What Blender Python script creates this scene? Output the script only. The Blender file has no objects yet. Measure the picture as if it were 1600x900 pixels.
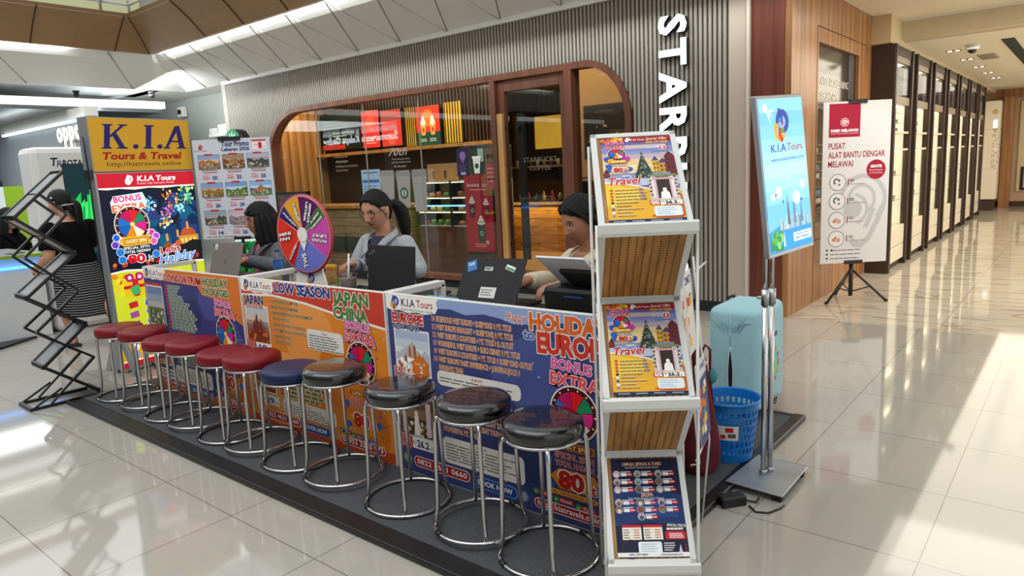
import bpy, math, random
from mathutils import Vector, Matrix, Quaternion
PI = math.pi
scn = bpy.context.scene
COL = scn.collection

# ------------------------------------------------------------------ camera, world, lights
cam_d = bpy.data.cameras.new('camera')
cam_d.sensor_width = 36.0
cam_d.lens = 1096.7 / 1600 * 36.0
cam_d.clip_start = 0.05
cam = bpy.data.objects.new('camera', cam_d)
COL.objects.link(cam)
_y, _p, _r = 0.6911, -0.167, -0.0503
cam.matrix_world = (Matrix.Translation((0, 0, 1.41)) @ Matrix.Rotation(_y, 4, 'Z') @ Matrix.Rotation(_p, 4, 'X')
                    @ Matrix(((1, 0, 0, 0), (0, 0, -1, 0), (0, 1, 0, 0), (0, 0, 0, 1))) @ Matrix.Rotation(_r, 4, 'Z'))
scn.camera = cam

scn.view_settings.view_transform = 'Standard'
scn.view_settings.look = 'None'
scn.view_settings.gamma = 1.0
scn.view_settings.use_curve_mapping = False
scn.view_settings.exposure = 0.0
scn.cycles.use_denoising = True
scn.cycles.max_bounces = 7
scn.cycles.transparent_max_bounces = 12
scn.cycles.sample_clamp_indirect = 10.0
scn.cycles.caustics_reflective = False
scn.cycles.caustics_refractive = False

wd = bpy.data.worlds.new('mall_air')
scn.world = wd
wd.use_nodes = True
wd.node_tree.nodes['Background'].inputs[0].default_value = (0.93, 0.97, 1.0, 1)
wd.node_tree.nodes['Background'].inputs[1].default_value = 0.95

def area(name, loc, size, power, col=(1, 1, 1), rot=(0, 0, 0), spread=180):
    d = bpy.data.lights.new(name, 'AREA')
    d.shape = 'RECTANGLE'
    d.size, d.size_y = size
    d.energy = power
    d.color = col
    d.spread = math.radians(spread)
    o = bpy.data.objects.new(name, d)
    o.location = loc
    o.rotation_euler = rot
    COL.objects.link(o)
    return o

area('atrium_light', (-3.2, -1.6, 6.5), (9, 5.5), 350, (1.0, 0.99, 0.96))
area('concourse_light', (-9.2, 2.6, 3.25), (2.4, 3.4), 50, (0.93, 0.98, 1.0))
area('corridor_light', (-0.2, 12.5, 2.60), (2.2, 11.0), 190, (1.0, 0.90, 0.74))
area('corridor_mouth_light', (-0.4, 7.6, 2.83), (2.2, 2.2), 36, (1.0, 0.92, 0.80))
area('cafe_light', (-7.6, 7.2, 2.80), (5.5, 1.2), 85, (1.0, 0.78, 0.52))
area('cafe_door_light', (-5.6, 9.0, 2.80), (2.6, 2.6), 75, (1.0, 0.74, 0.42))
area('service_strip_light', (-7.0, 9.42, 0.84), (1.8, 0.05), 9, (1.0, 0.70, 0.30), (math.radians(20), 0, 0))
area('cafe_wall_washer', (-10.35, 6.9, 2.78), (0.3, 0.8), 16, (1.0, 0.72, 0.40), (0, math.radians(40), 0))
area('band_cove_light', (-4.2, 5.222, 3.455), (13.6, 0.03), 215, (0.95, 1.0, 1.0), (math.radians(60), 0, 0))
area('band_cove_light_left', (-11.192, 0.4, 3.455), (0.03, 7.4), 120, (0.95, 1.0, 1.0), (0, math.radians(60), 0))
area('concourse_back_light', (-12.6, 5.3, 2.98), (2.6, 1.0), 165, (0.94, 0.99, 1.0), (math.radians(35), 0, 0))
area('canopy_cove_light', (-12.68, -0.5, 2.885), (0.1, 11.0), 45, (0.96, 1.0, 1.0), (math.radians(180), 0, 0))
area('phone_shop_light', (-14.6, 2.4, 2.66), (3.0, 3.0), 120, (0.94, 0.98, 1.0))
area('corridor_side_fill', (3.6, 12.0, 1.5), (2.4, 11.0), 150, (1.0, 0.92, 0.78), (0, math.radians(90), 0))  # unseen lamp added to brighten the corridor ceiling, cabinets and floor

# ------------------------------------------------------------------ materials
def lin(c):
    c = c / 255.0
    return c / 12.92 if c <= 0.04045 else ((c + 0.055) / 1.055) ** 2.4

def rgb(h):
    h = h.lstrip('#')
    return (lin(int(h[0:2], 16)), lin(int(h[2:4], 16)), lin(int(h[4:6], 16)), 1.0)

_M = {}
def M(name, col='#808080', rough=0.5, metal=0.0, emit=0.0, ecol=None, spec=0.5, noise=None, bump=None, coat=0.0):
    """plain procedural material; noise=(scale, amount[, stretch]) varies the colour, bump=(scale, strength)"""
    if name in _M:
        return _M[name]
    m = bpy.data.materials.new(name)
    m.use_nodes = True
    nt = m.node_tree
    b = nt.nodes['Principled BSDF']
    b.inputs['Base Color'].default_value = rgb(col)
    b.inputs['Roughness'].default_value = rough
    b.inputs['Metallic'].default_value = metal
    b.inputs['Specular IOR Level'].default_value = spec
    b.inputs['Coat Weight'].default_value = coat
    b.inputs['Coat Roughness'].default_value = 0.06
    if emit:
        b.inputs['Emission Color'].default_value = rgb(ecol or col)
        b.inputs['Emission Strength'].default_value = emit
    if noise or bump:
        tc = nt.nodes.new('ShaderNodeTexCoord')
    if noise:
        n = nt.nodes.new('ShaderNodeTexNoise')
        n.inputs['Scale'].default_value = noise[0]
        n.inputs['Detail'].default_value = 5
        if len(noise) > 2:
            mp = nt.nodes.new('ShaderNodeMapping')
            mp.inputs['Scale'].default_value = noise[2]
            nt.links.new(tc.outputs['Object'], mp.inputs[0])
            nt.links.new(mp.outputs[0], n.inputs[0])
        else:
            nt.links.new(tc.outputs['Object'], n.inputs[0])
        r = nt.nodes.new('ShaderNodeValToRGB')
        c = rgb(col)
        a = noise[1]
        r.color_ramp.elements[0].position = 0.3
        r.color_ramp.elements[1].position = 0.7
        r.color_ramp.elements[0].color = [max(0, x * (1 - a)) for x in c[:3]] + [1]
        r.color_ramp.elements[1].color = [min(1, x * (1 + a)) for x in c[:3]] + [1]
        nt.links.new(n.outputs[0], r.inputs[0])
        nt.links.new(r.outputs[0], b.inputs['Base Color'])
    if bump:
        n2 = nt.nodes.new('ShaderNodeTexNoise')
        n2.inputs['Scale'].default_value = bump[0]
        n2.inputs['Detail'].default_value = 4
        nt.links.new(tc.outputs['Object'], n2.inputs[0])
        bp = nt.nodes.new('ShaderNodeBump')
        bp.inputs['Strength'].default_value = bump[1]
        bp.inputs['Distance'].default_value = 0.01
        nt.links.new(n2.outputs[0], bp.inputs['Height'])
        nt.links.new(bp.outputs[0], b.inputs['Normal'])
    _M[name] = m
    return m

def glass_mat(name, tint=(1, 1, 1, 1), refl=1.0, rough=0.0):
    if name in _M:
        return _M[name]
    m = bpy.data.materials.new(name)
    m.use_nodes = True
    nt = m.node_tree
    nt.nodes.clear()
    out = nt.nodes.new('ShaderNodeOutputMaterial')
    mix = nt.nodes.new('ShaderNodeMixShader')
    t = nt.nodes.new('ShaderNodeBsdfTransparent')
    t.inputs[0].default_value = tint
    g = nt.nodes.new('ShaderNodeBsdfGlossy')
    g.inputs['Roughness'].default_value = rough
    lw = nt.nodes.new('ShaderNodeLayerWeight')
    lw.inputs[0].default_value = 0.5
    pw = nt.nodes.new('ShaderNodeMath')
    pw.operation = 'POWER'
    pw.inputs[1].default_value = 5.0
    nt.links.new(lw.outputs['Facing'], pw.inputs[0])
    ml = nt.nodes.new('ShaderNodeMath')
    ml.operation = 'MULTIPLY_ADD'
    ml.inputs[1].default_value = 0.9 * refl
    ml.inputs[2].default_value = 0.045 * refl
    nt.links.new(pw.outputs[0], ml.inputs[0])
    nt.links.new(ml.outputs[0], mix.inputs[0])
    nt.links.new(t.outputs[0], mix.inputs[1])
    nt.links.new(g.outputs[0], mix.inputs[2])
    nt.links.new(mix.outputs[0], out.inputs[0])
    _M[name] = m
    return m

def ink(h, lit=0.0):
    """printing ink of a flat colour; lit > 0 for back-lit sheets and screens"""
    return M('ink_%s_%s' % (h.lstrip('#'), lit), h, 0.5, emit=lit, spec=0.22)

# ------------------------------------------------------------------ geometry collector
class G:
    def __init__(s):
        s.v, s.f, s.m, s.sm, s.mats = [], [], [], [], []

    def mi(s, mat):
        if mat not in s.mats:
            s.mats.append(mat)
        return s.mats.index(mat)

    def add(s, vs, fs, mat, smooth=False, T=None):
        o = len(s.v)
        if T is not None:
            vs = [T @ Vector(p) for p in vs]
        s.v += [tuple(p) for p in vs]
        k = s.mi(mat)
        for f in fs:
            s.f.append([i + o for i in f])
            s.m.append(k)
            s.sm.append(smooth)
        return s

    def box(s, x0, y0, z0, x1, y1, z1, mat, T=None):
        vs = [(x0, y0, z0), (x1, y0, z0), (x1, y1, z0), (x0, y1, z0), (x0, y0, z1), (x1, y0, z1), (x1, y1, z1), (x0, y1, z1)]
        return s.add(vs, [(0, 3, 2, 1), (4, 5, 6, 7), (0, 1, 5, 4), (1, 2, 6, 5), (2, 3, 7, 6), (3, 0, 4, 7)], mat, T=T)

    def bar(s, p, q, w, h, mat, up=(0, 0, 1)):
        p, q, up = Vector(p), Vector(q), Vector(up)
        d = (q - p).normalized()
        a = d.cross(up)
        if a.length < 1e-4:
            a = d.cross(Vector((1, 0, 0)))
        a.normalize()
        b = a.cross(d).normalized()
        a, b = a * w / 2, b * h / 2
        vs = [p - a - b, p + a - b, p + a + b, p - a + b, q - a - b, q + a - b, q + a + b, q - a + b]
        return s.add(vs, [(0, 3, 2, 1), (4, 5, 6, 7), (0, 1, 5, 4), (1, 2, 6, 5), (2, 3, 7, 6), (3, 0, 4, 7)], mat)

    def tube(s, pts, r, mat, seg=10, closed=False, flat=1.0, caps=True, upv=(0, 0, 1)):
        pts = [Vector(p) for p in pts]
        n = len(pts)
        rr = r if isinstance(r, (list, tuple)) else [r] * n
        vs, fs = [], []
        up = Vector(upv)
        prev = None
        for i in range(n):
            if closed:
                d = pts[(i + 1) % n] - pts[i - 1]
            else:
                d = pts[min(i + 1, n - 1)] - pts[max(i - 1, 0)]
            d.normalize()
            if prev is None:
                a = d.cross(up)
                if a.length < 1e-3:
                    a = d.cross(Vector((0, 1, 0)))
                if a.length < 1e-3:
                    a = d.cross(Vector((1, 0, 0)))
            else:
                a = prev - d * prev.dot(d)
            a.normalize()
            prev = a
            b = d.cross(a)
            for k in range(seg):
                t = 2 * PI * k / seg
                vs.append(pts[i] + a * (math.cos(t) * rr[i]) + b * (math.sin(t) * rr[i] * flat))
        m = n if closed else n - 1
        for i in range(m):
            for k in range(seg):
                a0, a1 = i * seg + k, i * seg + (k + 1) % seg
                b0, b1 = ((i + 1) % n) * seg + k, ((i + 1) % n) * seg + (k + 1) % seg
                fs.append((a0, a1, b1, b0))
        s.add(vs, fs, mat, True)
        if caps and not closed:
            o = len(s.v) - n * seg
            k = s.mi(mat)
            s.f.append([o + i for i in range(seg)][::-1]); s.m.append(k); s.sm.append(False)
            s.f.append([o + (n - 1) * seg + i for i in range(seg)]); s.m.append(k); s.sm.append(False)
        return s

    def lathe(s, prof, mat, seg=32, T=None, smooth=True):
        n = len(prof)
        vs, fs = [], []
        for (r, z) in prof:
            for k in range(seg):
                t = 2 * PI * k / seg
                vs.append((r * math.cos(t), r * math.sin(t), z))
        for i in range(n - 1):
            for k in range(seg):
                fs.append((i * seg + k, i * seg + (k + 1) % seg, (i + 1) * seg + (k + 1) % seg, (i + 1) * seg + k))
        return s.add(vs, fs, mat, smooth, T)

    def prism(s, poly, d0, d1, mat, axis='y'):
        """2-D polygon (a, b) pushed from d0 to d1; axis y: a=x b=z; axis x: a=y b=z; axis z: a=x b=y"""
        def P(a, b, d):
            return (a, d, b) if axis == 'y' else (d, a, b) if axis == 'x' else (a, b, d)
        n = len(poly)
        vs = [P(a, b, d0) for a, b in poly] + [P(a, b, d1) for a, b in poly]
        fs = [list(range(n))[::-1], list(range(n, 2 * n))] + [(i, (i + 1) % n, n + (i + 1) % n, n + i) for i in range(n)]
        return s.add(vs, fs, mat)

    def ball(s, c, r, mat, seg=16, T=None):
        if not isinstance(r, (tuple, list)):
            r = (r, r, r)
        n = seg // 2
        vs, fs = [], []
        for i in range(n + 1):
            ph = -PI / 2 + PI * i / n
            for k in range(seg):
                t = 2 * PI * k / seg
                vs.append((c[0] + r[0] * math.cos(ph) * math.cos(t), c[1] + r[1] * math.cos(ph) * math.sin(t), c[2] + r[2] * math.sin(ph)))
        for i in range(n):
            for k in range(seg):
                fs.append((i * seg + k, i * seg + (k + 1) % seg, (i + 1) * seg + (k + 1) % seg, (i + 1) * seg + k))
        return s.add(vs, fs, mat, True, T)

    def build(s, name, parent=None, loc=None, rot=None, bevel=0.0, mat=None):
        me = bpy.data.meshes.new(name)
        me.from_pydata(s.v, [], s.f)
        for mt in s.mats:
            me.materials.append(mt)
        me.polygons.foreach_set('material_index', s.m)
        me.polygons.foreach_set('use_smooth', s.sm)
        me.update()
        o = bpy.data.objects.new(name, me)
        COL.objects.link(o)
        if parent is not None:
            o.parent = parent
        if mat is not None:
            o.matrix_local = mat
        if loc is not None:
            o.location = loc
        if rot is not None:
            o.rotation_euler = rot
        if bevel:
            b = o.modifiers.new('bevel', 'BEVEL')
            b.width = bevel
            b.segments = 2
            b.limit_method = 'ANGLE'
        return o

def thing(name, label, cat, loc=(0, 0, 0), rz=0.0, group=None, mat=None):
    o = bpy.data.objects.new(name, None)
    o.empty_display_size = 0.1
    COL.objects.link(o)
    if mat is not None:
        o.matrix_world = mat
    else:
        o.location = loc
        o.rotation_euler = (0, 0, rz)
    return tag(o, label, cat, group)

def tag(o, label, cat, group=None, kind=None):
    o['label'] = label
    o['category'] = cat
    if group:
        o['group'] = group
    if kind:
        o['kind'] = kind
    return o

def struct(o, label=None):
    o['kind'] = 'structure'
    if label:
        o['label'] = label
    return o

def dup(root, loc=None, rz=None, label=None, group=None, mat=None):
    r = root.copy()
    COL.objects.link(r)
    if mat is not None:
        r.matrix_world = mat
    if loc is not None:
        r.location = loc
    if rz is not None:
        r.rotation_euler = (0, 0, rz)
    if label:
        r['label'] = label
    if group:
        r['group'] = group
    for ch in list(root.children):
        c = ch.copy()
        COL.objects.link(c)
        c.parent = r
        for g in list(ch.children):
            d = g.copy()
            COL.objects.link(d)
            d.parent = c
    return r

def basis(o, u, v=None, n=None):
    """matrix with local x=u, local z=up-ish v, local y = away from the viewer"""
    u = Vector(u).normalized()
    v = Vector(v or (0, 0, 1))
    v = (v - u * v.dot(u)).normalized()
    y = v.cross(u)
    m = Matrix(((u.x, y.x, v.x, o[0]), (u.y, y.y, v.y, o[1]), (u.z, y.z, v.z, o[2]), (0, 0, 0, 1)))
    return m

# ------------------------------------------------------------------ printed sheets
_T = {}
def text_mesh(s, bold=0.0, shear=0.0):
    k = (s, bold, shear)
    if k in _T:
        return _T[k]
    c = bpy.data.curves.new('lettering', 'FONT')
    c.body = s
    c.size = 1.0
    c.resolution_u = 2
    c.offset = bold
    c.shear = shear
    o = bpy.data.objects.new('lettering', c)
    me = bpy.data.meshes.new_from_object(o)
    vs = [(v.co.x, v.co.y) for v in me.vertices]
    fs = [list(p.vertices) for p in me.polygons]
    bpy.data.objects.remove(o)
    bpy.data.curves.remove(c)
    bpy.data.meshes.remove(me)
    if not vs:
        vs, fs = [(0, 0), (1, 0), (1, 1)], []
    x0, x1 = min(p[0] for p in vs), max(p[0] for p in vs)
    _T[k] = (vs, fs, x0, x1)
    return _T[k]

class Ink:
    """draws flat shapes on a sheet of W x H metres; (u, v) runs 0..1 from the top-left corner.
    The sheet lies in local x (right) / z (up), its face towards -y; origin at the bottom centre."""
    def __init__(s, W, H, lit=0.0, y=0.0, step=0.0003):
        s.W, s.H, s.lit, s.y, s.step = W, H, lit, y, step
        s.g = G()
        s.used = []

    def _d(s, pts):
        """each shape lies one thin layer above whatever print it covers"""
        x0, x1 = min(p[0] for p in pts), max(p[0] for p in pts)
        z0, z1 = min(p[1] for p in pts), max(p[1] for p in pts)
        n = 1 + max([q[4] for q in s.used if q[0] < x1 and q[1] > x0 and q[2] < z1 and q[3] > z0] or [0])
        s.used.append((x0, x1, z0, z1, n))
        return s.y - n * s.step

    def P(s, u, v):
        return ((u - 0.5) * s.W, (1 - v) * s.H)

    def raw(s, pts, fs, col, T=None):
        d = s._d(pts)
        s.g.add([(p[0], d, p[1]) for p in pts], fs, ink(col, s.lit) if isinstance(col, str) else col)

    def poly(s, uv, col):
        pts = [s.P(u, v) for u, v in uv]
        s.raw(pts, [list(range(len(pts)))], col)

    def rect(s, u0, v0, u1, v1, col, r=0.0, rot=0.0):
        if r <= 0 and not rot:
            return s.poly([(u0, v1), (u1, v1), (u1, v0), (u0, v0)], col)
        (x0, z1), (x1, z0) = s.P(u0, v0), s.P(u1, v1)
        r = min(r, (x1 - x0) / 2.01, (z1 - z0) / 2.01)
        pts = []
        for cx, cz, a in ((x1 - r, z0 + r, -90), (x1 - r, z1 - r, 0), (x0 + r, z1 - r, 90), (x0 + r, z0 + r, 180)):
            for k in range(5 if r > 0 else 1):
                t = math.radians(a + 22.5 * k)
                pts.append((cx + r * math.cos(t), cz + r * math.sin(t)))
        if rot:
            cx, cz = (x0 + x1) / 2, (z0 + z1) / 2
            c, sn = math.cos(rot), math.sin(rot)
            pts = [(cx + (x - cx) * c - (z - cz) * sn, cz + (x - cx) * sn + (z - cz) * c) for x, z in pts]
        s.raw(pts, [list(range(len(pts)))], col)

    def circ(s, u, v, r, col, n=24, ry=None, a0=0, a1=360):
        cx, cz = s.P(u, v)
        ry = ry or r
        pts = [(cx + r * math.cos(math.radians(a0 + (a1 - a0) * k / n)), cz + ry * math.sin(math.radians(a0 + (a1 - a0) * k / n))) for k in range(n + (0 if a1 - a0 >= 360 else 1))]
        if a1 - a0 < 360:
            pts.append((cx, cz))
        s.raw(pts, [list(range(len(pts)))], col)

    def ring(s, u, v, r0, r1, col, n=28, a0=0, a1=360, sy=1.0):
        cx, cz = s.P(u, v)
        pts = []
        for k in range(n + 1):
            t = math.radians(a0 + (a1 - a0) * k / n)
            pts += [(cx + r0 * math.cos(t), cz + r0 * math.sin(t) * sy), (cx + r1 * math.cos(t), cz + r1 * math.sin(t) * sy)]
        s.raw(pts, [(2 * k, 2 * k + 1, 2 * k + 3, 2 * k + 2) for k in range(n)], col)

    def text(s, t, u, v, h, col, w=None, bold=0.0, shear=0.0, stroke=None, sw=0.035, al='L', rot=0.0, stroke2=None):
        """h = cap height and w = width as fractions of the sheet's height and width; v = baseline"""
        vs, fs, x0, x1 = text_mesh(t, bold, shear)
        H = h * s.H / 0.70
        k = H
        kx = (w * s.W / (x1 - x0)) if w else H
        bx, bz = s.P(u, v)
        wd = (x1 - x0) * kx
        sh = {'L': 0, 'C': -wd / 2, 'R': -wd}[al]
        c, sn = math.cos(rot), math.sin(rot)
        def tr(vv):
            out = []
            for (x, y) in vv:
                X, Z = (x - x0) * kx + sh, y * k
                out.append((bx + X * c - Z * sn, bz + X * sn + Z * c))
            return out
        for st, ww in ((stroke2, sw * 2.1), (stroke, sw)):
            if st:
                a, b, _, _ = text_mesh(t, bold + ww, shear)
                s.raw(tr(a), b, st)
        s.raw(tr(vs), fs, col)

    def lines(s, u, v, w, n, dv, h, col, seed=0, jag=0.25, words=True):
        """rows of print too small to read: short dashes"""
        rnd = random.Random(seed)
        for i in range(n):
            x, end = u, u + w * (1 - jag * rnd.random())
            while x < end:
                l = (0.10 + 0.12 * rnd.random()) * w if words else end - x
                s.rect(x, v + i * dv - h, min(x + l, end), v + i * dv, col)
                x += l + 0.02 * w

    def photo(s, u0, v0, u1, v1, sky, ridge, ground, blobs, seed=0, frame=None, bld=None):
        rnd = random.Random(seed)
        if frame:
            e = 0.006
            s.rect(u0 - e, v0 - e * s.W / s.H, u1 + e, v1 + e * s.W / s.H, frame)
        du, dv = u1 - u0, v1 - v0
        nb = len(sky)
        for i, c in enumerate(sky):
            s.rect(u0, v0 + dv * 0.6 * i / nb, u1, v0 + dv * (0.6 * (i + 1) / nb + 0.05), c)
        s.rect(u0, v0 + dv * 0.55, u1, v1, ground)
        if ridge:
            pts = [(u0, v0 + dv * 0.7)] + [(u0 + du * k / 9, v0 + dv * (0.30 + 0.28 * rnd.random())) for k in range(10)] + [(u1, v0 + dv * 0.7)]
            s.poly(pts[::-1], ridge)
        if bld:
            for k in range(7):
                a = u0 + du * (0.25 + 0.07 * k + 0.02 * rnd.random())
                t = v0 + dv * (0.25 + 0.3 * abs(k - 3) / 3 + 0.1 * rnd.random())
                s.poly([(a, v0 + dv * 0.75), (a + du * 0.07, v0 + dv * 0.75), (a + du * 0.07, t), (a + du * 0.035, t - dv * 0.09), (a, t)], bld[k % len(bld)])
        for k in range(26):
            a, b = u0 + du * (0.04 + 0.92 * rnd.random()), v0 + dv * (0.64 + 0.33 * rnd.random())
            r = 0.028 + 0.04 * rnd.random()
            s.circ(a, b, min(r * du * s.W, 0.4 * min(a - u0, u1 - a) * s.W + 1e-4), blobs[k % len(blobs)], 7, ry=min(r * dv * s.H * 1.1, (v1 - b) * s.H * 0.9 + 1e-4))

    def swirl(s, u, v, r, mono=None):
        """the travel firm's emblem: twisted ribbons of blue, gold, red and green"""
        cs = [mono] * 5 if mono else ['#3b4c9c', '#d9a441', '#c0392b', '#5a8f3c', '#7fa8d8']
        cx, cz = s.P(u, v)
        du, dv = 1 / s.W, 1 / s.H
        s.ring(u - 0.15 * r * du, v + 0.35 * r * dv, 0.32 * r, 0.72 * r, cs[1], 20, 100, 350)
        s.ring(u + 0.25 * r * du, v - 0.25 * r * dv, 0.38 * r, 0.80 * r, cs[0], 20, -80, 190)
        s.ring(u + 0.1 * r * du, v + 0.1 * r * dv, 0.12 * r, 0.42 * r, cs[3], 16, 150, 320)
        s.ring(u + 0.45 * r * du, v + 0.45 * r * dv, 0.5 * r, 0.8 * r, cs[2], 16, 100, 240)
        s.ring(u - 0.42 * r * du, v - 0.5 * r * dv, 0.45 * r, 0.72 * r, cs[0], 16, -50, 70)
        s.circ(u - 0.1 * r * du, v - 0.05 * r * dv, 0.22 * r, cs[4], 12)

    def spin(s, u, v, r, dark='#4a1020'):
        """prize wheel picture"""
        s.circ(u, v, r * 1.13, '#f4ece0', 28)
        s.circ(u, v, r * 1.07, dark, 28)
        cs = ['#1f8a5b', '#e0202a', '#c2185b', '#1f6fc4', '#1763b8', '#e08a1e', '#f2e6c0', '#d6248a']
        for k in range(8):
            s.circ(u, v, r * 0.88, cs[k], 5, a0=k * 45 + 12, a1=k * 45 + 55)
        for k in range(14):
            t = 2 * PI * k / 14
            s.circ(u + r * 0.97 * math.cos(t) / s.W, v + r * 0.97 * math.sin(t) / s.H, r * 0.045, '#ffe9a0', 6)
        s.circ(u, v, r * 0.16, '#f4c430', 12)
        s.circ(u, v, r * 0.07, '#fff3c0', 8)

    def bonus(s, u, v, k, aspect):
        """BONUS EXTRA title, wheel and LUCKY SPIN plate; k = width in sheet units"""
        hv = k * aspect
        s.text('BONUS', u, v, hv * 0.17, '#e8559a', w=k * 0.80, bold=0.03, stroke='#f6dbe8', sw=0.05, al='C', stroke2='#5a2a70', rot=-0.06)
        s.text('EXTRA', u + 0.01, v + hv * 0.28, hv * 0.21, '#e8554a', w=k * 0.98, bold=0.03, stroke='#f9d6e6', sw=0.05, al='C', stroke2='#5a2a90', rot=-0.06)

    def build(s, name, parent=None, **kw):
        return s.g.build(name, parent, **kw)
# ------------------------------------------------------------------ the setting
def node_floor(name, col, grout, x0, y0, per, rough=0.09, vein=None, bumpy=False):
    m = bpy.data.materials.new(name)
    m.use_nodes = True
    nt = m.node_tree
    L = nt.links.new
    b = nt.nodes['Principled BSDF']
    tc = nt.nodes.new('ShaderNodeTexCoord')
    sp = nt.nodes.new('ShaderNodeSeparateXYZ')
    L(tc.outputs['Object'], sp.inputs[0])
    ds, cells = [], []
    for ax, off in (('X', x0), ('Y', y0)):
        s = nt.nodes.new('ShaderNodeMath'); s.operation = 'SUBTRACT'; s.inputs[1].default_value = off
        L(sp.outputs[ax], s.inputs[0])
        p = nt.nodes.new('ShaderNodeMath'); p.operation = 'PINGPONG'; p.inputs[1].default_value = per / 2
        L(s.outputs[0], p.inputs[0])
        d = nt.nodes.new('ShaderNodeMath'); d.operation = 'DIVIDE'; d.inputs[1].default_value = per
        L(s.outputs[0], d.inputs[0])
        fl = nt.nodes.new('ShaderNodeMath'); fl.operation = 'FLOOR'
        L(d.outputs[0], fl.inputs[0])
        ds.append(p); cells.append(fl)
    mn = nt.nodes.new('ShaderNodeMath'); mn.operation = 'MINIMUM'
    L(ds[0].outputs[0], mn.inputs[0]); L(ds[1].outputs[0], mn.inputs[1])
    lt = nt.nodes.new('ShaderNodeMath'); lt.operation = 'LESS_THAN'; lt.inputs[1].default_value = 0.0021
    L(mn.outputs[0], lt.inputs[0])
    cb = nt.nodes.new('ShaderNodeCombineXYZ')
    L(cells[0].outputs[0], cb.inputs[0]); L(cells[1].outputs[0], cb.inputs[1])
    wn = nt.nodes.new('ShaderNodeTexWhiteNoise')
    L(cb.outputs[0], wn.inputs[0])
    no = nt.nodes.new('ShaderNodeTexNoise'); no.inputs['Scale'].default_value = 2.2; no.inputs['Detail'].default_value = 6
    L(tc.outputs['Object'], no.inputs[0])
    mx = nt.nodes.new('ShaderNodeMix'); mx.data_type = 'RGBA'
    c = rgb(col)
    mx.inputs[6].default_value = [x * 0.93 for x in c[:3]] + [1]
    mx.inputs[7].default_value = [min(1, x * 1.05) for x in c[:3]] + [1]
    av = nt.nodes.new('ShaderNodeMath'); av.operation = 'MULTIPLY_ADD'; av.inputs[1].default_value = 0.5
    L(wn.outputs[0], av.inputs[0])
    hf = nt.nodes.new('ShaderNodeMath'); hf.operation = 'MULTIPLY'; hf.inputs[1].default_value = 0.5
    L(no.outputs[0], hf.inputs[0]); L(hf.outputs[0], av.inputs[2])
    L(av.outputs[0], mx.inputs[0])
    last = mx.outputs[2]
    if vein:
        mp = nt.nodes.new('ShaderNodeMapping')
        mp.inputs['Rotation'].default_value = (0, 0, 0.7)
        mp.inputs['Scale'].default_value = (0.5, 2.0, 1)
        L(tc.outputs['Object'], mp.inputs[0])
        ad = nt.nodes.new('ShaderNodeVectorMath'); ad.operation = 'ADD'
        L(mp.outputs[0], ad.inputs[0]); L(wn.outputs[1], ad.inputs[1])
        vn = nt.nodes.new('ShaderNodeTexNoise'); vn.inputs['Scale'].default_value = 2.0; vn.inputs['Detail'].default_value = 7
        vn.inputs['Distortion'].default_value = 0.6
        L(ad.outputs[0], vn.inputs[0])
        rp = nt.nodes.new('ShaderNodeValToRGB')
        e = rp.color_ramp.elements
        e[0].position = 0.47; e[0].color = (0, 0, 0, 1)
        e[1].position = 0.53; e[1].color = (0, 0, 0, 1)
        n3 = e.new(0.50); n3.color = (0.75, 0.75, 0.75, 1)
        L(vn.outputs[0], rp.inputs[0])
        m2 = nt.nodes.new('ShaderNodeMix'); m2.data_type = 'RGBA'
        L(rp.outputs[0], m2.inputs[0]); L(last, m2.inputs[6]); m2.inputs[7].default_value = rgb(vein)
        last = m2.outputs[2]
    m3 = nt.nodes.new('ShaderNodeMix'); m3.data_type = 'RGBA'
    L(lt.outputs[0], m3.inputs[0]); L(last, m3.inputs[6]); m3.inputs[7].default_value = rgb(grout)
    L(m3.outputs[2], b.inputs['Base Color'])
    b.inputs['Roughness'].default_value = rough
    b.inputs['Specular IOR Level'].default_value = 0.6
    return m

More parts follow.
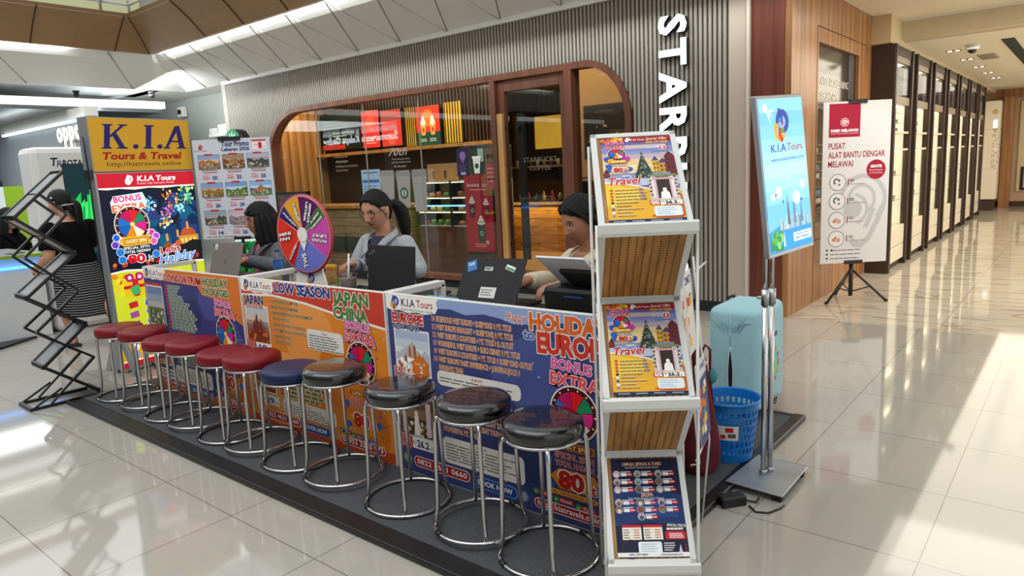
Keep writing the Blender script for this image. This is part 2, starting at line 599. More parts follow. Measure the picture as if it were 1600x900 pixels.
def node_wood(name, c0, c1, scale=(14, 14, 0.7), rough=0.35, pegs=False, plank=None):
    m = bpy.data.materials.new(name)
    m.use_nodes = True
    nt = m.node_tree
    L = nt.links.new
    b = nt.nodes['Principled BSDF']
    tc = nt.nodes.new('ShaderNodeTexCoord')
    mp = nt.nodes.new('ShaderNodeMapping')
    mp.inputs['Scale'].default_value = scale
    L(tc.outputs['Object'], mp.inputs[0])
    n = nt.nodes.new('ShaderNodeTexNoise'); n.inputs['Scale'].default_value = 1.0; n.inputs['Detail'].default_value = 6
    n.inputs['Distortion'].default_value = 0.5
    L(mp.outputs[0], n.inputs[0])
    r = nt.nodes.new('ShaderNodeValToRGB')
    r.color_ramp.elements[0].position = 0.32; r.color_ramp.elements[0].color = rgb(c0)
    r.color_ramp.elements[1].position = 0.66; r.color_ramp.elements[1].color = rgb(c1)
    L(n.outputs[0], r.inputs[0])
    last = r.outputs[0]
    if plank:
        sp = nt.nodes.new('ShaderNodeSeparateXYZ'); L(tc.outputs['Object'], sp.inputs[0])
        p = nt.nodes.new('ShaderNodeMath'); p.operation = 'PINGPONG'; p.inputs[1].default_value = plank[1] / 2
        L(sp.outputs[plank[0]], p.inputs[0])
        lt = nt.nodes.new('ShaderNodeMath'); lt.operation = 'LESS_THAN'; lt.inputs[1].default_value = plank[2]
        L(p.outputs[0], lt.inputs[0])
        mx = nt.nodes.new('ShaderNodeMix'); mx.data_type = 'RGBA'
        L(lt.outputs[0], mx.inputs[0]); L(last, mx.inputs[6]); mx.inputs[7].default_value = [x * 0.25 for x in rgb(c0)[:3]] + [1]
        last = mx.outputs[2]
    if pegs:
        sp = nt.nodes.new('ShaderNodeSeparateXYZ'); L(tc.outputs['Object'], sp.inputs[0])
        q = []
        for ax, per in (('X', 0.0235), ('Z', 0.0125)):
            p = nt.nodes.new('ShaderNodeMath'); p.operation = 'PINGPONG'; p.inputs[1].default_value = per / 2
            L(sp.outputs[ax], p.inputs[0])
            pw = nt.nodes.new('ShaderNodeMath'); pw.operation = 'POWER'; pw.inputs[1].default_value = 2
            L(p.outputs[0], pw.inputs[0]); q.append(pw)
        sm = nt.nodes.new('ShaderNodeMath'); sm.operation = 'ADD'
        L(q[0].outputs[0], sm.inputs[0]); L(q[1].outputs[0], sm.inputs[1])
        lt = nt.nodes.new('ShaderNodeMath'); lt.operation = 'LESS_THAN'; lt.inputs[1].default_value = 0.0034 ** 2
        L(sm.outputs[0], lt.inputs[0])
        mx = nt.nodes.new('ShaderNodeMix'); mx.data_type = 'RGBA'
        L(lt.outputs[0], mx.inputs[0]); L(last, mx.inputs[6]); mx.inputs[7].default_value = (0.02, 0.012, 0.006, 1)
        last = mx.outputs[2]
    L(last, b.inputs['Base Color'])
    b.inputs['Roughness'].default_value = rough
    return m

TILE = node_floor('cream_floor_tile', '#aba79d', '#6a665e', -4.5739, 1.3795, 0.6, 0.06)
MARBLE = node_floor('veined_marble_tile', '#c2bbad', '#8b7d66', -2.05, 6.25, 1.2, 0.045, '#8a7c68')
CAFE_FLOOR = M('cafe_terrazzo', '#a8814c', 0.35, noise=(60, 0.35))
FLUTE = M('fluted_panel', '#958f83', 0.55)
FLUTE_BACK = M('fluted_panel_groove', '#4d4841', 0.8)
BEIGE = M('beige_plaster', '#b5a595', 0.6)
WHITE_C = M('white_ceiling_panel', '#ecebe7', 0.55)
SEAM = M('ceiling_seam', '#8a8780', 0.7)
BRONZE = M('bronze_fascia', '#94714a', 0.42, noise=(3, 0.08))
BRONZE_SEAM = M('bronze_seam', '#3a2a18', 0.6)
BLACK = M('black_plastic', '#141415', 0.4)
BLACKM = M('matt_black', '#17171a', 0.75)
CHROME = M('chrome_tube', '#c9c8c6', 0.16, 1.0)
STEEL = M('brushed_steel', '#b4b6b8', 0.34, 1.0, noise=(5, 0.06, (4, 60, 4)))
ALU = M('aluminium_profile', '#a9abad', 0.38, 0.7)
WHITE = M('white_paint', '#e4e3de', 0.4)
FRAME_BROWN = node_wood('shopfront_frame_brown', '#5a3424', '#7b4a34', (9, 9, 0.8), 0.4)
WOOD = node_wood('walnut_panel', '#7a5030', '#ad7c4e', (16, 16, 0.5), 0.32)
WOOD_RED = node_wood('red_walnut_panel', '#502317', '#74392a', (16, 16, 0.5), 0.32)
WOOD_LT = node_wood('light_oak', '#a8763e', '#c99a5e', (10, 10, 0.8), 0.4)
DARK_WOOD = node_wood('dark_slat_wood', '#2a1a0f', '#4a3320', (10, 10, 0.6), 0.5)
CAFE_WALL = M('cafe_warm_wall', '#9c7c52', 0.6)
GREY_WALL = M('grey_green_wall', '#a3a7a3', 0.6)
GLASS = glass_mat('shop_glass', (0.93, 0.95, 0.94, 1), 1.15)
CLEAR = glass_mat('clear_glass', (0.97, 0.98, 0.98, 1), 0.8)

g = G(); g.box(-24, -9, -0.1, 8, 6.25, 0, TILE); g.box(-24, 6.25, -0.1, -10.95, 14, 0, TILE)
struct(g.build('floor'), 'glossy cream tiled mall floor')
g = G(); g.box(-2.05, 6.25, -0.1, 6, 21, 0, MARBLE)
struct(g.build('floor_corridor'), 'veined marble floor of the side corridor')
g = G(); g.box(-10.95, 6.25, -0.1, -2.05, 11.6, 0.0, CAFE_FLOOR)
g.prism([(-8.6, 6.32), (-7.9, 6.32), (-5.0, 7.6), (-5.0, 8.0)], 0.0, 0.004, M('dark_floor_band', '#2f2c2a', 0.4), 'z')
struct(g.build('floor_cafe'), 'speckled tan cafe floor with a dark band')

# fluted shopfront wall with its rounded opening
OX0, OX1, OZ0, OZ1 = -9.74, -3.50, 0.10, 2.44
def open_top(x, e=0.0):
    x0, x1, rx, rz = OX0 - e, OX1 + e, 0.80 + e, 0.60 + e
    if x <= x0 or x >= x1:
        return None
    t = OZ1 + e
    rr = 0.52 + e
    if x < x0 + rx:
        return t - rz * (1 - math.sqrt(max(0, 1 - ((x0 + rx - x) / rx) ** 2)))
    if x > x1 - rr:
        return t - rz * (1 - math.sqrt(max(0, 1 - ((x - x1 + rr) / rr) ** 2)))
    return t
g = G()
x = -10.90
while x < -2.55:
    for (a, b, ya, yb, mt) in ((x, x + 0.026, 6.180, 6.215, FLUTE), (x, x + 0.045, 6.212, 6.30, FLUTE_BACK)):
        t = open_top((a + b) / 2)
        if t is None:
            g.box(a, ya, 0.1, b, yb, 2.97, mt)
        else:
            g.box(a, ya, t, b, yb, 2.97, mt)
    x += 0.045
g.box(-10.92, 6.14, 2.97, -2.5, 6.3, 3.03, WHITE_C)
g.box(-10.92, 6.17, 0.0, OX0, 6.3, 0.1, BLACKM)
g.box(OX1, 6.17, 0.0, -2.53, 6.3, 0.1, BLACKM)
g.box(OX0, 6.20, 0.0, OX1, 6.3, 0.1, BLACKM)
struct(g.build('wall_back'), 'taupe fluted shopfront wall')
g = G(); g.box(-10.99, 6.18, 0, -10.90, 8.0, 3.0, FLUTE)
struct(g.build('wall_cafe_side'))
g = G(); g.box(-2.53, 6.19, 0, -2.34, 6.4, 4.5, BEIGE); g.box(-2.36, 6.16, 0, -2.335, 6.2, 4.5, M('corner_bead', '#cdbfae', 0.5))
struct(g.build('trim_1'), 'beige plaster pier beside the fluted wall')

# walnut clad pier with the screen window
g = G(); g.box(-2.34, 6.20, 0, -2.055, 6.5, 4.5, WOOD_RED)
struct(g.build('wall_pier'), 'red walnut face of the pier')
g = G()
PX = -2.0
g.box(-2.06, 6.22, 0, PX, 6.98, 4.5, WOOD)
g.box(-2.06, 8.42, 0, PX, 8.95, 4.5, WOOD)
g.box(-2.06, 6.98, 0, PX, 8.42, 0.74, WOOD)
g.box(-2.06, 6.98, 2.42, PX, 8.42, 4.5, WOOD)
g.box(-2.3, 8.955, 0, -1.76, 8.975, 2.57, M('dark_bronze_frame', '#3b2b23', 0.45, 0.2, noise=(3, 0.1)))
GR = M('panel_gap', '#3a2415', 0.8)
g.box(PX, 6.93, 0.0, PX + 0.002, 6.938, 2.555, GR)
g.box(PX, 6.93, 2.55, PX + 0.002, 8.7, 2.558, GR)
g.box(PX, 6.93, 0.60, PX + 0.002, 8.95, 0.607, GR)
g.box(PX, 6.2, 2.9, PX + 0.002, 8.95, 2.905, WHITE)
struct(g.build('wall_right'), 'walnut panelled wall with a dark window')
w = G()
w.box(-2.055, 6.98, 0.74, -2.04, 8.42, 2.42, M('dark_window', '#3f3a33', 0.08, spec=0.8))
for fy in ((8.15, 8.42), ):
    w.box(-2.04, fy[0], 0.74, -2.035, fy[1], 2.42, BLACK)
wo = struct(w.build('window_2'), 'dark glossy window in the walnut wall')
k = Ink(1.4, 1.6)
for i, (t, h) in enumerate((('GRATIS SCREENING', 0.045), ('KESEHATAN', 0.045))):
    k.text(t, 0.02, 0.20 + i * 0.085, h, '#d9d5cc', w=(0.83, 0.53)[i])
k.text('Pemeriksaan', 0.02, 0.345, 0.03, '#8e8a84', w=0.45)
for i in range(9):
    k.rect(0.0, 0.55 + i * 0.05, 0.28, 0.556 + i * 0.05, '#8a7a60')
    k.rect(0.02 + 0.01 * i, 0.52 + i * 0.05, 0.1 + 0.015 * i, 0.547 + i * 0.05, ['#6f86a8', '#c9c2b4', '#5a4a3a'][i % 3])
k.build('lettering', wo, mat=basis((-2.036, 7.68, 0.78), (0, 1, 0)))

# corridor: cream wall over the cabinets, end wall, ceilings
CREAM = M('cream_wallpaper', '#cbb893', 0.65)
CREAM_C = M('cream_ceiling', '#e6dcc6', 0.6)
g = G()
g.box(-2.4, 8.9, 2.58, -1.80, 20, 4.5, CREAM)
g.box(-2.6, 8.9, 0, -2.42, 20, 2.6, CREAM)
struct(g.build('wall_corridor'), 'cream wall above the tall cabinets')
g = G(); g.box(-2.4, 19.9, 0, 6, 20.1, 2.8, M('beige_wallcover', '#b49c7d', 0.7, noise=(8, 0.05)))
struct(g.build('wall_end'), 'beige end wall of the corridor')
g = G(); g.box(-2.4, 19.75, 2.45, 6, 19.9, 2.75, WOOD)
struct(g.build('trim_2'), 'walnut band along the top of the end wall')
g = G(); g.box(-2.4, 19.87, 0, 6, 19.9, 0.12, DARK_WOOD)
struct(g.build('baseboard_end'))
g = G(); g.box(-1.80, 9.62, 2.64, 6, 20, 2.9, CREAM_C)
struct(g.build('ceiling_corridor'))
g = G(); g.box(-1.80, 9.45, 2.66, 6, 9.62, 3.0, M('cream_beam', '#cdbfa2', 0.6)); g.box(-1.8, 9.43, 2.86, 6, 9.46, 2.88, WHITE)
struct(g.build('trim_3'), 'cream ceiling beam across the corridor')
g = G(); g.box(-1.995, 6.0, 2.88, 6, 9.46, 3.1, CREAM_C)
struct(g.build('ceiling_mouth'))

# white sloping ceiling band and bronze fascia of the floor above
g = G()
def strip(pr, xa, xb, mat, yaxis=False, cx=-12.17, cy=6.2):
    """profile of (e, z): e metres in from the corner line (cx, cy)"""
    for i in range(len(pr) - 1):
        (e0, z0), (e1, z1) = pr[i], pr[i + 1]
        if not yaxis:
            vs = [(cx + e0, cy - e0, z0), (xb, cy - e0, z0), (xb, cy - e1, z1), (cx + e1, cy - e1, z1)]
        else:
            vs = [(cx + e0, cy - e0, z0), (cx + e1, cy - e1, z1), (cx + e1, xb, z1), (cx + e0, xb, z0)]
        g.add(vs, [(0, 1, 2, 3)], mat, True)
BAND = [(0, 3.0), (0.2, 3.07), (0.5, 3.19), (0.8, 3.315), (0.90, 3.40), (0.985, 3.53)]
strip(BAND, 0, 3.0, WHITE_C)
strip(BAND, 0, -8.0, WHITE_C, True)
for kx in range(14):
    xt = -11.0 + 0.8 * kx + 0.15
    g.bar((xt, 5.22, 3.385), (xt - 0.62, 6.17, 3.005), 0.012, 0.012, SEAM)
    g.bar((xt, 5.22, 3.385), (xt + 0.18, 6.17, 3.005), 0.004, 0.008, SEAM)
for ky in range(9):
    yt = 4.6 - 1.5 * ky
    g.bar((-11.20, yt, 3.385), (-12.14, yt + 0.7, 3.005), 0.012, 0.012, SEAM)
struct(g.build('ceiling'), 'white faceted ceiling band under the upper floor')
g = G()
FAS = [(0.945, 3.412), (0.95, 3.405), (1.03, 3.40), (1.22, 3.60), (1.38, 3.74), (1.47, 3.81), (1.50, 3.84), (1.44, 3.86)]
strip(FAS, 0, 3.0, BRONZE)
strip(FAS, 0, -8.0, BRONZE, True)
for kx in range(12):
    xx = -9.45 + 0.98 * kx
    for i in range(2, 5):
        g.bar((xx, 6.2 - FAS[i][0] - 0.006, FAS[i][1] - 0.004), (xx, 6.2 - FAS[i + 1][0] - 0.006, FAS[i + 1][1] - 0.004), 0.012, 0.01, BRONZE_SEAM)
for ky in range(10):
    yy = 4.68 - 1.08 * ky
    for i in range(2, 5):
        g.bar((-12.17 + FAS[i][0] + 0.006, yy, FAS[i][1] - 0.004), (-12.17 + FAS[i + 1][0] + 0.006, yy, FAS[i + 1][1] - 0.004), 0.012, 0.01, BRONZE_SEAM)
for i in range(2, 5):
    g.bar((-12.17 + FAS[i][0], 6.2 - FAS[i][0], FAS[i][1] - 0.004), (-12.17 + FAS[i + 1][0], 6.2 - FAS[i + 1][0], FAS[i + 1][1] - 0.004), 0.014, 0.01, BRONZE_SEAM)
g.box(-12.2, 5.25, 3.48, 3.0, 11, 3.8, WHITE_C)
g.box(-24, -8, 3.48, -11.22, 11, 3.8, WHITE_C)
g.box(-12.2, 4.74, 3.80, 3.0, 5.3, 3.84, WHITE_C)
g.box(-11.3, -8, 3.80, -10.71, 5.3, 3.84, WHITE_C)
struct(g.build('trim_4'), 'bronze curved fascia edging the floor above')
# what shows of the upper floor
g = G()
g.box(-20, 10.8, 3.8, 3, 11, 7.0, M('upper_wall', '#8d8880', 0.7))
g.box(-16, -8, 3.8, -15.8, 11, 7.0, M('upper_wall_pale', '#a9a79d', 0.7))
g.box(-15.75, 5.0, 3.8, -15.7, 7.2, 6.0, M('upper_shop_cream', '#d8d9a5', 0.6))
struct(g.build('wall_upper'))
hr = G()
for z in (3.98, 4.25, 4.55):
    hr.tube([(-10.75, -6, z), (-10.75, 4.78, z), (2.5, 4.78, z)], 0.018, CHROME, 8)
hg = thing('guard_rail', 'steel guard rail on the upper floor edge above the bronze fascia', 'railing', (0, 0, 0))
hr.build('rail', hg)
for i in range(9):
    p = G(); p.tube([(-10.75 + 1.6 * i, 4.78, 3.85), (-10.75 + 1.6 * i, 4.78, 4.75)], 0.022, CHROME, 8); p.build('post', hg)
for i in range(5):
    p = G(); p.tube([(-10.75, 4.4 - 1.6 * i, 3.85), (-10.75, 4.4 - 1.6 * i, 4.75)], 0.022, CHROME, 8); p.build('post', hg)
g = G(); g.box(-10.1, 7.0, 3.8, -7.6, 7.1, 5.2, M('orange_hoarding', '#d07a26', 0.6, noise=(9, 0.6)))
g.box(-10.12, 6.98, 3.8, -10.06, 7.12, 5.25, ALU); g.box(-7.64, 6.98, 3.8, -7.58, 7.12, 5.25, ALU)
tag(g.build('orange_panel'), 'orange hoarding behind the guard rail on the upper floor', 'hoarding')

# left concourse: bright canopy, phone shop wall, grey wall with shelf
g = G(); g.box(-12.75, -8, 2.76, -12.60, 6.0, 2.87, M('lit_canopy_edge', '#ffffff', 0.5, emit=1.0)); g.box(-16.5, 5.9, 2.76, -12.6, 6.0, 2.87, WHITE)
struct(g.build('trim_5'), 'bright white canopy edge over the phone shop')
g = G(); g.box(-24, -8, 2.70, -12.75, 6.0, 2.76, M('dark_gloss_ceiling', '#5b6064', 0.12, spec=0.8))
g.box(-18, 6.0, 3.12, -10.95, 8.4, 3.17, WHITE_C); g.box(-14.2, -8, 3.12, -12.0, 6.2, 3.17, WHITE_C)
struct(g.build('ceiling_left'))
g = G(); g.box(-19, 7.2, 0, -10.95, 7.3, 3.12, GREY_WALL); g.box(-11.9, 7.19, 1.4, -11.893, 7.2, 2.95, M('wall_joint', '#6f7370', 0.8))
struct(g.build('wall_left_back'), 'grey wall left of the fluted shopfront')
g = G(); g.box(-19, 4.55, 0, -12.1, 4.7, 2.56, M('phone_shop_grey', '#8b9398', 0.5)); g.box(-19, 4.50, 2.56, -12.1, 4.7, 2.70, WHITE)
g.box(-16, 4.46, 2.49, -12.1, 4.50, 2.53, M('cove_strip', '#f4feff', 0.5, emit=2.0))
struct(g.build('wall_left'), 'grey phone shop wall')
g = G(); g.box(-23.9, -8, 0, -23.7, 7, 2.8, M('far_left_wall', '#b9bdbd', 0.6)); g.box(-21.6, 6.2, 0, -21.2, 6.6, 2.8, M('pale_column', '#aab3bb', 0.5))
struct(g.build('wall_far_left'))
# opposite side of the hall, seen only in reflections
g = G(); g.box(-32, -8.6, 0, 8, -8.5, 6.5, M('opposite_wall', '#7e7a73', 0.6)); g.box(-32, -8.5, 3.9, 8, -8.3, 4.4, WHITE_C)
struct(g.build('wall_front'))
# ------------------------------------------------------------------ platform
CARPET = M('charcoal_carpet', '#4b4c50', 0.95, noise=(260, 0.55), bump=(300, 0.5))
pf = thing('booth_platform', 'low booth platform with charcoal carpet and black edging on the tile floor', 'platform')
g = G()
g.box(-5.24, 1.60, 0, -1.12, 3.76, 0.026, BLACKM)
g.build('deck', pf, bevel=0.004)
g = G(); g.box(-5.19, 1.665, 0.026, -1.16, 3.70, 0.030, CARPET); g.build('carpet', pf)
g = G()
g.box(-5.25, 1.575, 0, -1.10, 1.665, 0.028, BLACK)
g.box(-1.165, 1.58, 0, -1.105, 3.77, 0.028, BLACK)
g.box(-5.25, 1.58, 0, -5.19, 3.77, 0.028, BLACK)
g.build('edging', pf, bevel=0.006)
ZP = 0.030

# ------------------------------------------------------------------ counters with printed fronts
OR, NV, WH = '#e07a1f', '#2b3a78', '#f2efe8'
def icon_row(k, u, v, w, c='#2f8f46'):
    k.circ(u, v, 0.008, c, 12)
    k.rect(u + 0.012, v - 0.014, u + w, v + 0.014, NV, r=0.006)

def banner_common(k, hdr=True):
    A = k.W / k.H
    # torn paper corner with the emblem
    k.poly([(0.0, 0.075), (0.03, 0.088), (0.07, 0.080), (0.11, 0.092), (0.16, 0.084), (0.20, 0.090), (0.255, 0.078), (0.268, 0.05), (0.262, 0.02), (0.275, 0.0), (0.0, 0.0)], WH)
    k.swirl(0.044, 0.042, 0.030)
    k.text('K.I.A', 0.082, 0.056, 0.040, '#2a2f6e', w=0.072, bold=0.015, stroke=WH, sw=0.0)
    k.text('Tours', 0.162, 0.056, 0.040, '#b0242a', w=0.082, bold=0.01)
    k.text('Kami Ada Karena Anda', 0.080, 0.080, 0.014, '#4a4a4a', w=0.165)

def bonus_block(k, u, v, s=1.0):
    k.bonus(u, v, 0.185 * s, k.W / k.H)

def deal_block(k, u0, alt=False):
    """lower right corner: LUCKY SPIN, prize sum, package pills"""
    k.rect(u0 + 0.10, 0.600, u0 + 0.255, 0.640, '#c77a1c', r=0.008)
    k.rect(u0 + 0.107, 0.606, u0 + 0.248, 0.634, '#8c2f1a', r=0.006)
    k.text('LUCKY SPIN', u0 + 0.178, 0.630, 0.020, '#ffe08a', w=0.12, bold=0.02, al='C')
    k.text('SPECIAL 29TH', u0 + 0.178, 0.682, 0.028, '#c22a2a', w=0.145, bold=0.03, stroke=WH, al='C')
    k.text('TOTAL HADIAH', u0 + 0.178, 0.722, 0.026, '#c22a2a', w=0.145, bold=0.03, stroke=WH, al='C')
    k.poly([(u0 + 0.085, 0.78), (u0 + 0.12, 0.735), (u0 + 0.25, 0.735), (u0 + 0.27, 0.78), (u0 + 0.255, 0.83), (u0 + 0.12, 0.835)], '#d98a2c')
    for du, dv in ((0.08, 0.70), (0.275, 0.79), (0.085, 0.83)):
        k.circ(u0 + du, dv, 0.022, '#2f5fae', 10)
    k.text('80', u0 + 0.165, 0.825, 0.080, '#c22020', w=0.10, bold=0.05, stroke=WH, sw=0.05, al='C')
    k.text('Jt', u0 + 0.240, 0.825, 0.050, '#c22020', w=0.035, bold=0.03, stroke=WH, sw=0.05, al='C')
    k.rect(u0 + 0.085, 0.842, u0 + 0.262, 0.868, '#e2a33a', r=0.01)
    k.text('ALL PACKAGE INCLUDE', u0 + 0.174, 0.863, 0.016, '#a02020', w=0.16, bold=0.02, al='C')
    for i, (t, a, b) in enumerate((('Tiket', 0.02, 0.885), ('Hotel', 0.10, 0.895), ('Tour', 0.185, 0.905))):
        k.rect(u0 + a + 0.01, b - 0.014, u0 + a + 0.072, b + 0.012, '#c2303a' if not alt else NV, r=0.01)
        k.circ(u0 + a + 0.004, b - 0.001, 0.014, '#2f8f46', 14)
        k.text('v', u0 + a + 0.004, b + 0.006, 0.014, WH, bold=0.03, al='C')
        k.text(t, u0 + a + 0.042, b + 0.006, 0.016, WH, w=0.04, al='C')
    k.rect(u0 + 0.015, 0.915, u0 + 0.30, 0.968, WH, r=0.03)
    k.rect(u0 + 0.018, 0.919, u0 + 0.297, 0.964, '#a8202c', r=0.03)

def foot_block(k, phone, book=0.39):
    k.circ(0.054, 0.925, 0.026, '#7fbf5a', 18); k.circ(0.054, 0.925, 0.022, '#2f8f46', 18)
    k.ring(0.054, 0.925, 0.011, 0.015, WH, 14)
    k.rect(0.088, 0.898, 0.375, 0.960, WH, r=0.032); k.rect(0.091, 0.902, 0.372, 0.956, '#a8202c', r=0.032)
    k.text(phone, 0.105, 0.942, 0.030, WH, w=0.255, bold=0.015)
    k.rect(book, 0.905, book + 0.20, 0.968, '#7f9fd0', r=0.024); k.rect(book + 0.004, 0.910, book + 0.196, 0.963, '#22428a', r=0.022)
    k.text('BOOK NOW', book + 0.10, 0.949, 0.028, WH, w=0.155, bold=0.03, al='C')
    k.circ(0.618, 0.935, 0.022, '#9fb6dc', 18); k.circ(0.618, 0.935, 0.019, '#22428a', 18)
    k.ring(0.618, 0.935, 0.012, 0.014, WH, 14); k.rect(0.608, 0.933, 0.628, 0.936, WH); k.ring(0.618, 0.935, 0.005, 0.007, WH, 10, sy=2.2)

def start_from(k, u, v, price, w=0.20, jt='JUTA'):
    k.rect(u - 0.004, v, u + w * 0.36, v + 0.075, '#c22a2a')
    k.text('START', u + 0.002, v + 0.032, 0.026, '#c22020', w=w * 0.31, bold=0.035, stroke=WH, sw=0.04)
    k.text('FROM', u + 0.002, v + 0.068, 0.026, '#c22020', w=w * 0.31, bold=0.035, stroke=WH, sw=0.04)
    k.rect(u + w * 0.36, v + 0.004, u + w, v + 0.07, '#efece4')
    k.text('Rp', u + w * 0.38, v + 0.045, 0.018, '#333333', w=w * 0.08)
    k.text(price, u + w * 0.48, v + 0.058, 0.040, '#1b2560', w=w * 0.32, bold=0.03)
    k.text(jt, u + w * 0.82, v + 0.058, 0.017, '#333333', w=w * 0.16)

def cloud_note(k, u0, v0, u1, v1, seed, n):
    k.rect(u0, v0, u1, v1, '#e6e2da', r=0.025)
    k.text('EUROPE' if seed == 3 else 'TOUR', (u0 + u1) / 2, v0 + 0.026, 0.014, '#b0242a', bold=0.01, al='C')
    k.lines(u0 + 0.012, v0 + 0.042, (u1 - u0) * 0.93, n, 0.0165, 0.007, '#77726c', seed)

def counter_front(kind, W=1.25, H=0.845):
    k = Ink(W, H)
    A = W / H
    if kind == 0:
        k.rect(0, 0, 1, 1, '#3d3f78')
        for (u, v, r) in ((0.70, 0.20, 0.14), (0.52, 0.33, 0.11), (0.86, 0.48, 0.16), (0.60, 0.62, 0.15), (0.08, 0.8, 0.16), (0.35, 0.9, 0.14)):
            r = min(r, (1 - u) * W, (1 - v) * H, u * W)
            k.circ(u, v, r, ('#4b4f8e', '#343867')[int(r * 100) % 2], 6)
        k.poly([(0.215, 0.09), (0.60, 0.10), (0.64, 0.16), (0.86, 0.19), (0.93, 0.30), (1, 0.34), (1, 0), (0.215, 0)], '#d9752a')
        k.poly([(0, 1), (1, 1), (1, 0.62), (0.93, 0.70), (0.75, 0.93), (0.4, 0.96), (0.12, 0.90), (0, 0.62)], '#c06a2c')
        k.rect(0, 0.0, 0.0, 0.0, WH)
        banner_common(k)
        k.text('CONSORTIUM', 0.245, 0.085, 0.052, '#b92c2c', w=0.40, bold=0.045, stroke=WH, sw=0.04)
        k.text('HOLIDAY', 0.655, 0.085, 0.058, '#4f7a38', w=0.245, bold=0.045, stroke=WH, sw=0.04)
        k.text('PACKAGES', 0.655, 0.150, 0.048, '#4f7a38', w=0.245, bold=0.045, stroke=WH, sw=0.04)
        k.rect(0.01, 0.118, 0.205, 0.142, '#c23a3a')
        k.photo(0.018, 0.150, 0.20, 0.455, ('#6f86a8', '#93a0ae', '#b9b4ac'), None, '#5c6b3e', ('#cfc9bb', '#4d5a33', '#d8d2c4'), 4, frame=WH)
        for i in range(14):
            wl = (0.14, 0.12, 0.10, 0.15, 0.16, 0.22, 0.2, 0.24, 0.26, 0.28, 0.25, 0.26, 0.27, 0.24)[i]
            k.rect(0.245, 0.118 + i * 0.0255, 0.268, 0.136 + i * 0.0255, '#c23a3a')
            k.rect(0.274, 0.118 + i * 0.0255, 0.274 + wl, 0.137 + i * 0.0255, '#dfe3d2')
            k.lines(0.278, 0.134 + i * 0.0255, wl * 0.97, 1, 0.02, 0.013, '#4d6a52', i, 0.02)
        start_from(k, 0.02, 0.50, '14', 0.18)
        k.photo(0.02, 0.60, 0.20, 0.78, ('#d98aa0', '#e8c0a8'), '#8a5a6a', '#b96a3a', ('#e8d8c0', '#7a3a4a'), 8, frame=WH)
        for i in range(11):
            wl = (0.24, 0.25, 0.26, 0.24, 0.25, 0.26, 0.24, 0.25, 0.22, 0.25, 0.2)[i]
            k.rect(0.285, 0.520 + i * 0.0215, 0.285 + wl, 0.536 + i * 0.0215, '#d2dccb')
            k.lines(0.288, 0.534 + i * 0.0215, wl * 0.97, 1, 0.02, 0.011, '#4d6a52', 20 + i, 0.02)
        cloud_note(k, 0.25, 0.765, 0.64, 0.895, 1, 5)
        for i in range(3):
            k.lines(0.02, 0.84 + 0.03 * i, 0.2, 1, 0.02, 0.02, '#e2d8c8', 33 + i, 0.02)
        foot_block(k, '0822 4621 0660')
        bu, bv = 0.83, 0.225
        phone2 = '08953 3370 973'
    elif kind == 1:
        k.rect(0, 0, 1, 1, '#e0832a')
        for (u, v, r, c) in ((0.5, 0.35, 0.22, '#e8964a'), (0.72, 0.52, 0.2, '#d5741e'), (0.3, 0.7, 0.2, '#e9a05a'), (0.86, 0.82, 0.15, '#cf6d1c')):
            k.circ(u, v, min(r, (1 - u) * W, (1 - v) * H), c, 22)
        k.poly([(0.0, 0.12), (0.25, 0.10), (0.5, 0.125), (0.68, 0.16), (0.80, 0.18), (1, 0.21), (1, 0), (0, 0)], WH)
        k.poly([(0.0, 0.105), (0.25, 0.085), (0.5, 0.11), (0.68, 0.145), (0.80, 0.165), (1, 0.195), (1, 0), (0, 0)], '#c8402c')
        k.poly([(0, 1), (1, 1), (1, 0.93), (0.8, 0.97), (0.5, 0.95), (0.2, 0.98), (0, 0.95)], '#b9481f')
        banner_common(k)
        k.text('LOW SEASON', 0.280, 0.068, 0.062, '#2b3a86', w=0.395, bold=0.045, stroke=WH, sw=0.045)
        k.text('JAPAN', 0.690, 0.090, 0.072, '#4f7a38', w=0.225, bold=0.045, stroke=WH, sw=0.045)
        k.text('CHINA', 0.690, 0.180, 0.070, '#4f7a38', w=0.215, bold=0.045, stroke=WH, sw=0.045)
        k.photo(0.018, 0.185, 0.20, 0.43, ('#b9c2c9', '#cdbfb2', '#a88a7a'), '#7a6a66', '#7a3b22', ('#c2521f', '#e07a2a', '#8c2f16', '#b23a18'), 5, frame=WH, bld=('#8a3a22', '#6b2f22'))
        k.text('JAPAN', 0.012, 0.165, 0.055, '#26306c', w=0.165, bold=0.04, stroke=WH, sw=0.035)
        k.text('TOUR GOLET 2026', 0.025, 0.193, 0.018, '#c22a2a', w=0.145, bold=0.03, stroke=WH)
        L = ('TOKYO EXPRESS - MT FUJI', 'MONO TOKYO THEMEPARK', 'JAPAN EXPERIENCE & TEA CEREMONY', 'JAPAN YOKOSO', 'JAPAN HIGHLIGHT HOKKAIDO', 'AUTUMN JAPAN ALPINE ROUTE', 'JAPAN FANTASY', 'JAPAN KYUSHU')
        ws = (0.20, 0.20, 0.30, 0.13, 0.24, 0.26, 0.13, 0.12)
        for i, t in enumerate(L):
            k.text('D', 0.222, 0.140 + i * 0.0385, 0.020, '#c22a2a', w=0.012, bold=0.02, stroke=WH)
            k.text(t, 0.242, 0.140 + i * 0.0385, 0.021, '#4d6a42', w=ws[i], bold=0.018, stroke='#f3ead2', sw=0.03)
        cloud_note(k, 0.49, 0.275, 0.735, 0.405, 2, 6)
        start_from(k, 0.01, 0.425, '19', 0.20)
        k.photo(0.02, 0.56, 0.20, 0.77, ('#c98a6a', '#e0b48a'), '#7a3a2a', '#8c3a1c', ('#d96a2a', '#f0c060', '#7a2a1a'), 9, frame=WH)
        k.text('CHINA', 0.03, 0.545, 0.04, '#26306c', w=0.14, bold=0.04, stroke=WH)
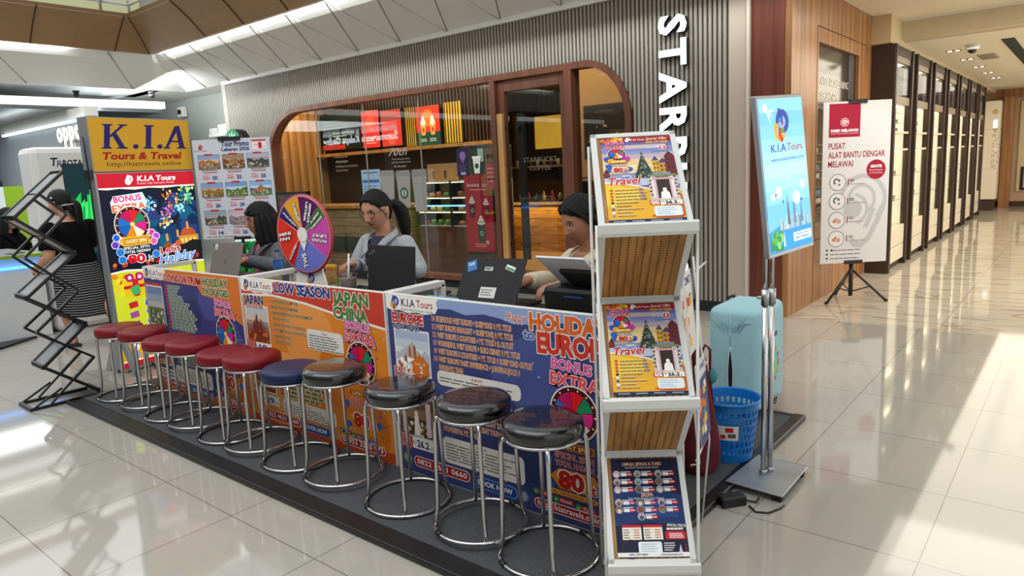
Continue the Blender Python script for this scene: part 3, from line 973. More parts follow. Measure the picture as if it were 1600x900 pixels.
        for i in range(9):
            wl = (0.30, 0.27, 0.32, 0.28, 0.30, 0.33, 0.29, 0.31, 0.27)[i]
            k.rect(0.245, 0.520 + i * 0.0285, 0.262, 0.538 + i * 0.0285, '#c22a2a')
            k.rect(0.268, 0.519 + i * 0.0285, 0.268 + wl, 0.540 + i * 0.0285, '#efe6cc')
            k.lines(0.272, 0.537 + i * 0.0285, wl * 0.97, 1, 0.02, 0.015, '#4d6a42', 40 + i, 0.02)
        cloud_note(k, 0.25, 0.785, 0.64, 0.885, 2, 4)
        start_from(k, 0.02, 0.79, '29', 0.20)
        foot_block(k, '0822 4621 0660')
        bu, bv = 0.835, 0.235
        phone2 = '08953 3370 973'
    else:
        k.rect(0, 0, 1, 1, '#3c4478')
        for (u, v, r, c) in ((0.7, 0.42, 0.25, '#4a5590'), (0.45, 0.62, 0.22, '#343c6c'), (0.2, 0.55, 0.2, '#454c80'), (0.75, 0.75, 0.18, '#2f3764')):
            k.circ(u, v, min(r, (1 - u) * W, (1 - v) * H), c, 24)
        rnd = random.Random(2)
        k.poly([(0.25, 0.05), (0.33, 0.045), (0.40, 0.065), (0.48, 0.05), (0.55, 0.060), (0.60, 0.078), (0.68, 0.072), (0.78, 0.05), (0.88, 0.035), (1, 0.03), (1, 0), (0.25, 0)], '#8fa3cf')
        for i in range(26):
            k.circ(0.3 + 0.68 * rnd.random(), 0.05 + 0.85 * rnd.random(), 0.003 + 0.004 * rnd.random(), ('#e0a070', '#d9dcea')[i % 2], 6)
        banner_common(k)
        k.text('EUROPE', 0.026, 0.150, 0.052, '#c8372c', w=0.165, bold=0.05, stroke=WH, sw=0.045)
        k.photo(0.036, 0.19, 0.21, 0.425, ('#a9b8d0', '#c4cdd9', '#dfe1e3'), '#b9bcc4', '#dfdcd6', ('#b0482a', '#f2f0ec', '#8c5a42', '#ffffff'), 6, frame=WH, bld=('#9c5a42', '#caa58a'))
        k.text('NEW YEAR', 0.028, 0.187, 0.034, '#26306c', w=0.14, bold=0.03, stroke=WH, sw=0.04)
        k.poly([(0.145 + 0.04 * (1 + 0.25 * (j % 2)) * math.cos(j * PI / 8) + 0.018, 0.385 + 0.058 * (1 + 0.25 * (j % 2)) * math.sin(j * PI / 8)) for j in range(16)], '#d9721f')
        k.text('2', 0.168, 0.412, 0.035, WH, bold=0.03, al='C')
        k.text('DISC UP', 0.165, 0.372, 0.016, '#fbe3c0', w=0.055, al='C')
        k.text('START', 0.015, 0.428, 0.028, '#c22020', w=0.065, bold=0.035, stroke=WH, sw=0.05)
        k.text('FROM', 0.015, 0.468, 0.028, '#c22020', w=0.065, bold=0.035, stroke=WH, sw=0.05)
        k.rect(0.085, 0.435, 0.215, 0.475, '#efece4')
        L = ('SPLENDOUR WEST EUROPE + ROERMOND & MT. TITLIS', 'WEST EUROPE HIGHLIGHT + ROERMOND & MT. TITLIS', 'WEST EUROPE 5 COUNTRIES + MT. TITLIS & B. OUTLET',
             'WONDERFUL WEST EUROPE + EURO DISNEY & MT. TITLIS', 'WEST EUROPE 5 COUNTRIES + MT. TITLIS & ROERMOND OUTLET', 'WEST EUROPE MAGIC EXPERIENCE + JUNGFRAUJOCH &', 'PANORAMIC TRAIN')
        ws = (0.34, 0.345, 0.345, 0.37, 0.42, 0.37, 0.115)
        for i, t in enumerate(L):
            v = 0.116 + i * 0.0425
            if i < 6:
                k.text(('10', '11', '12', '10', '09', '10')[i], 0.236, v, 0.026, '#c8372c', w=0.016, bold=0.02, stroke=WH)
            k.text(t, 0.258, v, 0.027, '#d98a4a', w=ws[i], bold=0.022, stroke='#f6e6cf', sw=0.035)
        k.text('Happy', 0.575, 0.062, 0.040, '#c8372c', w=0.085, bold=0.005, shear=0.25, stroke=WH, sw=0.045)
        k.text('HOLIDAY', 0.672, 0.090, 0.075, '#e0662c', w=0.29, bold=0.05, stroke=WH, sw=0.04)
        k.text('to', 0.645, 0.140, 0.046, '#3f63b0', w=0.046, bold=0.03, stroke=WH, sw=0.045)
        k.text('EUROPE', 0.700, 0.192, 0.090, '#d23a2a', w=0.27, bold=0.05, stroke=WH, sw=0.04)
        cloud_note(k, 0.245, 0.375, 0.625, 0.455, 3, 2)
        for i in range(5):
            wl = (0.36, 0.37, 0.38, 0.40, 0.35)[i]
            k.text(('WEST EUROPE HIGHLIGHT + ROERMOND', 'EUROPE 5 COUNTRIES + KEUKENHOF & TITLIS', 'PANORAMIC EUROPE HOLIDAY 2026 + TITLIS', 'AMAZING WEST EUROPE HOLIDAY TOUR + NEUSCHWANSTEIN', 'WONDERFUL MT. TITLIS')[i], 0.258, 0.535 + i * 0.042, 0.027, '#d98a4a', w=(0.34, 0.36, 0.36, 0.40, 0.17)[i], bold=0.022, stroke='#f6e6cf', sw=0.035)
        k.photo(0.03, 0.56, 0.212, 0.78, ('#6a4a38', '#8a6a52'), None, '#4a3428', ('#e8dcc8', '#7a5a42', '#caa58a'), 7, frame='#cfd9c2')
        k.rect(0.045, 0.58, 0.07, 0.77, '#e0c9cf'); k.rect(0.172, 0.58, 0.197, 0.77, '#e0c9cf')
        k.poly([(0.105, 0.775), (0.138, 0.775), (0.132, 0.66), (0.112, 0.66)], '#efe4d6'); k.circ(0.122, 0.648, 0.012, '#efe4d6', 12)
        start_from(k, 0.015, 0.785, '26.2', 0.20)
        cloud_note(k, 0.252, 0.735, 0.625, 0.88, 3, 6)
        foot_block(k, '0822 4621 0660')
        bu, bv = 0.825, 0.262
        phone2 = 'http://kiatravels.online'
    bonus_block(k, bu, bv, 1.0)
    k.spin(bu + 0.005, bv + 0.195, 0.098)
    deal_block(k, 0.645, kind == 1)
    k.text(phone2, 0.675, 0.953, 0.030, WH, w=0.255, bold=0.012)
    # gift bags and confetti
    rnd = random.Random(11 + kind)
    for i in range(22):
        u = 0.93 + 0.06 * rnd.random()
        k.circ(u, 0.22 + 0.7 * rnd.random(), 0.004 + 0.007 * rnd.random(), ('#5a7a35', '#e0a030', '#c8372c', '#3f63b0')[i % 4], 6)
    return k

TOPM = M('dark_table_top', '#25201d', 0.5)
TRIM = M('counter_white_plastic', '#dddbd6', 0.35)
LBL = ('white framed promotion counter with the CONSORTIUM HOLIDAY PACKAGES front', 'white framed promotion counter with the orange LOW SEASON JAPAN CHINA front',
       'white framed promotion counter with the blue HOLIDAY to EUROPE front')
for i, xc in enumerate((-4.375, -3.115, -1.855)):
    t = thing('promotion_counter', LBL[i], 'counter', (xc, 2.08, ZP), 0, 'promotion counters in a row')
    w = 0.625
    b = G(); b.box(-w, 0.0, 0.0, w, 0.022, 0.852, TRIM); b.build('front_board', t, bevel=0.003)
    kk = counter_front(i, 1.236, 0.842)
    kk.build('printed_front', t, loc=(0, -0.0004, 0.005))
    for sx in (-1, 1):
        f = G()
        x = sx * (w - 0.012)
        f.bar((x, 0.02, 0.838), (x, 0.37, 0.838), 0.024, 0.030, TRIM)
        f.bar((x, 0.358, 0.0), (x, 0.358, 0.838), 0.030, 0.024, TRIM, (1, 0, 0))
        f.bar((x, 0.02, 0.70), (x, 0.37, 0.70), 0.020, 0.022, TRIM)
        f.bar((x, 0.02, 0.06), (x, 0.37, 0.06), 0.020, 0.022, TRIM)
        f.build('side_frame', t, bevel=0.003)
    tp = G(); tp.box(-w + 0.025, 0.024, 0.70, w - 0.025, 0.61, 0.728, TOPM); tp.build('table_top', t, bevel=0.004)
    for sx in (-1, 1):
        l = G(); l.box(sx * (w - 0.06) - 0.02, 0.30, 0, sx * (w - 0.06) + 0.02, 0.34, 0.70, TRIM); l.build('leg', t, bevel=0.003)
ZT = ZP + 0.728

# ------------------------------------------------------------------ bar stools
RED = M('red_vinyl', '#740b17', 0.38, spec=0.3, noise=(6, 0.06))
NAVY = M('navy_vinyl', '#15214a', 0.38, spec=0.35)
WRAP = M('black_vinyl_in_film', '#0d0e10', 0.16, spec=0.5, coat=0.8, noise=(9, 0.4), bump=(30, 0.3))
def make_stool(label, seatmat, h, wrapped):
    t = thing('bar_stool', label, 'stool', group='stools along the counters')
    s = G()
    prof = [(0.0, h), (0.10, h), (0.132, h - 0.003), (0.145, h - 0.013), (0.1475, h - 0.03), (0.1475, h - 0.05), (0.141, h - 0.062), (0.10, h - 0.064), (0.0, h - 0.064)]
    s.lathe(prof[::-1], seatmat, 40)
    s.build('seat', t)
    r = G(); r.tube([(0.137 * math.cos(a), 0.137 * math.sin(a), h - 0.067) for a in [2 * PI * i / 36 for i in range(36)]], 0.0065, CHROME, 8, closed=True); r.build('seat_rim', t)
    for i in range(4):
        a = PI / 4 + i * PI / 2
        c, sn = math.cos(a), math.sin(a)
        l = G()
        l.tube([(q * c, q * sn, z) for q, z in ((0.132, h - 0.068), (0.143, h - 0.074), (0.151, h - 0.088), (0.153, h - 0.12), (0.158, 0.20), (0.162, 0.09), (0.170, 0.035), (0.178, 0.010))], 0.0085, CHROME, 8)
        l.build('leg', t)
    b = G(); b.tube([(0.18 * math.cos(a), 0.18 * math.sin(a), 0.0095) for a in [2 * PI * i / 44 for i in range(44)]], 0.0085, CHROME, 8, closed=True); b.build('foot_ring', t)
    for i in range(2):
        a = 1.4 + i * 2.9
        q = G(); q.tube([(0.18 * math.cos(a + d), 0.18 * math.sin(a + d), 0.0112) for d in (-0.09, 0, 0.09)], 0.0105, BLACK, 8); q.build('rubber_clip', t)
    return t
ST = [((-4.983, 1.872), 'R', 'red topped chrome stool at the far end of the row, beside the yellow sign'),
      ((-4.612, 1.872), 'R', 'second red stool from the yellow sign'),
      ((-4.276, 1.872), 'R', 'third red stool from the yellow sign'),
      ((-3.966, 1.872), 'R', 'third red stool from the navy one'),
      ((-3.632, 1.878), 'R', 'red stool second from the navy one'),
      ((-3.333, 1.872), 'R', 'bright red stool directly beside the navy stool'),
      ((-2.990, 1.878), 'N', 'navy blue padded chrome stool, the only blue seat in the row'),
      ((-2.628, 1.872), 'B', 'black stool in plastic film directly beside the navy stool'),
      ((-2.192, 1.878), 'B', 'black film wrapped stool second from the navy one'),
      ((-1.768, 1.872), 'B', 'black film wrapped stool in front of the BOOK NOW print of the blue counter'),
      ((-1.436, 1.868), 'B', 'black film wrapped stool right beside the brochure stand')]
protos = {}
for i, ((x, y), kd, lb) in enumerate(ST):
    if kd not in protos:
        protos[kd] = make_stool(lb, {'R': RED, 'N': NAVY, 'B': WRAP}[kd], 0.52 if kd == 'B' else 0.485, kd == 'B')
        o = protos[kd]
    else:
        o = dup(protos[kd], label=lb)
    o.location = (x, y, ZP + (0.0195 if i % 2 else 0.0005))       # the foot rings overlap: every other one rests on its neighbours
    o.rotation_euler = (0, 0, 0.06 * math.sin(i * 2.3))
    o['group'] = {'R': 'red stools along the counters', 'N': 'stools along the counters', 'B': 'black stools along the counters'}[kd]

# ------------------------------------------------------------------ yellow sign with lit poster
ang = math.atan2(0.99, -0.137)
KU = (-0.137, 0.99, 0)
ks = thing('sign_stand', 'tall stand with yellow K.I.A Tours & Travel box over a lit bonus poster', 'sign', mat=basis((-5.745, 2.526, 0.0), KU))
g = G()
g.box(-0.41, 0.0, 1.54, 0.41, 0.13, 1.945, M('sign_box_grey', '#8d8f92', 0.45, 0.4)); g.build('sign_box', ks, bevel=0.004)
k = Ink(0.806, 0.393)
k.rect(0, 0, 1, 1, '#e0a92e')
IND = '#2b2270'
def serif(k, polys, u, v, sc, col):
    for P in polys:
        k.poly([(u + (x * 1.26 + 0.16 * y) * sc, v - y * sc * k.W / k.H) for x, y in P], col)
KK = [[(0.00, 0), (0.34, 0), (0.34, 0.04), (0.26, 0.08), (0.26, 0.92), (0.34, 0.96), (0.34, 1), (0.00, 1), (0.00, 0.96), (0.07, 0.92), (0.07, 0.08), (0.00, 0.04)],
      [(0.26, 0.44), (0.26, 0.56), (0.60, 0.94), (0.52, 0.96), (0.52, 1), (0.84, 1), (0.84, 0.96), (0.72, 0.93), (0.40, 0.58)],
      [(0.34, 0.53), (0.46, 0.66), (0.78, 0.07), (0.88, 0.04), (0.88, 0), (0.50, 0), (0.50, 0.04), (0.58, 0.07)]]
II = [[(0.00, 0), (0.36, 0), (0.36, 0.04), (0.28, 0.08), (0.28, 0.92), (0.36, 0.96), (0.36, 1), (0.00, 1), (0.00, 0.96), (0.08, 0.92), (0.08, 0.08), (0.00, 0.04)]]
AA = [[(0.0, 0), (0.26, 0), (0.26, 0.04), (0.18, 0.07), (0.52, 0.83), (0.46, 0.98), (0.40, 0.98), (0.08, 0.09), (0.0, 0.04)],
      [(0.46, 1.0), (0.58, 1.0), (0.80, 0.07), (0.88, 0.04), (0.88, 0), (0.50, 0), (0.50, 0.04), (0.60, 0.07), (0.44, 0.86)],
      [(0.26, 0.28), (0.60, 0.28), (0.59, 0.35), (0.28, 0.35)]]
serif(k, KK, 0.095, 0.575, 0.225, IND)
serif(k, [[(0.09 + 0.1 * math.cos(a), 0.09 + 0.1 * math.sin(a)) for a in [2 * PI * i / 18 for i in range(18)]]], 0.395, 0.575, 0.225, IND)
serif(k, II, 0.495, 0.575, 0.225, IND)
serif(k, [[(0.09 + 0.1 * math.cos(a), 0.09 + 0.1 * math.sin(a)) for a in [2 * PI * i / 18 for i in range(18)]]], 0.640, 0.575, 0.225, IND)
serif(k, AA, 0.705, 0.575, 0.225, IND)
k.text('Tours & Travel', 0.095, 0.775, 0.13, '#b4171c', w=0.80, bold=0.035, shear=0.22)
k.text('http://kiatravels.online', 0.125, 0.905, 0.085, '#1c1c1c', w=0.75)
k.build('yellow_face', ks, loc=(0, -0.0004, 1.546))
g = G()
g.box(-0.41, 0.0, 0.03, 0.41, 0.085, 1.538, M('sign_frame_grey', '#9b9da0', 0.4, 0.5)); g.build('poster_case', ks, bevel=0.004)
LIT = 0.62
k = Ink(0.79, 1.49, lit=LIT)
k.rect(0, 0, 1, 1, '#12182a')
rnd = random.Random(5)
for i in range(60):                                                       # night sky glow patches
    u, v = 0.45 + 0.5 * rnd.random(), 0.14 + 0.24 * rnd.random()
    k.circ(u, v, 0.02 + 0.05 * rnd.random(), ('#1b4a86', '#123a6a', '#0f5a7a', '#2a3a78', '#0e2a52')[i % 5], 14)
for (u, v, r, cs) in ((0.72, 0.115, 0.10, ('#f0b53a', '#e0602a', '#fbe08a')), (0.47, 0.17, 0.075, ('#9fd8e8', '#4fa8d0', '#e8f6fa')), (0.66, 0.205, 0.06, ('#d05a9a', '#8a4ab0', '#f0a0c8')), (0.80, 0.20, 0.05, ('#4fd0d8', '#2a8ab0', '#c0f0f0')),
                      (0.63, 0.27, 0.06, ('#e8d07a', '#c08a3a', '#fff0b0')), (0.92, 0.10, 0.07, ('#3fa868', '#8fd8a8', '#d8f0a0')), (0.90, 0.15, 0.06, ('#2f8f58', '#b8e0c8', '#70c090'))):
    for j in range(34):
        a, q = rnd.random() * 2 * PI, rnd.random()
        x, y = u + q * r * math.cos(a) / 0.79, v + q * r * math.sin(a) / 1.49
        if 0.02 < x < 0.98:
            k.circ(x, y, 0.004 + 0.009 * rnd.random(), cs[j % 3], 6)
for (u, w_, t, c) in ((0.86, 0.22, 0.305, '#d9962e'), (0.62, 0.13, 0.36, '#a04a1e'), (0.74, 0.10, 0.345, '#c8642a')):
    u0 = min(u, 0.995 - w_ / 2)
    k.rect(u0 - w_ / 2, t + 0.045, u0 + w_ / 2, 0.43, c)
    k.circ(u0, t + 0.045, w_ * 0.40 * 0.79, '#b5532a' if w_ > 0.2 else c, 16, a0=0, a1=180)
    k.rect(u0 - 0.012, t - 0.03, u0 + 0.012, t + 0.01, '#e0a040')
    for j in range(4):
        k.rect(u0 - w_ * 0.4 + j * w_ * 0.22, t + 0.06, u0 - w_ * 0.4 + j * w_ * 0.22 + 0.02, t + 0.10, '#ffe9a0')
k.poly([(0.5, 0.45), (1, 0.45), (1, 0.385), (0.9, 0.375), (0.8, 0.395), (0.66, 0.40), (0.5, 0.41)], '#14161a')
k.poly([(0.0, 0.0), (0.0, 0.078), (0.08, 0.083), (0.2, 0.078), (0.35, 0.086), (0.5, 0.079), (0.65, 0.085), (0.8, 0.079), (1, 0.08), (1, 0)], '#f6efe8')
k.rect(0, 0, 1, 0.072, '#c01a2c')
k.swirl(0.30, 0.036, 0.034, '#ffffff')
k.text('K.I.A Tours', 0.385, 0.043, 0.026, '#ffffff', w=0.41, bold=0.03, shear=0.12)
k.text('Kami ada karena Anda', 0.385, 0.060, 0.011, '#f3d9d9', w=0.39)
k.poly([(0.10, 0.185), (0.09, 0.145), (0.13, 0.115), (0.42, 0.100), (0.46, 0.15), (0.44, 0.182), (0.26, 0.200)], '#cfe6f4')
k.text('BONUS', 0.265, 0.143, 0.030, '#e0377e', w=0.28, bold=0.04, stroke='#ffffff', al='C', rot=0.06)
k.text('EXTRA', 0.27, 0.190, 0.034, '#e8663a', w=0.34, bold=0.04, stroke='#ffffff', al='C', rot=0.06)
k.spin(0.275, 0.262, 0.125)
for (u, v, c) in ((0.10, 0.325, '#2a62d0'), (0.16, 0.345, '#f0b020'), (0.08, 0.36, '#6a3ac0'), (0.46, 0.315, '#e0409a'), (0.50, 0.335, '#b83ad0'), (0.47, 0.36, '#f0609a')):
    k.circ(u, v, 0.032, '#e8eef8', 12); k.circ(u, v, 0.026, c, 12)
k.rect(0.15, 0.325, 0.43, 0.372, '#f0b52a', r=0.008); k.rect(0.165, 0.332, 0.415, 0.365, '#c88a12', r=0.006)
k.text('LUCKY SPIN', 0.29, 0.357, 0.017, '#fff6c0', w=0.21, bold=0.03, al='C')
k.text('SPECIAL 29TH', 0.29, 0.390, 0.014, '#ffffff', w=0.26, bold=0.02, al='C')
k.text('TOTAL HADIAH', 0.29, 0.410, 0.014, '#ffffff', w=0.27, bold=0.02, al='C')
for (u, v) in ((0.12, 0.40), (0.48, 0.43), (0.13, 0.44)):
    k.circ(u, v, 0.034, '#bcd8f4', 10); k.circ(u, v, 0.029, '#2a7ad0', 10)
for j in range(26):
    u, v = 0.03 + 0.94 * rnd.random(), 0.455 + 0.025 * rnd.random()
    k.circ(u, v, 0.014, ('#c0392b', '#e0802a', '#8a1f1a')[j % 3], 8)
k.text('80', 0.27, 0.462, 0.042, '#d01c2a', w=0.18, bold=0.05, stroke='#ffffff', sw=0.05, al='C')
k.text('Jt', 0.415, 0.455, 0.026, '#d0d8e8', w=0.07, bold=0.03, al='C')
k.text("Let's", 0.64, 0.430, 0.034, '#d0243a', w=0.22, bold=0.03, stroke='#ffffff', sw=0.04, al='C', rot=0.08)
k.text('Holiday', 0.50, 0.486, 0.046, '#3a8ae0', w=0.42, bold=0.02, shear=0.35, stroke='#ffffff', sw=0.04, rot=0.06)
k.poly([(0, 1), (1, 1), (1, 0.495), (0.85, 0.488), (0.7, 0.497), (0.5, 0.490), (0.3, 0.499), (0.15, 0.491), (0, 0.498)], '#ffffff')
k.poly([(0, 1), (1, 1), (1, 0.502), (0.85, 0.497), (0.7, 0.505), (0.5, 0.498), (0.3, 0.507), (0.15, 0.499), (0, 0.505)], '#cfd82e')
for j in range(40):
    k.circ(0.02 + 0.40 * rnd.random(), 0.515 + 0.10 * rnd.random(), 0.012 + 0.014 * rnd.random(), ('#f0c81e', '#e08a1e', '#e8e03a', '#d0541e')[j % 4], 8)
k.rect(0.10, 0.545, 0.36, 0.635, '#e8c01a', r=0.01); k.rect(0.19, 0.545, 0.25, 0.635, '#c8202a'); k.rect(0.10, 0.575, 0.36, 0.592, '#c8202a')
for sx in (-1, 1):
    k.circ(0.22 + sx * 0.05, 0.535, 0.034, '#b01c6a', 12); k.circ(0.22 + sx * 0.05, 0.535, 0.016, '#f0d0e0', 10)
k.rect(0.17, 0.58, 0.26, 0.625, '#3fb060', r=0.01, rot=0.3)
for j, (t, c) in enumerate((('Diskon', '#c8202a'), ('Voucher Belanja', '#9a4a9a'), ('Voucher Tour', '#9a4a9a'), ('Merchandise', '#2a62d0'))):
    v = 0.69 + j * 0.052
    k.rect(0.13, v - 0.028, 0.22, v + 0.004, c, r=0.006, rot=0.12)
    k.text(t, 0.29, v, 0.026, '#2a4ab8', w=(0.32, 0.6, 0.5, 0.5)[j], bold=0.03, shear=0.12, stroke='#ffffff')
k.rect(0, 0.83, 1, 0.965, '#e8a818')
for j in range(3):
    k.circ(0.14, 0.86 + j * 0.04, 0.03, ('#58a8d8', '#f0f0f0', '#8a9ad8')[j], 10)
    k.text(('All Tour Asia', 'Europe', 'Umroh & Muslim Tour')[j], 0.29, 0.868 + j * 0.04, 0.022, '#2a4ab8', w=(0.5, 0.3, 0.62)[j], bold=0.02, stroke='#ffffff')
k.rect(0, 0.965, 1, 0.972, '#ffffff'); k.rect(0, 0.972, 1, 1, '#c01a2c')
k.build('lit_poster', ks, loc=(0, -0.0005, 0.04))
for sx in (-1, 1):
    g = G()
    x = sx * 0.385
    g.prism([(x - 0.02, 0), (x + 0.02, 0), (x + 0.02, 0.3), (x - 0.02, 0.3)], 0.085, 0.115, ALU, 'y')
    g.build('post', ks)
for sx in (-1, 1):
    f = G(); x = sx * 0.385; f.prism([(-0.20, 0.0), (-0.11, 0.0), (0.0, 0.22), (0.085, 0.22), (0.20, 0.0), (0.27, 0.0), (0.10, 0.30), (-0.03, 0.30)], x - 0.012, x + 0.012, ALU, 'x'); f.build('foot', ks, bevel=0.002)
g = G(); g.tube([(-0.425, 0.05, 1.80), (-0.432, 0.03, 1.72), (-0.425, 0.04, 1.58), (-0.425, 0.05, 1.2), (-0.425, 0.05, 0.6), (-0.41, 0.07, 0.25)], 0.006, BLACK, 6)
g.box(-0.435, 0.01, 1.50, -0.411, 0.08, 1.56, BLACK); g.build('cable', ks)
g = G(); g.tube([(0.12, -0.03, 0.03), (0.04, -0.12, 0.012), (-0.08, -0.18, 0.01), (-0.20, -0.10, 0.01), (-0.16, 0.02, 0.02), (-0.02, 0.10, 0.06)], 0.007, BLACK, 6); g.build('power_lead', ks)
# ------------------------------------------------------------------ brochure stand at the front corner
RW = M('stand_white_metal', '#d3d3cf', 0.35, 0.1)
PEG = node_wood('pegboard_oak', '#86581f', '#b9853f', (26, 26, 5), 0.5, pegs=True)
def travel_poster(W, H):
    k = Ink(W, H)
    rnd = random.Random(3)
    k.rect(0, 0, 1, 1, '#8a94c0')
    for i, c in enumerate(('#5a6aa8', '#7f86b8', '#b8a8b4', '#dcc08a', '#e8cf98')):
        k.rect(0, 0.05 + i * 0.075, 1, 0.05 + (i + 1) * 0.08, c)
    for i in range(16):
        k.rect(0.2 + 0.5 * rnd.random(), 0.10 + 0.22 * rnd.random(), 0.75 + 0.2 * rnd.random(), 0.107 + 0.22 * rnd.random() * 0 + 0.1 * rnd.random() + 0.02, ('#8e93bd', '#c9b3b0', '#6d76ad')[i % 3]) if i < 3 else None
    for (u, w, t, c, r_) in ((0.73, 0.10, 0.25, '#c9a03a', '#4a4a78'), (0.83, 0.14, 0.28, '#c08a34', '#3f4478'), (0.93, 0.14, 0.20, '#6a2a2a', '#5a2430'), (0.03, 0.10, 0.38, '#7a3030', '#5a2430'), (0.30, 0.13, 0.40, '#d8c8b8', '#8aa0c8')):
        a, b = max(0, u - w / 2), min(1, u + w / 2)
        k.rect(a, t + 0.06, b, 0.56, c)
        k.poly([(a, t + 0.06), (b, t + 0.06), ((a + b) / 2, t)], r_)
        for j in range(6):
            k.rect(a + (b - a) * (0.2 + 0.4 * (j % 2)), t + 0.09 + 0.05 * (j // 2), a + (b - a) * (0.38 + 0.4 * (j % 2)), t + 0.11 + 0.05 * (j // 2), '#3a2a3a')
    k.rect(0, 0.50, 1, 0.60, '#b9bfd6')
    for j in range(9):
        w = 0.03 + 0.016 * j
        k.poly([(0.555 - w, 0.245 + 0.03 * (j + 1)), (0.555 + w, 0.245 + 0.03 * (j + 1)), (0.555 + w * 0.3, 0.225 + 0.03 * j), (0.555 - w * 0.3, 0.225 + 0.03 * j)], ('#2a3a34', '#3a4a42')[j % 2])
    for j in range(46):
        h = rnd.random()
        k.circ(0.555 + (rnd.random() - 0.5) * 0.30 * h, 0.24 + 0.27 * h, 0.0022, ('#d8c8a0', '#8a9a98', '#5a6a60')[j % 3], 6)
    k.rect(0.545, 0.20, 0.565, 0.235, '#3a4a42')
    k.poly([(0, 1), (1, 1), (1, 0.66), (0.86, 0.63), (0.62, 0.645), (0.45, 0.60), (0.28, 0.575), (0.14, 0.56), (0, 0.545)], '#ece4d0')
    k.poly([(0, 1), (1, 1), (1, 0.675), (0.86, 0.645), (0.62, 0.66), (0.45, 0.615), (0.28, 0.59), (0.14, 0.575), (0, 0.56)], '#e0a82c')
    k.poly([(0, 0.82), (0.5, 0.76), (0.45, 0.64), (0.2, 0.60), (0, 0.575)], '#e6c238')
    k.poly([(0.55, 0.95), (1, 0.95), (1, 0.72), (0.9, 0.675), (0.8, 0.80)], '#b8641e')
    k.poly([(0, 0), (1, 0), (1, 0.07), (0.85, 0.062), (0.6, 0.072), (0.3, 0.064), (0, 0.07)], '#9a1a26')
    for j in range(14):
        k.circ(0.03 + 0.27 * rnd.random(), 0.015 + 0.05 * rnd.random(), 0.008, ('#e0a030', '#c8641e', '#e8c84a')[j % 3], 8)
    k.swirl(0.385, 0.035, 0.009, '#ffffff')
    k.text('K.I.A Tours', 0.43, 0.047, 0.024, '#ffffff', w=0.20, bold=0.01)
    k.text('Special Offer', 0.80, 0.045, 0.030, '#f4e4cc', w=0.30, bold=0.01, shear=0.3, al='C', stroke='#b0422a', sw=0.03)
    k.text('END OF YEAR', 0.80, 0.092, 0.032, '#e8b05a', w=0.31, bold=0.03, al='C', stroke='#8a3a1e', sw=0.03)
    k.text('CICILAN', 0.74, 0.155, 0.034, '#dfe6f2', w=0.2, bold=0.03, al='C', stroke='#4a6ab0')
    k.circ(0.86, 0.15, 0.012, '#ffffff', 14); k.circ(0.86, 0.15, 0.010, '#c01c24', 14)
    k.text('0', 0.86, 0.165, 0.034, '#ffffff', bold=0.03, al='C')
    k.text('%', 0.93, 0.16, 0.024, '#c01c24', bold=0.03, al='C', stroke='#ffffff')
    k.text('BONUS', 0.20, 0.092, 0.036, '#d8407e', w=0.26, bold=0.04, al='C', stroke='#f8e0ec')
    k.text('EXTRA', 0.20, 0.138, 0.038, '#d8504a', w=0.30, bold=0.04, al='C', stroke='#f8e0ec')
    k.spin(0.21, 0.215, 0.026)
    for (u, v, c) in ((0.07, 0.275, '#2a52b8'), (0.12, 0.30, '#e8a828'), (0.34, 0.275, '#c83a8a'), (0.30, 0.30, '#9a3ab0')):
        k.circ(u, v, 0.011, c, 10)
    k.rect(0.10, 0.295, 0.33, 0.33, '#d99a24', r=0.004)
    k.text('LUCKY SPIN', 0.215, 0.321, 0.017, '#fff0c0', w=0.19, bold=0.03, al='C')
    k.text('TOTAL HADIAH', 0.215, 0.365, 0.018, '#3f5aa8', w=0.24, bold=0.03, al='C', stroke='#ffffff')
    for (u, v) in ((0.08, 0.36), (0.10, 0.405), (0.36, 0.40)):
        k.circ(u, v, 0.011, '#2a5ab8', 10)
    k.poly([(0.10, 0.43), (0.33, 0.43), (0.36, 0.385), (0.12, 0.38)], '#ecb878')
    k.text('80', 0.205, 0.432, 0.048, '#b01c24', w=0.13, bold=0.05, al='C', stroke='#f4ead8')
    k.text('Jt', 0.305, 0.428, 0.03, '#b01c24', w=0.05, bold=0.03, al='C', stroke='#f4ead8')
    k.text("Let's", 0.32, 0.515, 0.034, '#2a52b8', w=0.17, bold=0.03, al='C', stroke='#ffffff')
    k.text('Travel', 0.06, 0.590, 0.085, '#c01c24', w=0.45, bold=0.02, shear=0.35, stroke='#f8ece0', sw=0.035, rot=0.06)
    for i in range(9):
        v = 0.655 + i * 0.035
        k.circ(0.075, v - 0.008, 0.0052, ('#c8442a', '#c8442a', '#c8442a', '#c8442a', '#2a2a2a', '#dfe3ea', '#2a5a98', '#ece8de', '#7a8aa8')[i], 8)
        k.lines(0.12, v, (0.36, 0.42, 0.42, 0.42, 0.30, 0.20, 0.36, 0.2, 0.24)[i], 1, 0.02, 0.017, '#f0e0b0', i, 0.05)
        k.lines(0.122, v + 0.001, (0.36, 0.42, 0.42, 0.42, 0.30, 0.20, 0.36, 0.2, 0.24)[i], 1, 0.02, 0.012, '#8a6a2a', i, 0.05)
    for i, t in enumerate(('2jt', '5jt', '10jt', '20jt')):
        k.text(t, 0.44, 0.655 + i * 0.035, 0.024, '#7a6a9a', bold=0.02, al='L')
    k.rect(0.585, 0.50, 0.97, 0.775, '#d9d2c4')
    k.rect(0.60, 0.515, 0.955, 0.76, '#3a2a22')
    for a, b in ((0.60, 0.69), (0.865, 0.955)):
        k.rect(a, 0.515, b, 0.76, '#c8b0b4'); k.rect(a + 0.025, 0.515, a + 0.06, 0.76, '#e4d4d4')
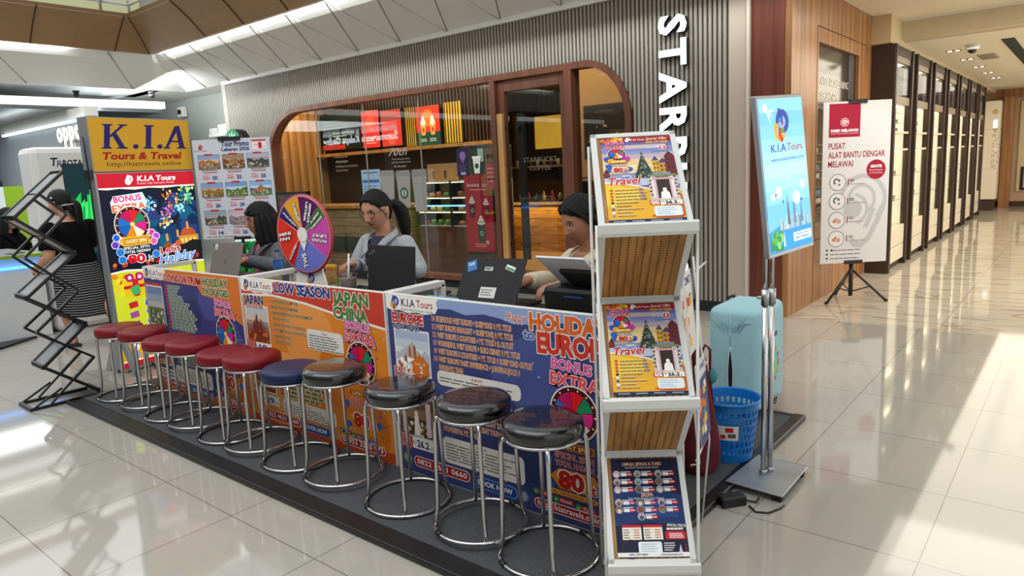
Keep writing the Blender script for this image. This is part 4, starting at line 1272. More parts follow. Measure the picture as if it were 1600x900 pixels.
    for j in range(12):
        k.circ(0.60 + 0.01 * (j % 2) + (0.345 if j > 5 else 0), 0.52 + 0.04 * (j % 6), 0.004, '#3a5a3a', 7)
    k.rect(0.585, 0.49, 0.97, 0.512, '#7a8a5a')
    k.rect(0.62, 0.527, 0.93, 0.55, '#f0dcdc'); k.text('KHUSUS BULAN INI', 0.775, 0.546, 0.016, '#b01c24', w=0.28, bold=0.03, al='C')
    k.text('ADVENTURE', 0.775, 0.482, 0.022, '#4a6ab0', w=0.26, bold=0.03, al='C', stroke='#ffffff')
    k.poly([(0.72, 0.765), (0.85, 0.765), (0.84, 0.70), (0.81, 0.675), (0.76, 0.675), (0.73, 0.70)], '#f2ede4'); k.circ(0.785, 0.66, 0.0062, '#f2ede4', 12)
    k.rect(0.565, 0.775, 0.985, 0.825, '#f0ece2')
    k.rect(0.565, 0.775, 0.70, 0.825, '#b8202a')
    k.text('START', 0.632, 0.798, 0.018, '#ffffff', w=0.11, bold=0.04, al='C'); k.text('FROM', 0.632, 0.820, 0.018, '#ffffff', w=0.10, bold=0.04, al='C')
    k.text('Rp', 0.715, 0.797, 0.014, '#222222', bold=0.02)
    k.text('26.2', 0.76, 0.817, 0.032, '#16161c', w=0.16, bold=0.045)
    k.text('Jt', 0.93, 0.815, 0.014, '#222222', bold=0.02)
    k.rect(0.605, 0.84, 0.965, 0.945, '#dfe6ea', r=0.008)
    for i in range(4):
        k.lines(0.64, 0.865 + i * 0.021, 0.28, 1, 0.02, 0.006, '#8fb0c0', 50 + i, 0.4)
    k.rect(0.62, 0.952, 0.98, 0.962, '#b8202a')
    k.rect(0, 0.968, 1, 1, '#1c2a4a')
    for i in range(4):
        k.lines(0.06 + 0.24 * i, 0.99, 0.16, 1, 0.02, 0.008, '#a8b4c8', 60 + i, 0.02, words=False)
    return k

def tariff_poster(W, H):
    k = Ink(W, H)
    rnd = random.Random(4)
    k.rect(0, 0, 1, 1, '#161c36')
    k.poly([(0, 0.35), (0.5, 0.28), (1, 0.40), (1, 0.72), (0.5, 0.66), (0, 0.70)], '#1f3566')
    k.poly([(0.1, 0.48), (0.6, 0.42), (0.95, 0.52), (0.9, 0.62), (0.4, 0.6)], '#264680')
    k.text('UMRAH, JEPANG & TURKI', 0.46, 0.075, 0.034, '#e8b088', w=0.58, bold=0.03, al='C', stroke='#7a4a30', sw=0.02)
    k.text('Tour Muslim Terbaik & Ibadah Nyaman', 0.46, 0.105, 0.018, '#e8e6ee', w=0.5, al='C', shear=0.3)
    k.text('EROPA', 0.50, 0.405, 0.040, '#e8b088', w=0.17, bold=0.03, al='C', stroke='#7a4a30', sw=0.02)
    k.text('Tour Adven Terbaik & Amal Nyaman', 0.48, 0.430, 0.018, '#e8e6ee', w=0.52, al='C', shear=0.3)
    for (r0, n) in ((0, 3), (1, 3), (2, 3), (3.6, 3), (4.5, 3), (5.35, 1)):
        for c in range(n):
            u = 0.075 + c * 0.31 if n > 1 else 0.385
            v = 0.165 + r0 * 0.083
            k.circ(u, v, 0.0125, '#a8b0c4', 16)
            k.circ(u, v, 0.0110, ('#8fa8d0', '#a8a0a8', '#4a6aa8', '#c8a0a8', '#7a5a4a', '#9a4a38', '#3a6a4a', '#b8b0a0')[rnd.randrange(8)], 14)
            k.circ(u, v + 0.012, 0.0070, ('#6a5a4a', '#4a5a6a', '#d8d0c4', '#7a8a5a')[rnd.randrange(4)], 10)
            k.lines(u + 0.06, v - 0.018, 0.16, 1, 0.02, 0.010, '#d8dae4', int(v * 99) + c, 0.2)
            k.rect(u + 0.065, v - 0.012, u + 0.15, v + 0.022, '#e8e6e4')
            k.rect(u + 0.15, v - 0.012, u + 0.235, v + 0.022, '#c2202c', r=0.002)
            k.lines(u + 0.16, v + 0.010, 0.06, 1, 0.02, 0.010, '#f6d8d8', 3, 0.02, words=False)
    for j in range(2):
        u = 0.09 + j * 0.30
        k.rect(u, 0.705, u + 0.27, 0.835, '#e8e2d0')
        k.rect(u, 0.690, u + 0.27, 0.715, '#c2202c')
        for i in range(4):
            k.lines(u + 0.015, 0.745 + i * 0.025, 0.09, 1, 0.02, 0.009, '#55504a', i, 0.2)
            k.lines(u + 0.16, 0.745 + i * 0.025, 0.09, 1, 0.02, 0.009, '#b85a4a', 9 + i, 0.2)
    k.text('SPECIAL PRICE', 0.86, 0.712, 0.026, '#e8d8c8', w=0.26, bold=0.03, al='C', rot=-0.05)
    k.lines(0.72, 0.742, 0.24, 1, 0.02, 0.020, '#e8e4da', 5, 0.05)
    k.rect(0.695, 0.755, 0.985, 0.835, '#c2202c', r=0.006)
    for i in range(3):
        k.lines(0.75, 0.785 + i * 0.018, 0.2, 1, 0.02, 0.010, '#f6e0da', 70 + i, 0.1)
    k.circ(0.20, 0.925, 0.030, '#3a2440', 22); k.circ(0.20, 0.925, 0.026, '#1c1c34', 22)
    k.rect(0.30, 0.855, 0.63, 0.965, '#e4e8ea', r=0.006)
    for i in range(4):
        k.lines(0.34, 0.882 + i * 0.022, 0.24, 1, 0.02, 0.007, '#8fb0c0', 80 + i, 0.4)
    for i in range(4):
        k.lines(0.66, 0.875 + i * 0.022, 0.16, 1, 0.02, 0.010, '#d8d4d8', 90 + i, 0.3)
    k.poly([(0.93, 0.955), (0.99, 0.955), (0.965, 0.84)], '#5a2440'); k.poly([(0.86, 0.955), (0.91, 0.955), (0.89, 0.88)], '#c8ccd8')
    k.rect(0, 0.958, 1, 1, '#e8e6e2')
    k.text('0895 3397 8899', 0.16, 0.987, 0.018, '#2a2a2a', w=0.26, bold=0.02)
    k.text('www.kiatravels.com', 0.60, 0.987, 0.018, '#2a2a2a', w=0.30, bold=0.02)
    return k

RU = Vector((0.81, 0.585, 0)).normalized()
rk = thing('brochure_stand', 'white zigzag brochure stand with pegboard panels at the front corner of the booth', 'brochure stand', mat=basis((-0.971, 1.789, 0.0), RU))
RWID = 0.272
PRO = [(0.33, 1.505), (0.0, 1.220), (0.285, 0.968), (0.0, 0.705), (0.265, 0.440), (0.0, 0.180), (0.16, 0.046)]
for i in range(6):
    (ya, za), (yb, zb) = PRO[i], PRO[i + 1]
    poster = i % 2 == 0
    L = math.hypot(yb - ya, zb - za)
    v = Vector((0, (ya - yb) / L, (za - zb) / L))
    m = basis((0, yb, zb), (1, 0, 0), v)
    f = G()
    fw = 0.020
    for x0, x1, z0, z1 in ((-RWID / 2, -RWID / 2 + fw, 0, L), (RWID / 2 - fw, RWID / 2, 0, L), (-RWID / 2, RWID / 2, L - fw, L), (-RWID / 2, RWID / 2, 0, fw)):
        f.box(x0, -0.006, z0, x1, 0.008, z1, RW)
    f.build('panel_frame', rk, mat=m, bevel=0.002)
    p = G(); p.box(-RWID / 2 + fw, -0.001, fw, RWID / 2 - fw, 0.004, L - fw, PEG); p.build('pegboard', rk, mat=m)
    if poster:
        t = G()
        pts = [(-0.004, 0.004), (-0.036, 0.000), (-0.040, 0.010), (-0.040, 0.034), (-0.034, 0.040), (-0.030, 0.030), (-0.014, 0.014), (-0.004, 0.014)]
        t.prism([(y, z) for y, z in pts], -RWID / 2 - 0.004, RWID / 2 + 0.004, RW, 'x')
        t.build('ledge', rk, mat=basis((0, yb, zb - 0.012), (1, 0, 0)))
        k = travel_poster(0.222, L - 0.05) if i < 3 else tariff_poster(0.222, L - 0.05)
        k.build('poster', rk, mat=m @ Matrix.Translation((0.006, -0.006, 0.024)))
for sx in (-1, 1):
    l = G(); x = sx * (RWID / 2 + 0.006)
    l.tube([(x, 0.245, 0.006 if sx > 0 else 0.036), (x, 0.275, 0.75), (x, 0.31, 1.47)], 0.005, RW, 8); l.build('back_leg', rk)
    l = G(); l.tube([(x, 0.02, 0.006), (x, 0.012, 0.2), (x, 0.0, 1.24)], 0.005, RW, 8); l.build('front_leg', rk)
b = G(); b.bar((-0.14, 0.247, 0.045), (0.14, 0.247, 0.045), 0.012, 0.012, RW); b.build('cross_bar', rk)
# leaflet rack hooked on the right side
lf = thing('leaflet_rack', 'wire rack of leaflets at the right side of the white brochure stand', 'leaflet rack', mat=basis((-1.018, 2.325, 0.0), (-0.26, 0.965, 0)))
fr = G()
for sx in (-1, 1):
    fr.tube([(sx * 0.115, 0.05, 0.005 if sx > 0 else 0.34), (sx * 0.115, 0.02, 0.35), (sx * 0.11, 0.075, 1.06)], 0.004, RW, 8)
for z in (0.36, 0.66, 1.04):
    fr.tube([(-0.115, 0.03, z), (0.115, 0.03, z)], 0.004, RW, 8)
fr.build('wire_frame', lf)
rnd = random.Random(9)
for j, (z, tl) in enumerate(((0.40, 0.30), (0.72, 0.30))):
    k = Ink(0.20, tl)
    k.rect(0, 0, 1, 1, ('#3a4a80', '#e4e0d4')[j])
    k.rect(0, 0.0, 1, 0.22, ('#d8d6dc', '#f0ede6')[j])
    k.text(('DISCOUNT', 'PROMO')[j], 0.1, 0.16, 0.10, '#2a3a86', w=0.8, bold=0.03)
    for i in range(14):
        u, v = 0.03 + 0.7 * rnd.random(), 0.25 + 0.6 * rnd.random()
        k.rect(u, v, u + 0.22, v + 0.10, ('#e0762a', '#e8c23a', '#c84a3a', '#f0e8d8', '#6a8ab8', '#d89a6a')[i % 6])
    k.g.box(-0.1, 0.0, 0, 0.1, 0.002, tl, ink('#e8e4da'))
    k.build('leaflet', lf, mat=Matrix.Translation((0, 0.012 + 0.05 * j, z)) @ Matrix.Rotation(-0.08, 4, 'X'))

# ------------------------------------------------------------------ light box sign on its two steel poles
U = Vector((0.196, 0.975, 0.055)).normalized()
V = Vector((-0.11, -0.16, 0.98))
ls = thing('light_box_sign', 'slim blue lit K.I.A Tours sign tilted on twin steel poles', 'sign', (-1.012, 2.935, 0.0), 0)
LM = Matrix.Translation((-1.012, 2.935, 0.0)).inverted()
bm_ = LM @ basis((-0.962, 3.045, 1.010), U, V)
g = G(); g.box(-0.180, 0.0, -0.005, 0.180, 0.024, 0.652, ALU); g.build('case', ls, mat=bm_, bevel=0.003)
k = Ink(0.338, 0.628, lit=0.72)
k.rect(0, 0, 1, 1, '#7cc4ee')
for i, c in enumerate(('#8fd0f2', '#7cc4ee', '#86cbf0', '#9ad6f4', '#a8def6', '#b4e4f8', '#a4dcf6', '#8ed0f2', '#78c2ec')):
    k.rect(0, i * 0.085, 1, (i + 1) * 0.085 + 0.01, c)
for j in range(12):
    a = j * PI / 6
    k.poly([(0.14, 0.07), (0.14 + 0.22 * math.cos(a), 0.07 + 0.12 * math.sin(a)) if 0 < 0.14 + 0.22 * math.cos(a) and 0 < 0.07 + 0.12 * math.sin(a) else (0.14, 0.071), (0.14 + 0.12 * math.cos(a + 0.12) * 0.5 + 0.06, 0.09)], '#c8ecfa') if j in (0, 1, 2) else None
k.circ(0.14, 0.06, 0.018, '#e8f8fe', 14)
k.swirl(0.46, 0.175, 0.062)
k.text('K.I.A', 0.20, 0.345, 0.050, '#3a4f98', w=0.34, bold=0.01)
k.text('Tours', 0.57, 0.345, 0.050, '#b8503a', w=0.36, bold=0.01)
k.text('www.kiatravels.com', 0.18, 0.405, 0.026, '#2a6aa8', w=0.76, bold=0.005)
for (u, v, r, c) in ((0.15, 0.63, 0.018, '#e4f6fc'), (0.28, 0.61, 0.025, '#eef8fc'), (0.68, 0.66, 0.03, '#e4f4fa'), (0.52, 0.52, 0.02, '#b8e4f6'), (0.85, 0.58, 0.022, '#c8ecf8')):
    k.circ(u, v, r, c, 12)
for (u, v, s) in ((0.20, 0.62, 1), (0.80, 0.68, -1), (0.36, 0.67, 0.6)):
    k.poly([(u - 0.05 * s, v - 0.008), (u + 0.05 * s, v - 0.004), (u + 0.06 * s, v - 0.018), (u + 0.045 * s, v + 0.006)], '#4a6a88')
    k.poly([(u - 0.02, v), (u + 0.02, v), (u, v + 0.022)], '#5a7a98')
k.poly([(0, 1), (1, 1), (1, 0.86), (0.6, 0.80), (0.3, 0.82), (0, 0.86)], '#3f9bd8')
for j in range(44):
    u = 0.25 + 0.7 * random.Random(j).random()
    h = 0.02 + 0.06 * random.Random(j + 99).random()
    k.rect(u, 0.84 - h, min(u + 0.03, 0.99), 0.86, ('#8fb0c0', '#a8c0c8', '#6f90a8', '#b8c8c0', '#d0d8d4')[j % 5])
k.poly([(0.42, 0.83), (0.50, 0.83), (0.468, 0.66), (0.46, 0.62), (0.452, 0.66)], '#5a7888')
k.poly([(0.57, 0.83), (0.63, 0.83), (0.62, 0.69), (0.585, 0.69)], '#6a8a9a')
k.poly([(0.74, 0.83), (0.80, 0.83), (0.77, 0.68)], '#5f8296')
for j in range(24):
    k.circ(0.03 + 0.25 * random.Random(j + 5).random(), 0.87 + 0.11 * random.Random(j + 55).random(), 0.014, ('#5ab058', '#3f9848', '#8cd070', '#2f8a5a')[j % 4], 8)
k.poly([(0.30, 0.97), (0.34, 0.97), (0.325, 0.86)], '#e0f0f0')
k.rect(0.55, 0.895, 0.98, 0.955, '#e8f4f8'); k.lines(0.60, 0.915, 0.34, 2, 0.02, 0.008, '#7a9aac', 4, 0.1); k.text('0811 2288 8', 0.6, 0.948, 0.014, '#3a5a80', w=0.32)
k.build('lit_face', ls, mat=bm_ @ Matrix.Translation((0, -0.0005, 0.010)))
for j, (x, y) in enumerate(((-0.020, -0.016), (-0.006, 0.026))):
    p = G(); p.tube([(x, y, 0.037), (x, y, 0.84)], 0.0115, CHROME, 12); p.tube([(x, y, 0.84), (x + 0.0, y, 1.25)], 0.0090, CHROME, 12); p.build('pole', ls)
    c = G(); c.tube([(x, y, 0.79), (x, y, 0.86)], 0.0165, STEEL, 12); c.tube([(x, y, 0.825), (x - 0.03, y - 0.012, 0.825)], 0.006, STEEL, 8); c.build('clamp', ls)
    c = G(); c.tube([(x, y, 0.037), (x, y, 0.056)], 0.0175, STEEL, 12); c.build('flange', ls)
g = G(); g.box(-0.05, 0.0, 0.18, 0.05, 0.02, 0.30, STEEL); g.build('bracket', ls, mat=bm_ @ Matrix.Translation((0, 0.024, 0)))
g = G(); g.prism([(-0.128, -0.175), (0.122, -0.193), (0.119, 0.155), (-0.110, 0.168)], 0.031, 0.037, M('base_plate_steel', '#a5abb0', 0.42, 0.75, noise=(7, 0.15)), 'z'); g.build('base_plate', ls, bevel=0.002)
for (x, y) in ((0.09, -0.16), (0.09, 0.12)):
    q = G(); q.box(x - 0.02, y - 0.015, 0.0, x + 0.02, y + 0.015, 0.031, BLACKM); q.build('rubber_foot', ls)
# power adapter and its lead
ad = thing('power_adapter', 'black power adapter lying on the tiles beside the steel base plate', 'adapter', (-1.06, 2.635, 0), 0.9)
g = G(); g.box(-0.055, -0.028, 0.0, 0.055, 0.028, 0.045, BLACK); g.build('brick', ad, bevel=0.008)
g = G(); g.tube([(0.05, 0.0, 0.015), (0.10, -0.02, 0.005), (0.13, 0.01, 0.005)], 0.004, BLACK, 6); g.build('lead', ad)
g = G(); g.tube([(-0.995, 2.655, 0.0045), (-0.955, 2.62, 0.0045), (-0.91, 2.64, 0.0045), (-0.885, 2.70, 0.0045), (-0.88, 2.735, 0.0045)], 0.004, BLACK, 6)
g.build('cord', ad, mat=(Matrix.Translation((-1.06, 2.635, 0)) @ Matrix.Rotation(0.9, 4, 'Z')).inverted())

# ------------------------------------------------------------------ suitcase, basket, bag
SUIT = M('pale_blue_stretch_cover', '#9cc6cf', 0.75, noise=(5, 0.05), bump=(9, 0.6))
sc = thing('suitcase', 'large suitcase in a pale blue stretch cover standing behind the basket', 'suitcase', (-1.41, 3.70, 0.031))
g = G()
def rbox(g, x0, y0, z0, x1, y1, z1, r, mat, n=5, wob=0.0, seed=1):
    rnd = random.Random(seed)
    rows = []
    zs = [(z0, r * 0.6)] + [(z0 + r * (1 - math.cos(a)) , r * (1 - math.sin(a)) * 0.6) for a in (0.5, 1.0)] + [(z0 + (z1 - z0 - 2 * r) * q + r, 0) for q in (0, .25, .5, .75, 1)] + [(z1 - r * (1 - math.sin(a)), r * (1 - math.cos(a))) for a in (0.4, 0.8, 1.15)] + [(z1, r * 0.95)]
    for (z, inset) in zs:
        row = []
        for cx, cy, a0 in ((x1 - r, y0 + r, -90), (x1 - r, y1 - r, 0), (x0 + r, y1 - r, 90), (x0 + r, y0 + r, 180)):
            for k in range(n):
                t = math.radians(a0 + 90 * k / (n - 1))
                q = max(r - inset, 0.002)
                sx = cx + (0.0 if inset < r else 0)
                row.append((sx + q * math.cos(t) + (rnd.random() - .5) * wob, cy + q * math.sin(t) + (rnd.random() - .5) * wob, z))
        rows.append(row)
    m = len(rows[0])
    vs = [p for r_ in rows for p in r_]
    fs = [(i * m + j, i * m + (j + 1) % m, (i + 1) * m + (j + 1) % m, (i + 1) * m + j) for i in range(len(rows) - 1) for j in range(m)]
    g.add(vs, fs, mat, True)
    g.add(rows[0], [list(range(m))[::-1]], mat); g.add(rows[-1], [list(range(m))], mat)
rbox(g, -0.140, -0.19, 0.05, 0.145, 0.20, 0.605, 0.045, SUIT, 6, 0.004)
so = g.build('cover', sc)
md = so.modifiers.new('smooth', 'SUBSURF'); md.levels = 1; md.render_levels = 2
# wrinkles pulled toward the slit
wr = G()
for i in range(9):
    x = -0.11 + 0.026 * i
    wr.tube([(x, -0.1905, 0.55 + 0.02 * math.sin(i * 2.1)), (x * 0.7 - 0.005, -0.1935, 0.515 + 0.015 * math.sin(i)), (x * 0.45 - 0.01, -0.1900, 0.47)], [0.001, 0.004, 0.001], SUIT, 6)
wr.tube([(-0.012, -0.1905, 0.56), (-0.012, -0.193, 0.45), (-0.012, -0.191, 0.39)], [0.002, 0.003, 0.002], SUIT, 6)
wr.build('wrinkle', sc)
sl = G(); sl.poly = None
pts = [(-0.011 + 0.014 * math.sin(PI * q) * (1), 0.395 - 0.31 * q) for q in [i / 10 for i in range(11)]]
pts2 = [(-0.013 - 0.012 * math.sin(PI * q), 0.395 - 0.31 * q) for q in [i / 10 for i in range(11)]][::-1]
sl.prism(pts + pts2[1:-1], -0.1925, -0.188, M('slit_dark', '#0b0b0d', 0.9), 'y'); sl.build('handle_slit', sc)
sd = G()
for sx in (-1, 1):
    e = [(p[0] + sx * 0.0, -0.1925, p[1]) for p in (pts if sx > 0 else pts2)]
    sd.tube(e, 0.0022, M('seam_thread', '#c8dfe2', 0.7), 6)
sd.build('slit_seam', sc)
k = Ink(0.34, 0.52)
k.text('Hi', 0.16, 0.28, 0.09, '#c8343a', w=0.17, bold=0.03, shear=0.2); k.text('Sun', 0.42, 0.30, 0.07, '#3a4a80', w=0.26, bold=0.02, shear=0.2)
k.circ(0.47, 0.60, 0.085, '#7ab8d8', 26)
for (u, v, r, c) in ((0.42, 0.55, 0.035, '#7ac04a'), (0.55, 0.63, 0.04, '#8acb50'), (0.44, 0.70, 0.025, '#5aa840'), (0.55, 0.53, 0.02, '#a8d858')):
    k.circ(u, v, r, c, 12)
for j in range(12):
    a = j * PI / 6
    u, v = 0.47 + 0.098 * math.cos(a) / 0.34, 0.60 + 0.098 * math.sin(a) / 0.56
    k.rect(u - 0.03, v - 0.03, u + 0.03, v + 0.03, ('#e0762a', '#e8a03a', '#d8603a')[j % 3], rot=a)
k.poly([(0.42, 0.79), (0.52, 0.79), (0.47, 0.90)], '#e0762a')
k.text('enjoytravel', 0.2, 0.96, 0.03, '#c8545a', w=0.55, shear=0.2)
k.build('print', sc, mat=basis((0.1463, 0.005, 0.06), (0, 1, 0)))
for i, (x, y) in enumerate(((-0.10, -0.14), (0.10, -0.14), (-0.10, 0.15), (0.10, 0.15))):
    q = G(); q.tube([(x - 0.014, y, 0.026), (x + 0.014, y, 0.026)], 0.026, BLACK, 14); q.box(x - 0.018, y - 0.018, 0.035, x + 0.018, y + 0.018, 0.056, BLACKM); q.build('wheel', sc)
q = G(); q.tube([(-0.125, 0.06, 0.56), (-0.128, 0.06, 0.608), (-0.125, 0.14, 0.608), (-0.122, 0.14, 0.56)], 0.009, BLACKM, 8); q.build('top_handle', sc)

BLUE = M('blue_plastic', '#1273c0', 0.35)
bn = thing('waste_basket', 'blue perforated plastic basket in front of the pale blue suitcase', 'basket', (-1.235, 3.045, 0.031))
g = G()
H_, N_ = 0.285, 30
def br(z):
    return 0.100 + 0.033 * (z / H_)
rowsz = [0.0, 0.03]
for i in range(6):
    rowsz += [0.04 + i * 0.036, 0.04 + i * 0.036 + 0.026]
rowsz += [0.262, H_]
for i in range(len(rowsz) - 1):
    za, zb = rowsz[i], rowsz[i + 1]
    hole = abs((zb - za) - 0.026) < 1e-6
    for j in range(N_):
        a0 = 2 * PI * j / N_
        for (f0, f1) in (((0, 0.42),) if hole else ((0, 1),)):
            sh = (i * 0.25) * 2 * PI / N_
            a, b = a0 + f0 * 2 * PI / N_ + (sh if hole else 0), a0 + f1 * 2 * PI / N_ + (sh if hole else 0)
            vs = []
            for rr_ in (0, -0.003):
                for ang_, z in ((a, za), (b, za), (b, zb), (a, zb)):
                    vs.append(((br(z) + rr_) * math.cos(ang_), (br(z) + rr_) * math.sin(ang_), z))
            g.add(vs, [(0, 1, 2, 3), (7, 6, 5, 4), (0, 4, 5, 1), (3, 2, 6, 7), (1, 5, 6, 2), (0, 3, 7, 4)], BLUE, False)
g.lathe([(0, 0.0), (0.100, 0.0), (0.100, 0.004), (0, 0.004)], BLUE, 30)
g.build('basket_body', bn)
g = G(); g.tube([(0.137 * math.cos(a), 0.137 * math.sin(a), H_) for a in [2 * PI * i / 36 for i in range(36)]], 0.0065, BLUE, 8, closed=True); g.build('rim', bn)
lab = G()
n = 8
a0 = math.radians(-72 - 22)
vs, fs = [], []
for i in range(n + 1):
    a = a0 + math.radians(44) * i / n
    for z in (0.115, 0.185):
        vs.append(((br(z) + 0.002) * math.cos(a), (br(z) + 0.002) * math.sin(a), z))
fs = [(2 * i, 2 * i + 2, 2 * i + 3, 2 * i + 1) for i in range(n)]
lab.add(vs, fs, ink('#e6e4de'), True)
for (i0, i1, z0, z1, c) in ((3, 6, 0.155, 0.178, '#c8202a'), (1, 3, 0.122, 0.142, '#b83a3a'), (4, 7, 0.128, 0.148, '#5a5a60')):
    vs = []
    for i in range(i0, i1 + 1):
        a = a0 + math.radians(44) * i / n
        for z in (z0, z1):
            vs.append(((br(z) + 0.003) * math.cos(a), (br(z) + 0.003) * math.sin(a), z))
    lab.add(vs, [(2 * i, 2 * i + 2, 2 * i + 3, 2 * i + 1) for i in range(i1 - i0)], ink(c), True)
lab.build('label', bn)

MAR = M('maroon_cloth', '#5c0f22', 0.85, noise=(14, 0.3), bump=(20, 0.6))
mb = thing('shoulder_bag', 'maroon cloth bag slumped between the brochure stand and the blue basket', 'bag', (-1.278, 2.80, 0.031), 0.5)
g = G()
rows = []
for q, (w, d, z) in enumerate(((0.055, 0.045, 0.0), (0.085, 0.065, 0.02), (0.092, 0.07, 0.10), (0.08, 0.06, 0.22), (0.060, 0.045, 0.33), (0.046, 0.034, 0.44), (0.034, 0.026, 0.53), (0.012, 0.010, 0.57))):
    rows.append([(w * math.cos(t) * (1 + 0.10 * math.sin(3 * t + q)), d * math.sin(t) * (1 + 0.12 * math.sin(4 * t + 1.3 * q)), z) for t in [2 * PI * i / 22 for i in range(22)]])
vs = [p for r_ in rows for p in r_]
g.add(vs, [(i * 22 + j, i * 22 + (j + 1) % 22, (i + 1) * 22 + (j + 1) % 22, (i + 1) * 22 + j) for i in range(len(rows) - 1) for j in range(22)], MAR, True)
g.add(rows[0], [list(range(22))[::-1]], MAR); g.add(rows[-1], [list(range(22))], MAR)
o = g.build('bag_body', mb); md = o.modifiers.new('smooth', 'SUBSURF'); md.levels = 1; md.render_levels = 2
g = G(); g.tube([(0.01, 0, 0.55), (0.03, 0.0, 0.585), (0.05, 0.01, 0.56), (0.05, 0.02, 0.42), (0.075, 0.02, 0.2)], 0.006, MAR, 8); g.build('strap', mb)
g = G(); g.ball((0.060, 0.02, 0.44), (0.022, 0.020, 0.036), M('teal_cloth', '#3f7f86', 0.7), 14); g.build('teal_pouch', mb)

# ------------------------------------------------------------------ hearing aid banner on its tripod
BK = M('tripod_black', '#1a1a1b', 0.45)
fb = thing('banner_stand', 'white hearing aid poster PUSAT ALAT BANTU DENGAR on a black tripod', 'banner', mat=basis((-1.70, 7.155, 0.003), (0.765, 0.643, 0)))
g = G(); g.box(-0.315, 0.0, 0.375, 0.315, 0.006, 1.87, M('poster_board', '#d5d4d2', 0.6)); g.build('board', fb)
k = Ink(0.63, 1.495)
k.rect(0, 0, 1, 1, '#dddbd9')
k.rect(0.085, 0.012, 0.545, 0.215, '#a81c38')
k.circ(0.315, 0.125, 0.040, '#e6c8cc', 22); k.circ(0.315, 0.125, 0.034, '#a81c38', 22); k.ring(0.315, 0.125, 0.012, 0.026, '#e6c8cc', 18, 30, 330); k.rect(0.29, 0.118, 0.37, 0.128, '#e6c8cc')
k.text('FABD MELAWAI', 0.315, 0.182, 0.016, '#ffffff', w=0.40, bold=0.04, al='C'); k.text('PUSAT ALAT BANTU DENGAR', 0.315, 0.196, 0.008, '#f0d8dc', w=0.40, al='C')
for i, (t, w) in enumerate((('PUSAT', 0.25), ('ALAT BANTU DENGAR', 0.84), ('MELAWAI', 0.37))):
    k.text(t, 0.085, 0.285 + i * 0.055, 0.036, '#a02038', w=w, bold=0.02)
EAR = '#c2c0c0'
k.ring(0.62, 0.60, 0.185, 0.225, EAR, 30, -50, 165, 1.05)
k.ring(0.60, 0.60, 0.105, 0.135, EAR, 30, -70, 190, 1.1)
k.poly([(0.955, 0.66), (0.88, 0.74), (0.74, 0.86), (0.62, 0.905), (0.50, 0.90), (0.42, 0.86), (0.47, 0.845), (0.60, 0.868), (0.70, 0.83), (0.82, 0.72), (0.875, 0.64)], EAR)
k.poly([(0.82, 0.66), (0.70, 0.78), (0.63, 0.78), (0.75, 0.66)], EAR)
k.circ(0.47, 0.66, 0.085, EAR, 24)
k.ring(0.47, 0.66, 0.125, 0.150, EAR, 22, -70, 80)
k.circ(0.80, 0.42, 0.090, '#a81c38', 26); k.text('GRATIS', 0.80, 0.408, 0.016, '#ffffff', w=0.17, bold=0.04, al='C'); k.text('Pemeriksaan', 0.80, 0.428, 0.011, '#f0d8dc', w=0.20, al='C'); k.text('& Konsultasi', 0.80, 0.445, 0.011, '#f0d8dc', w=0.19, al='C')
for i, t in enumerate(('BIC', 'BTE', 'ITC', 'CIC')):
    v = 0.49 + i * 0.118
    k.circ(0.235, v, 0.078, '#4a4648', 28); k.circ(0.235, v, 0.073, '#e4e2e0', 28)
    k.rect(0.385, v - 0.02, 0.40, v + 0.02, '#a02038'); k.text(t, 0.42, v - 0.002, 0.016, '#38343a', w=0.065, bold=0.02)
    k.lines(0.42, v + 0.016, 0.26, 1, 0.02, 0.005, '#9a9698', i, 0.2)
    if i < 2:
        k.ring(0.22, v - 0.005, 0.018, 0.03, '#3a3a3c', 14, 60, 250); k.rect(0.24, v - 0.018, 0.27, v - 0.004, '#55555a'); k.circ(0.26, v + 0.015, 0.010, '#6a6a6e', 10)
    else:
        k.circ(0.20, v + 0.006, 0.018, '#c88a70', 14); k.circ(0.265, v + 0.008, 0.020, '#d89a80', 14); k.circ(0.225, v - 0.008, 0.010, '#b87860', 10)
for i in range(3):
    v = 0.92 + i * 0.026
    k.circ(0.10, v - 0.005, 0.010, '#3a3a3e', 12)
    k.lines(0.15, v, 0.5, 1, 0.02, 0.006, '#7a7678', 40 + i, 0.2)
k.circ(0.17, 0.915, 0.010, '#3a3a3e', 12)
k.build('print', fb, loc=(0, -0.0005, 0.375))
g = G(); g.box(-0.085, -0.012, 1.85, 0.085, 0.014, 1.885, BK); g.build('top_clip', fb); g = G(); g.box(-0.085, -0.014, 0.365, 0.085, 0.02, 0.398, BK); g.build('bottom_clip', fb)
g = G(); g.tube([(0, 0.03, 0.10), (0, 0.03, 0.45), (0, 0.018, 1.87)], 0.014, BK, 10); g.tube([(0, 0.03, 0.05), (0, 0.03, 0.36)], 0.02, BK, 10); g.build('pole', fb)
for i in range(3):
    a = math.radians((-22, 202, 90)[i])
    c, s_ = math.cos(a), math.sin(a)
    l = G(); l.tube([(0.012 * c, 0.03 + 0.012 * s_, 0.30), (0.30 * c, 0.03 + 0.30 * s_, 0.014)], 0.011, BK, 8); l.tube([(0.0, 0.03, 0.09), (0.17 * c, 0.03 + 0.17 * s_, 0.145)], 0.006, BK, 8); l.build('leg', fb)
    q = G(); q.ball((0.305 * c, 0.03 + 0.305 * s_, 0.014), (0.02, 0.02, 0.014), BLACKM, 10); q.build('rubber_foot', fb)

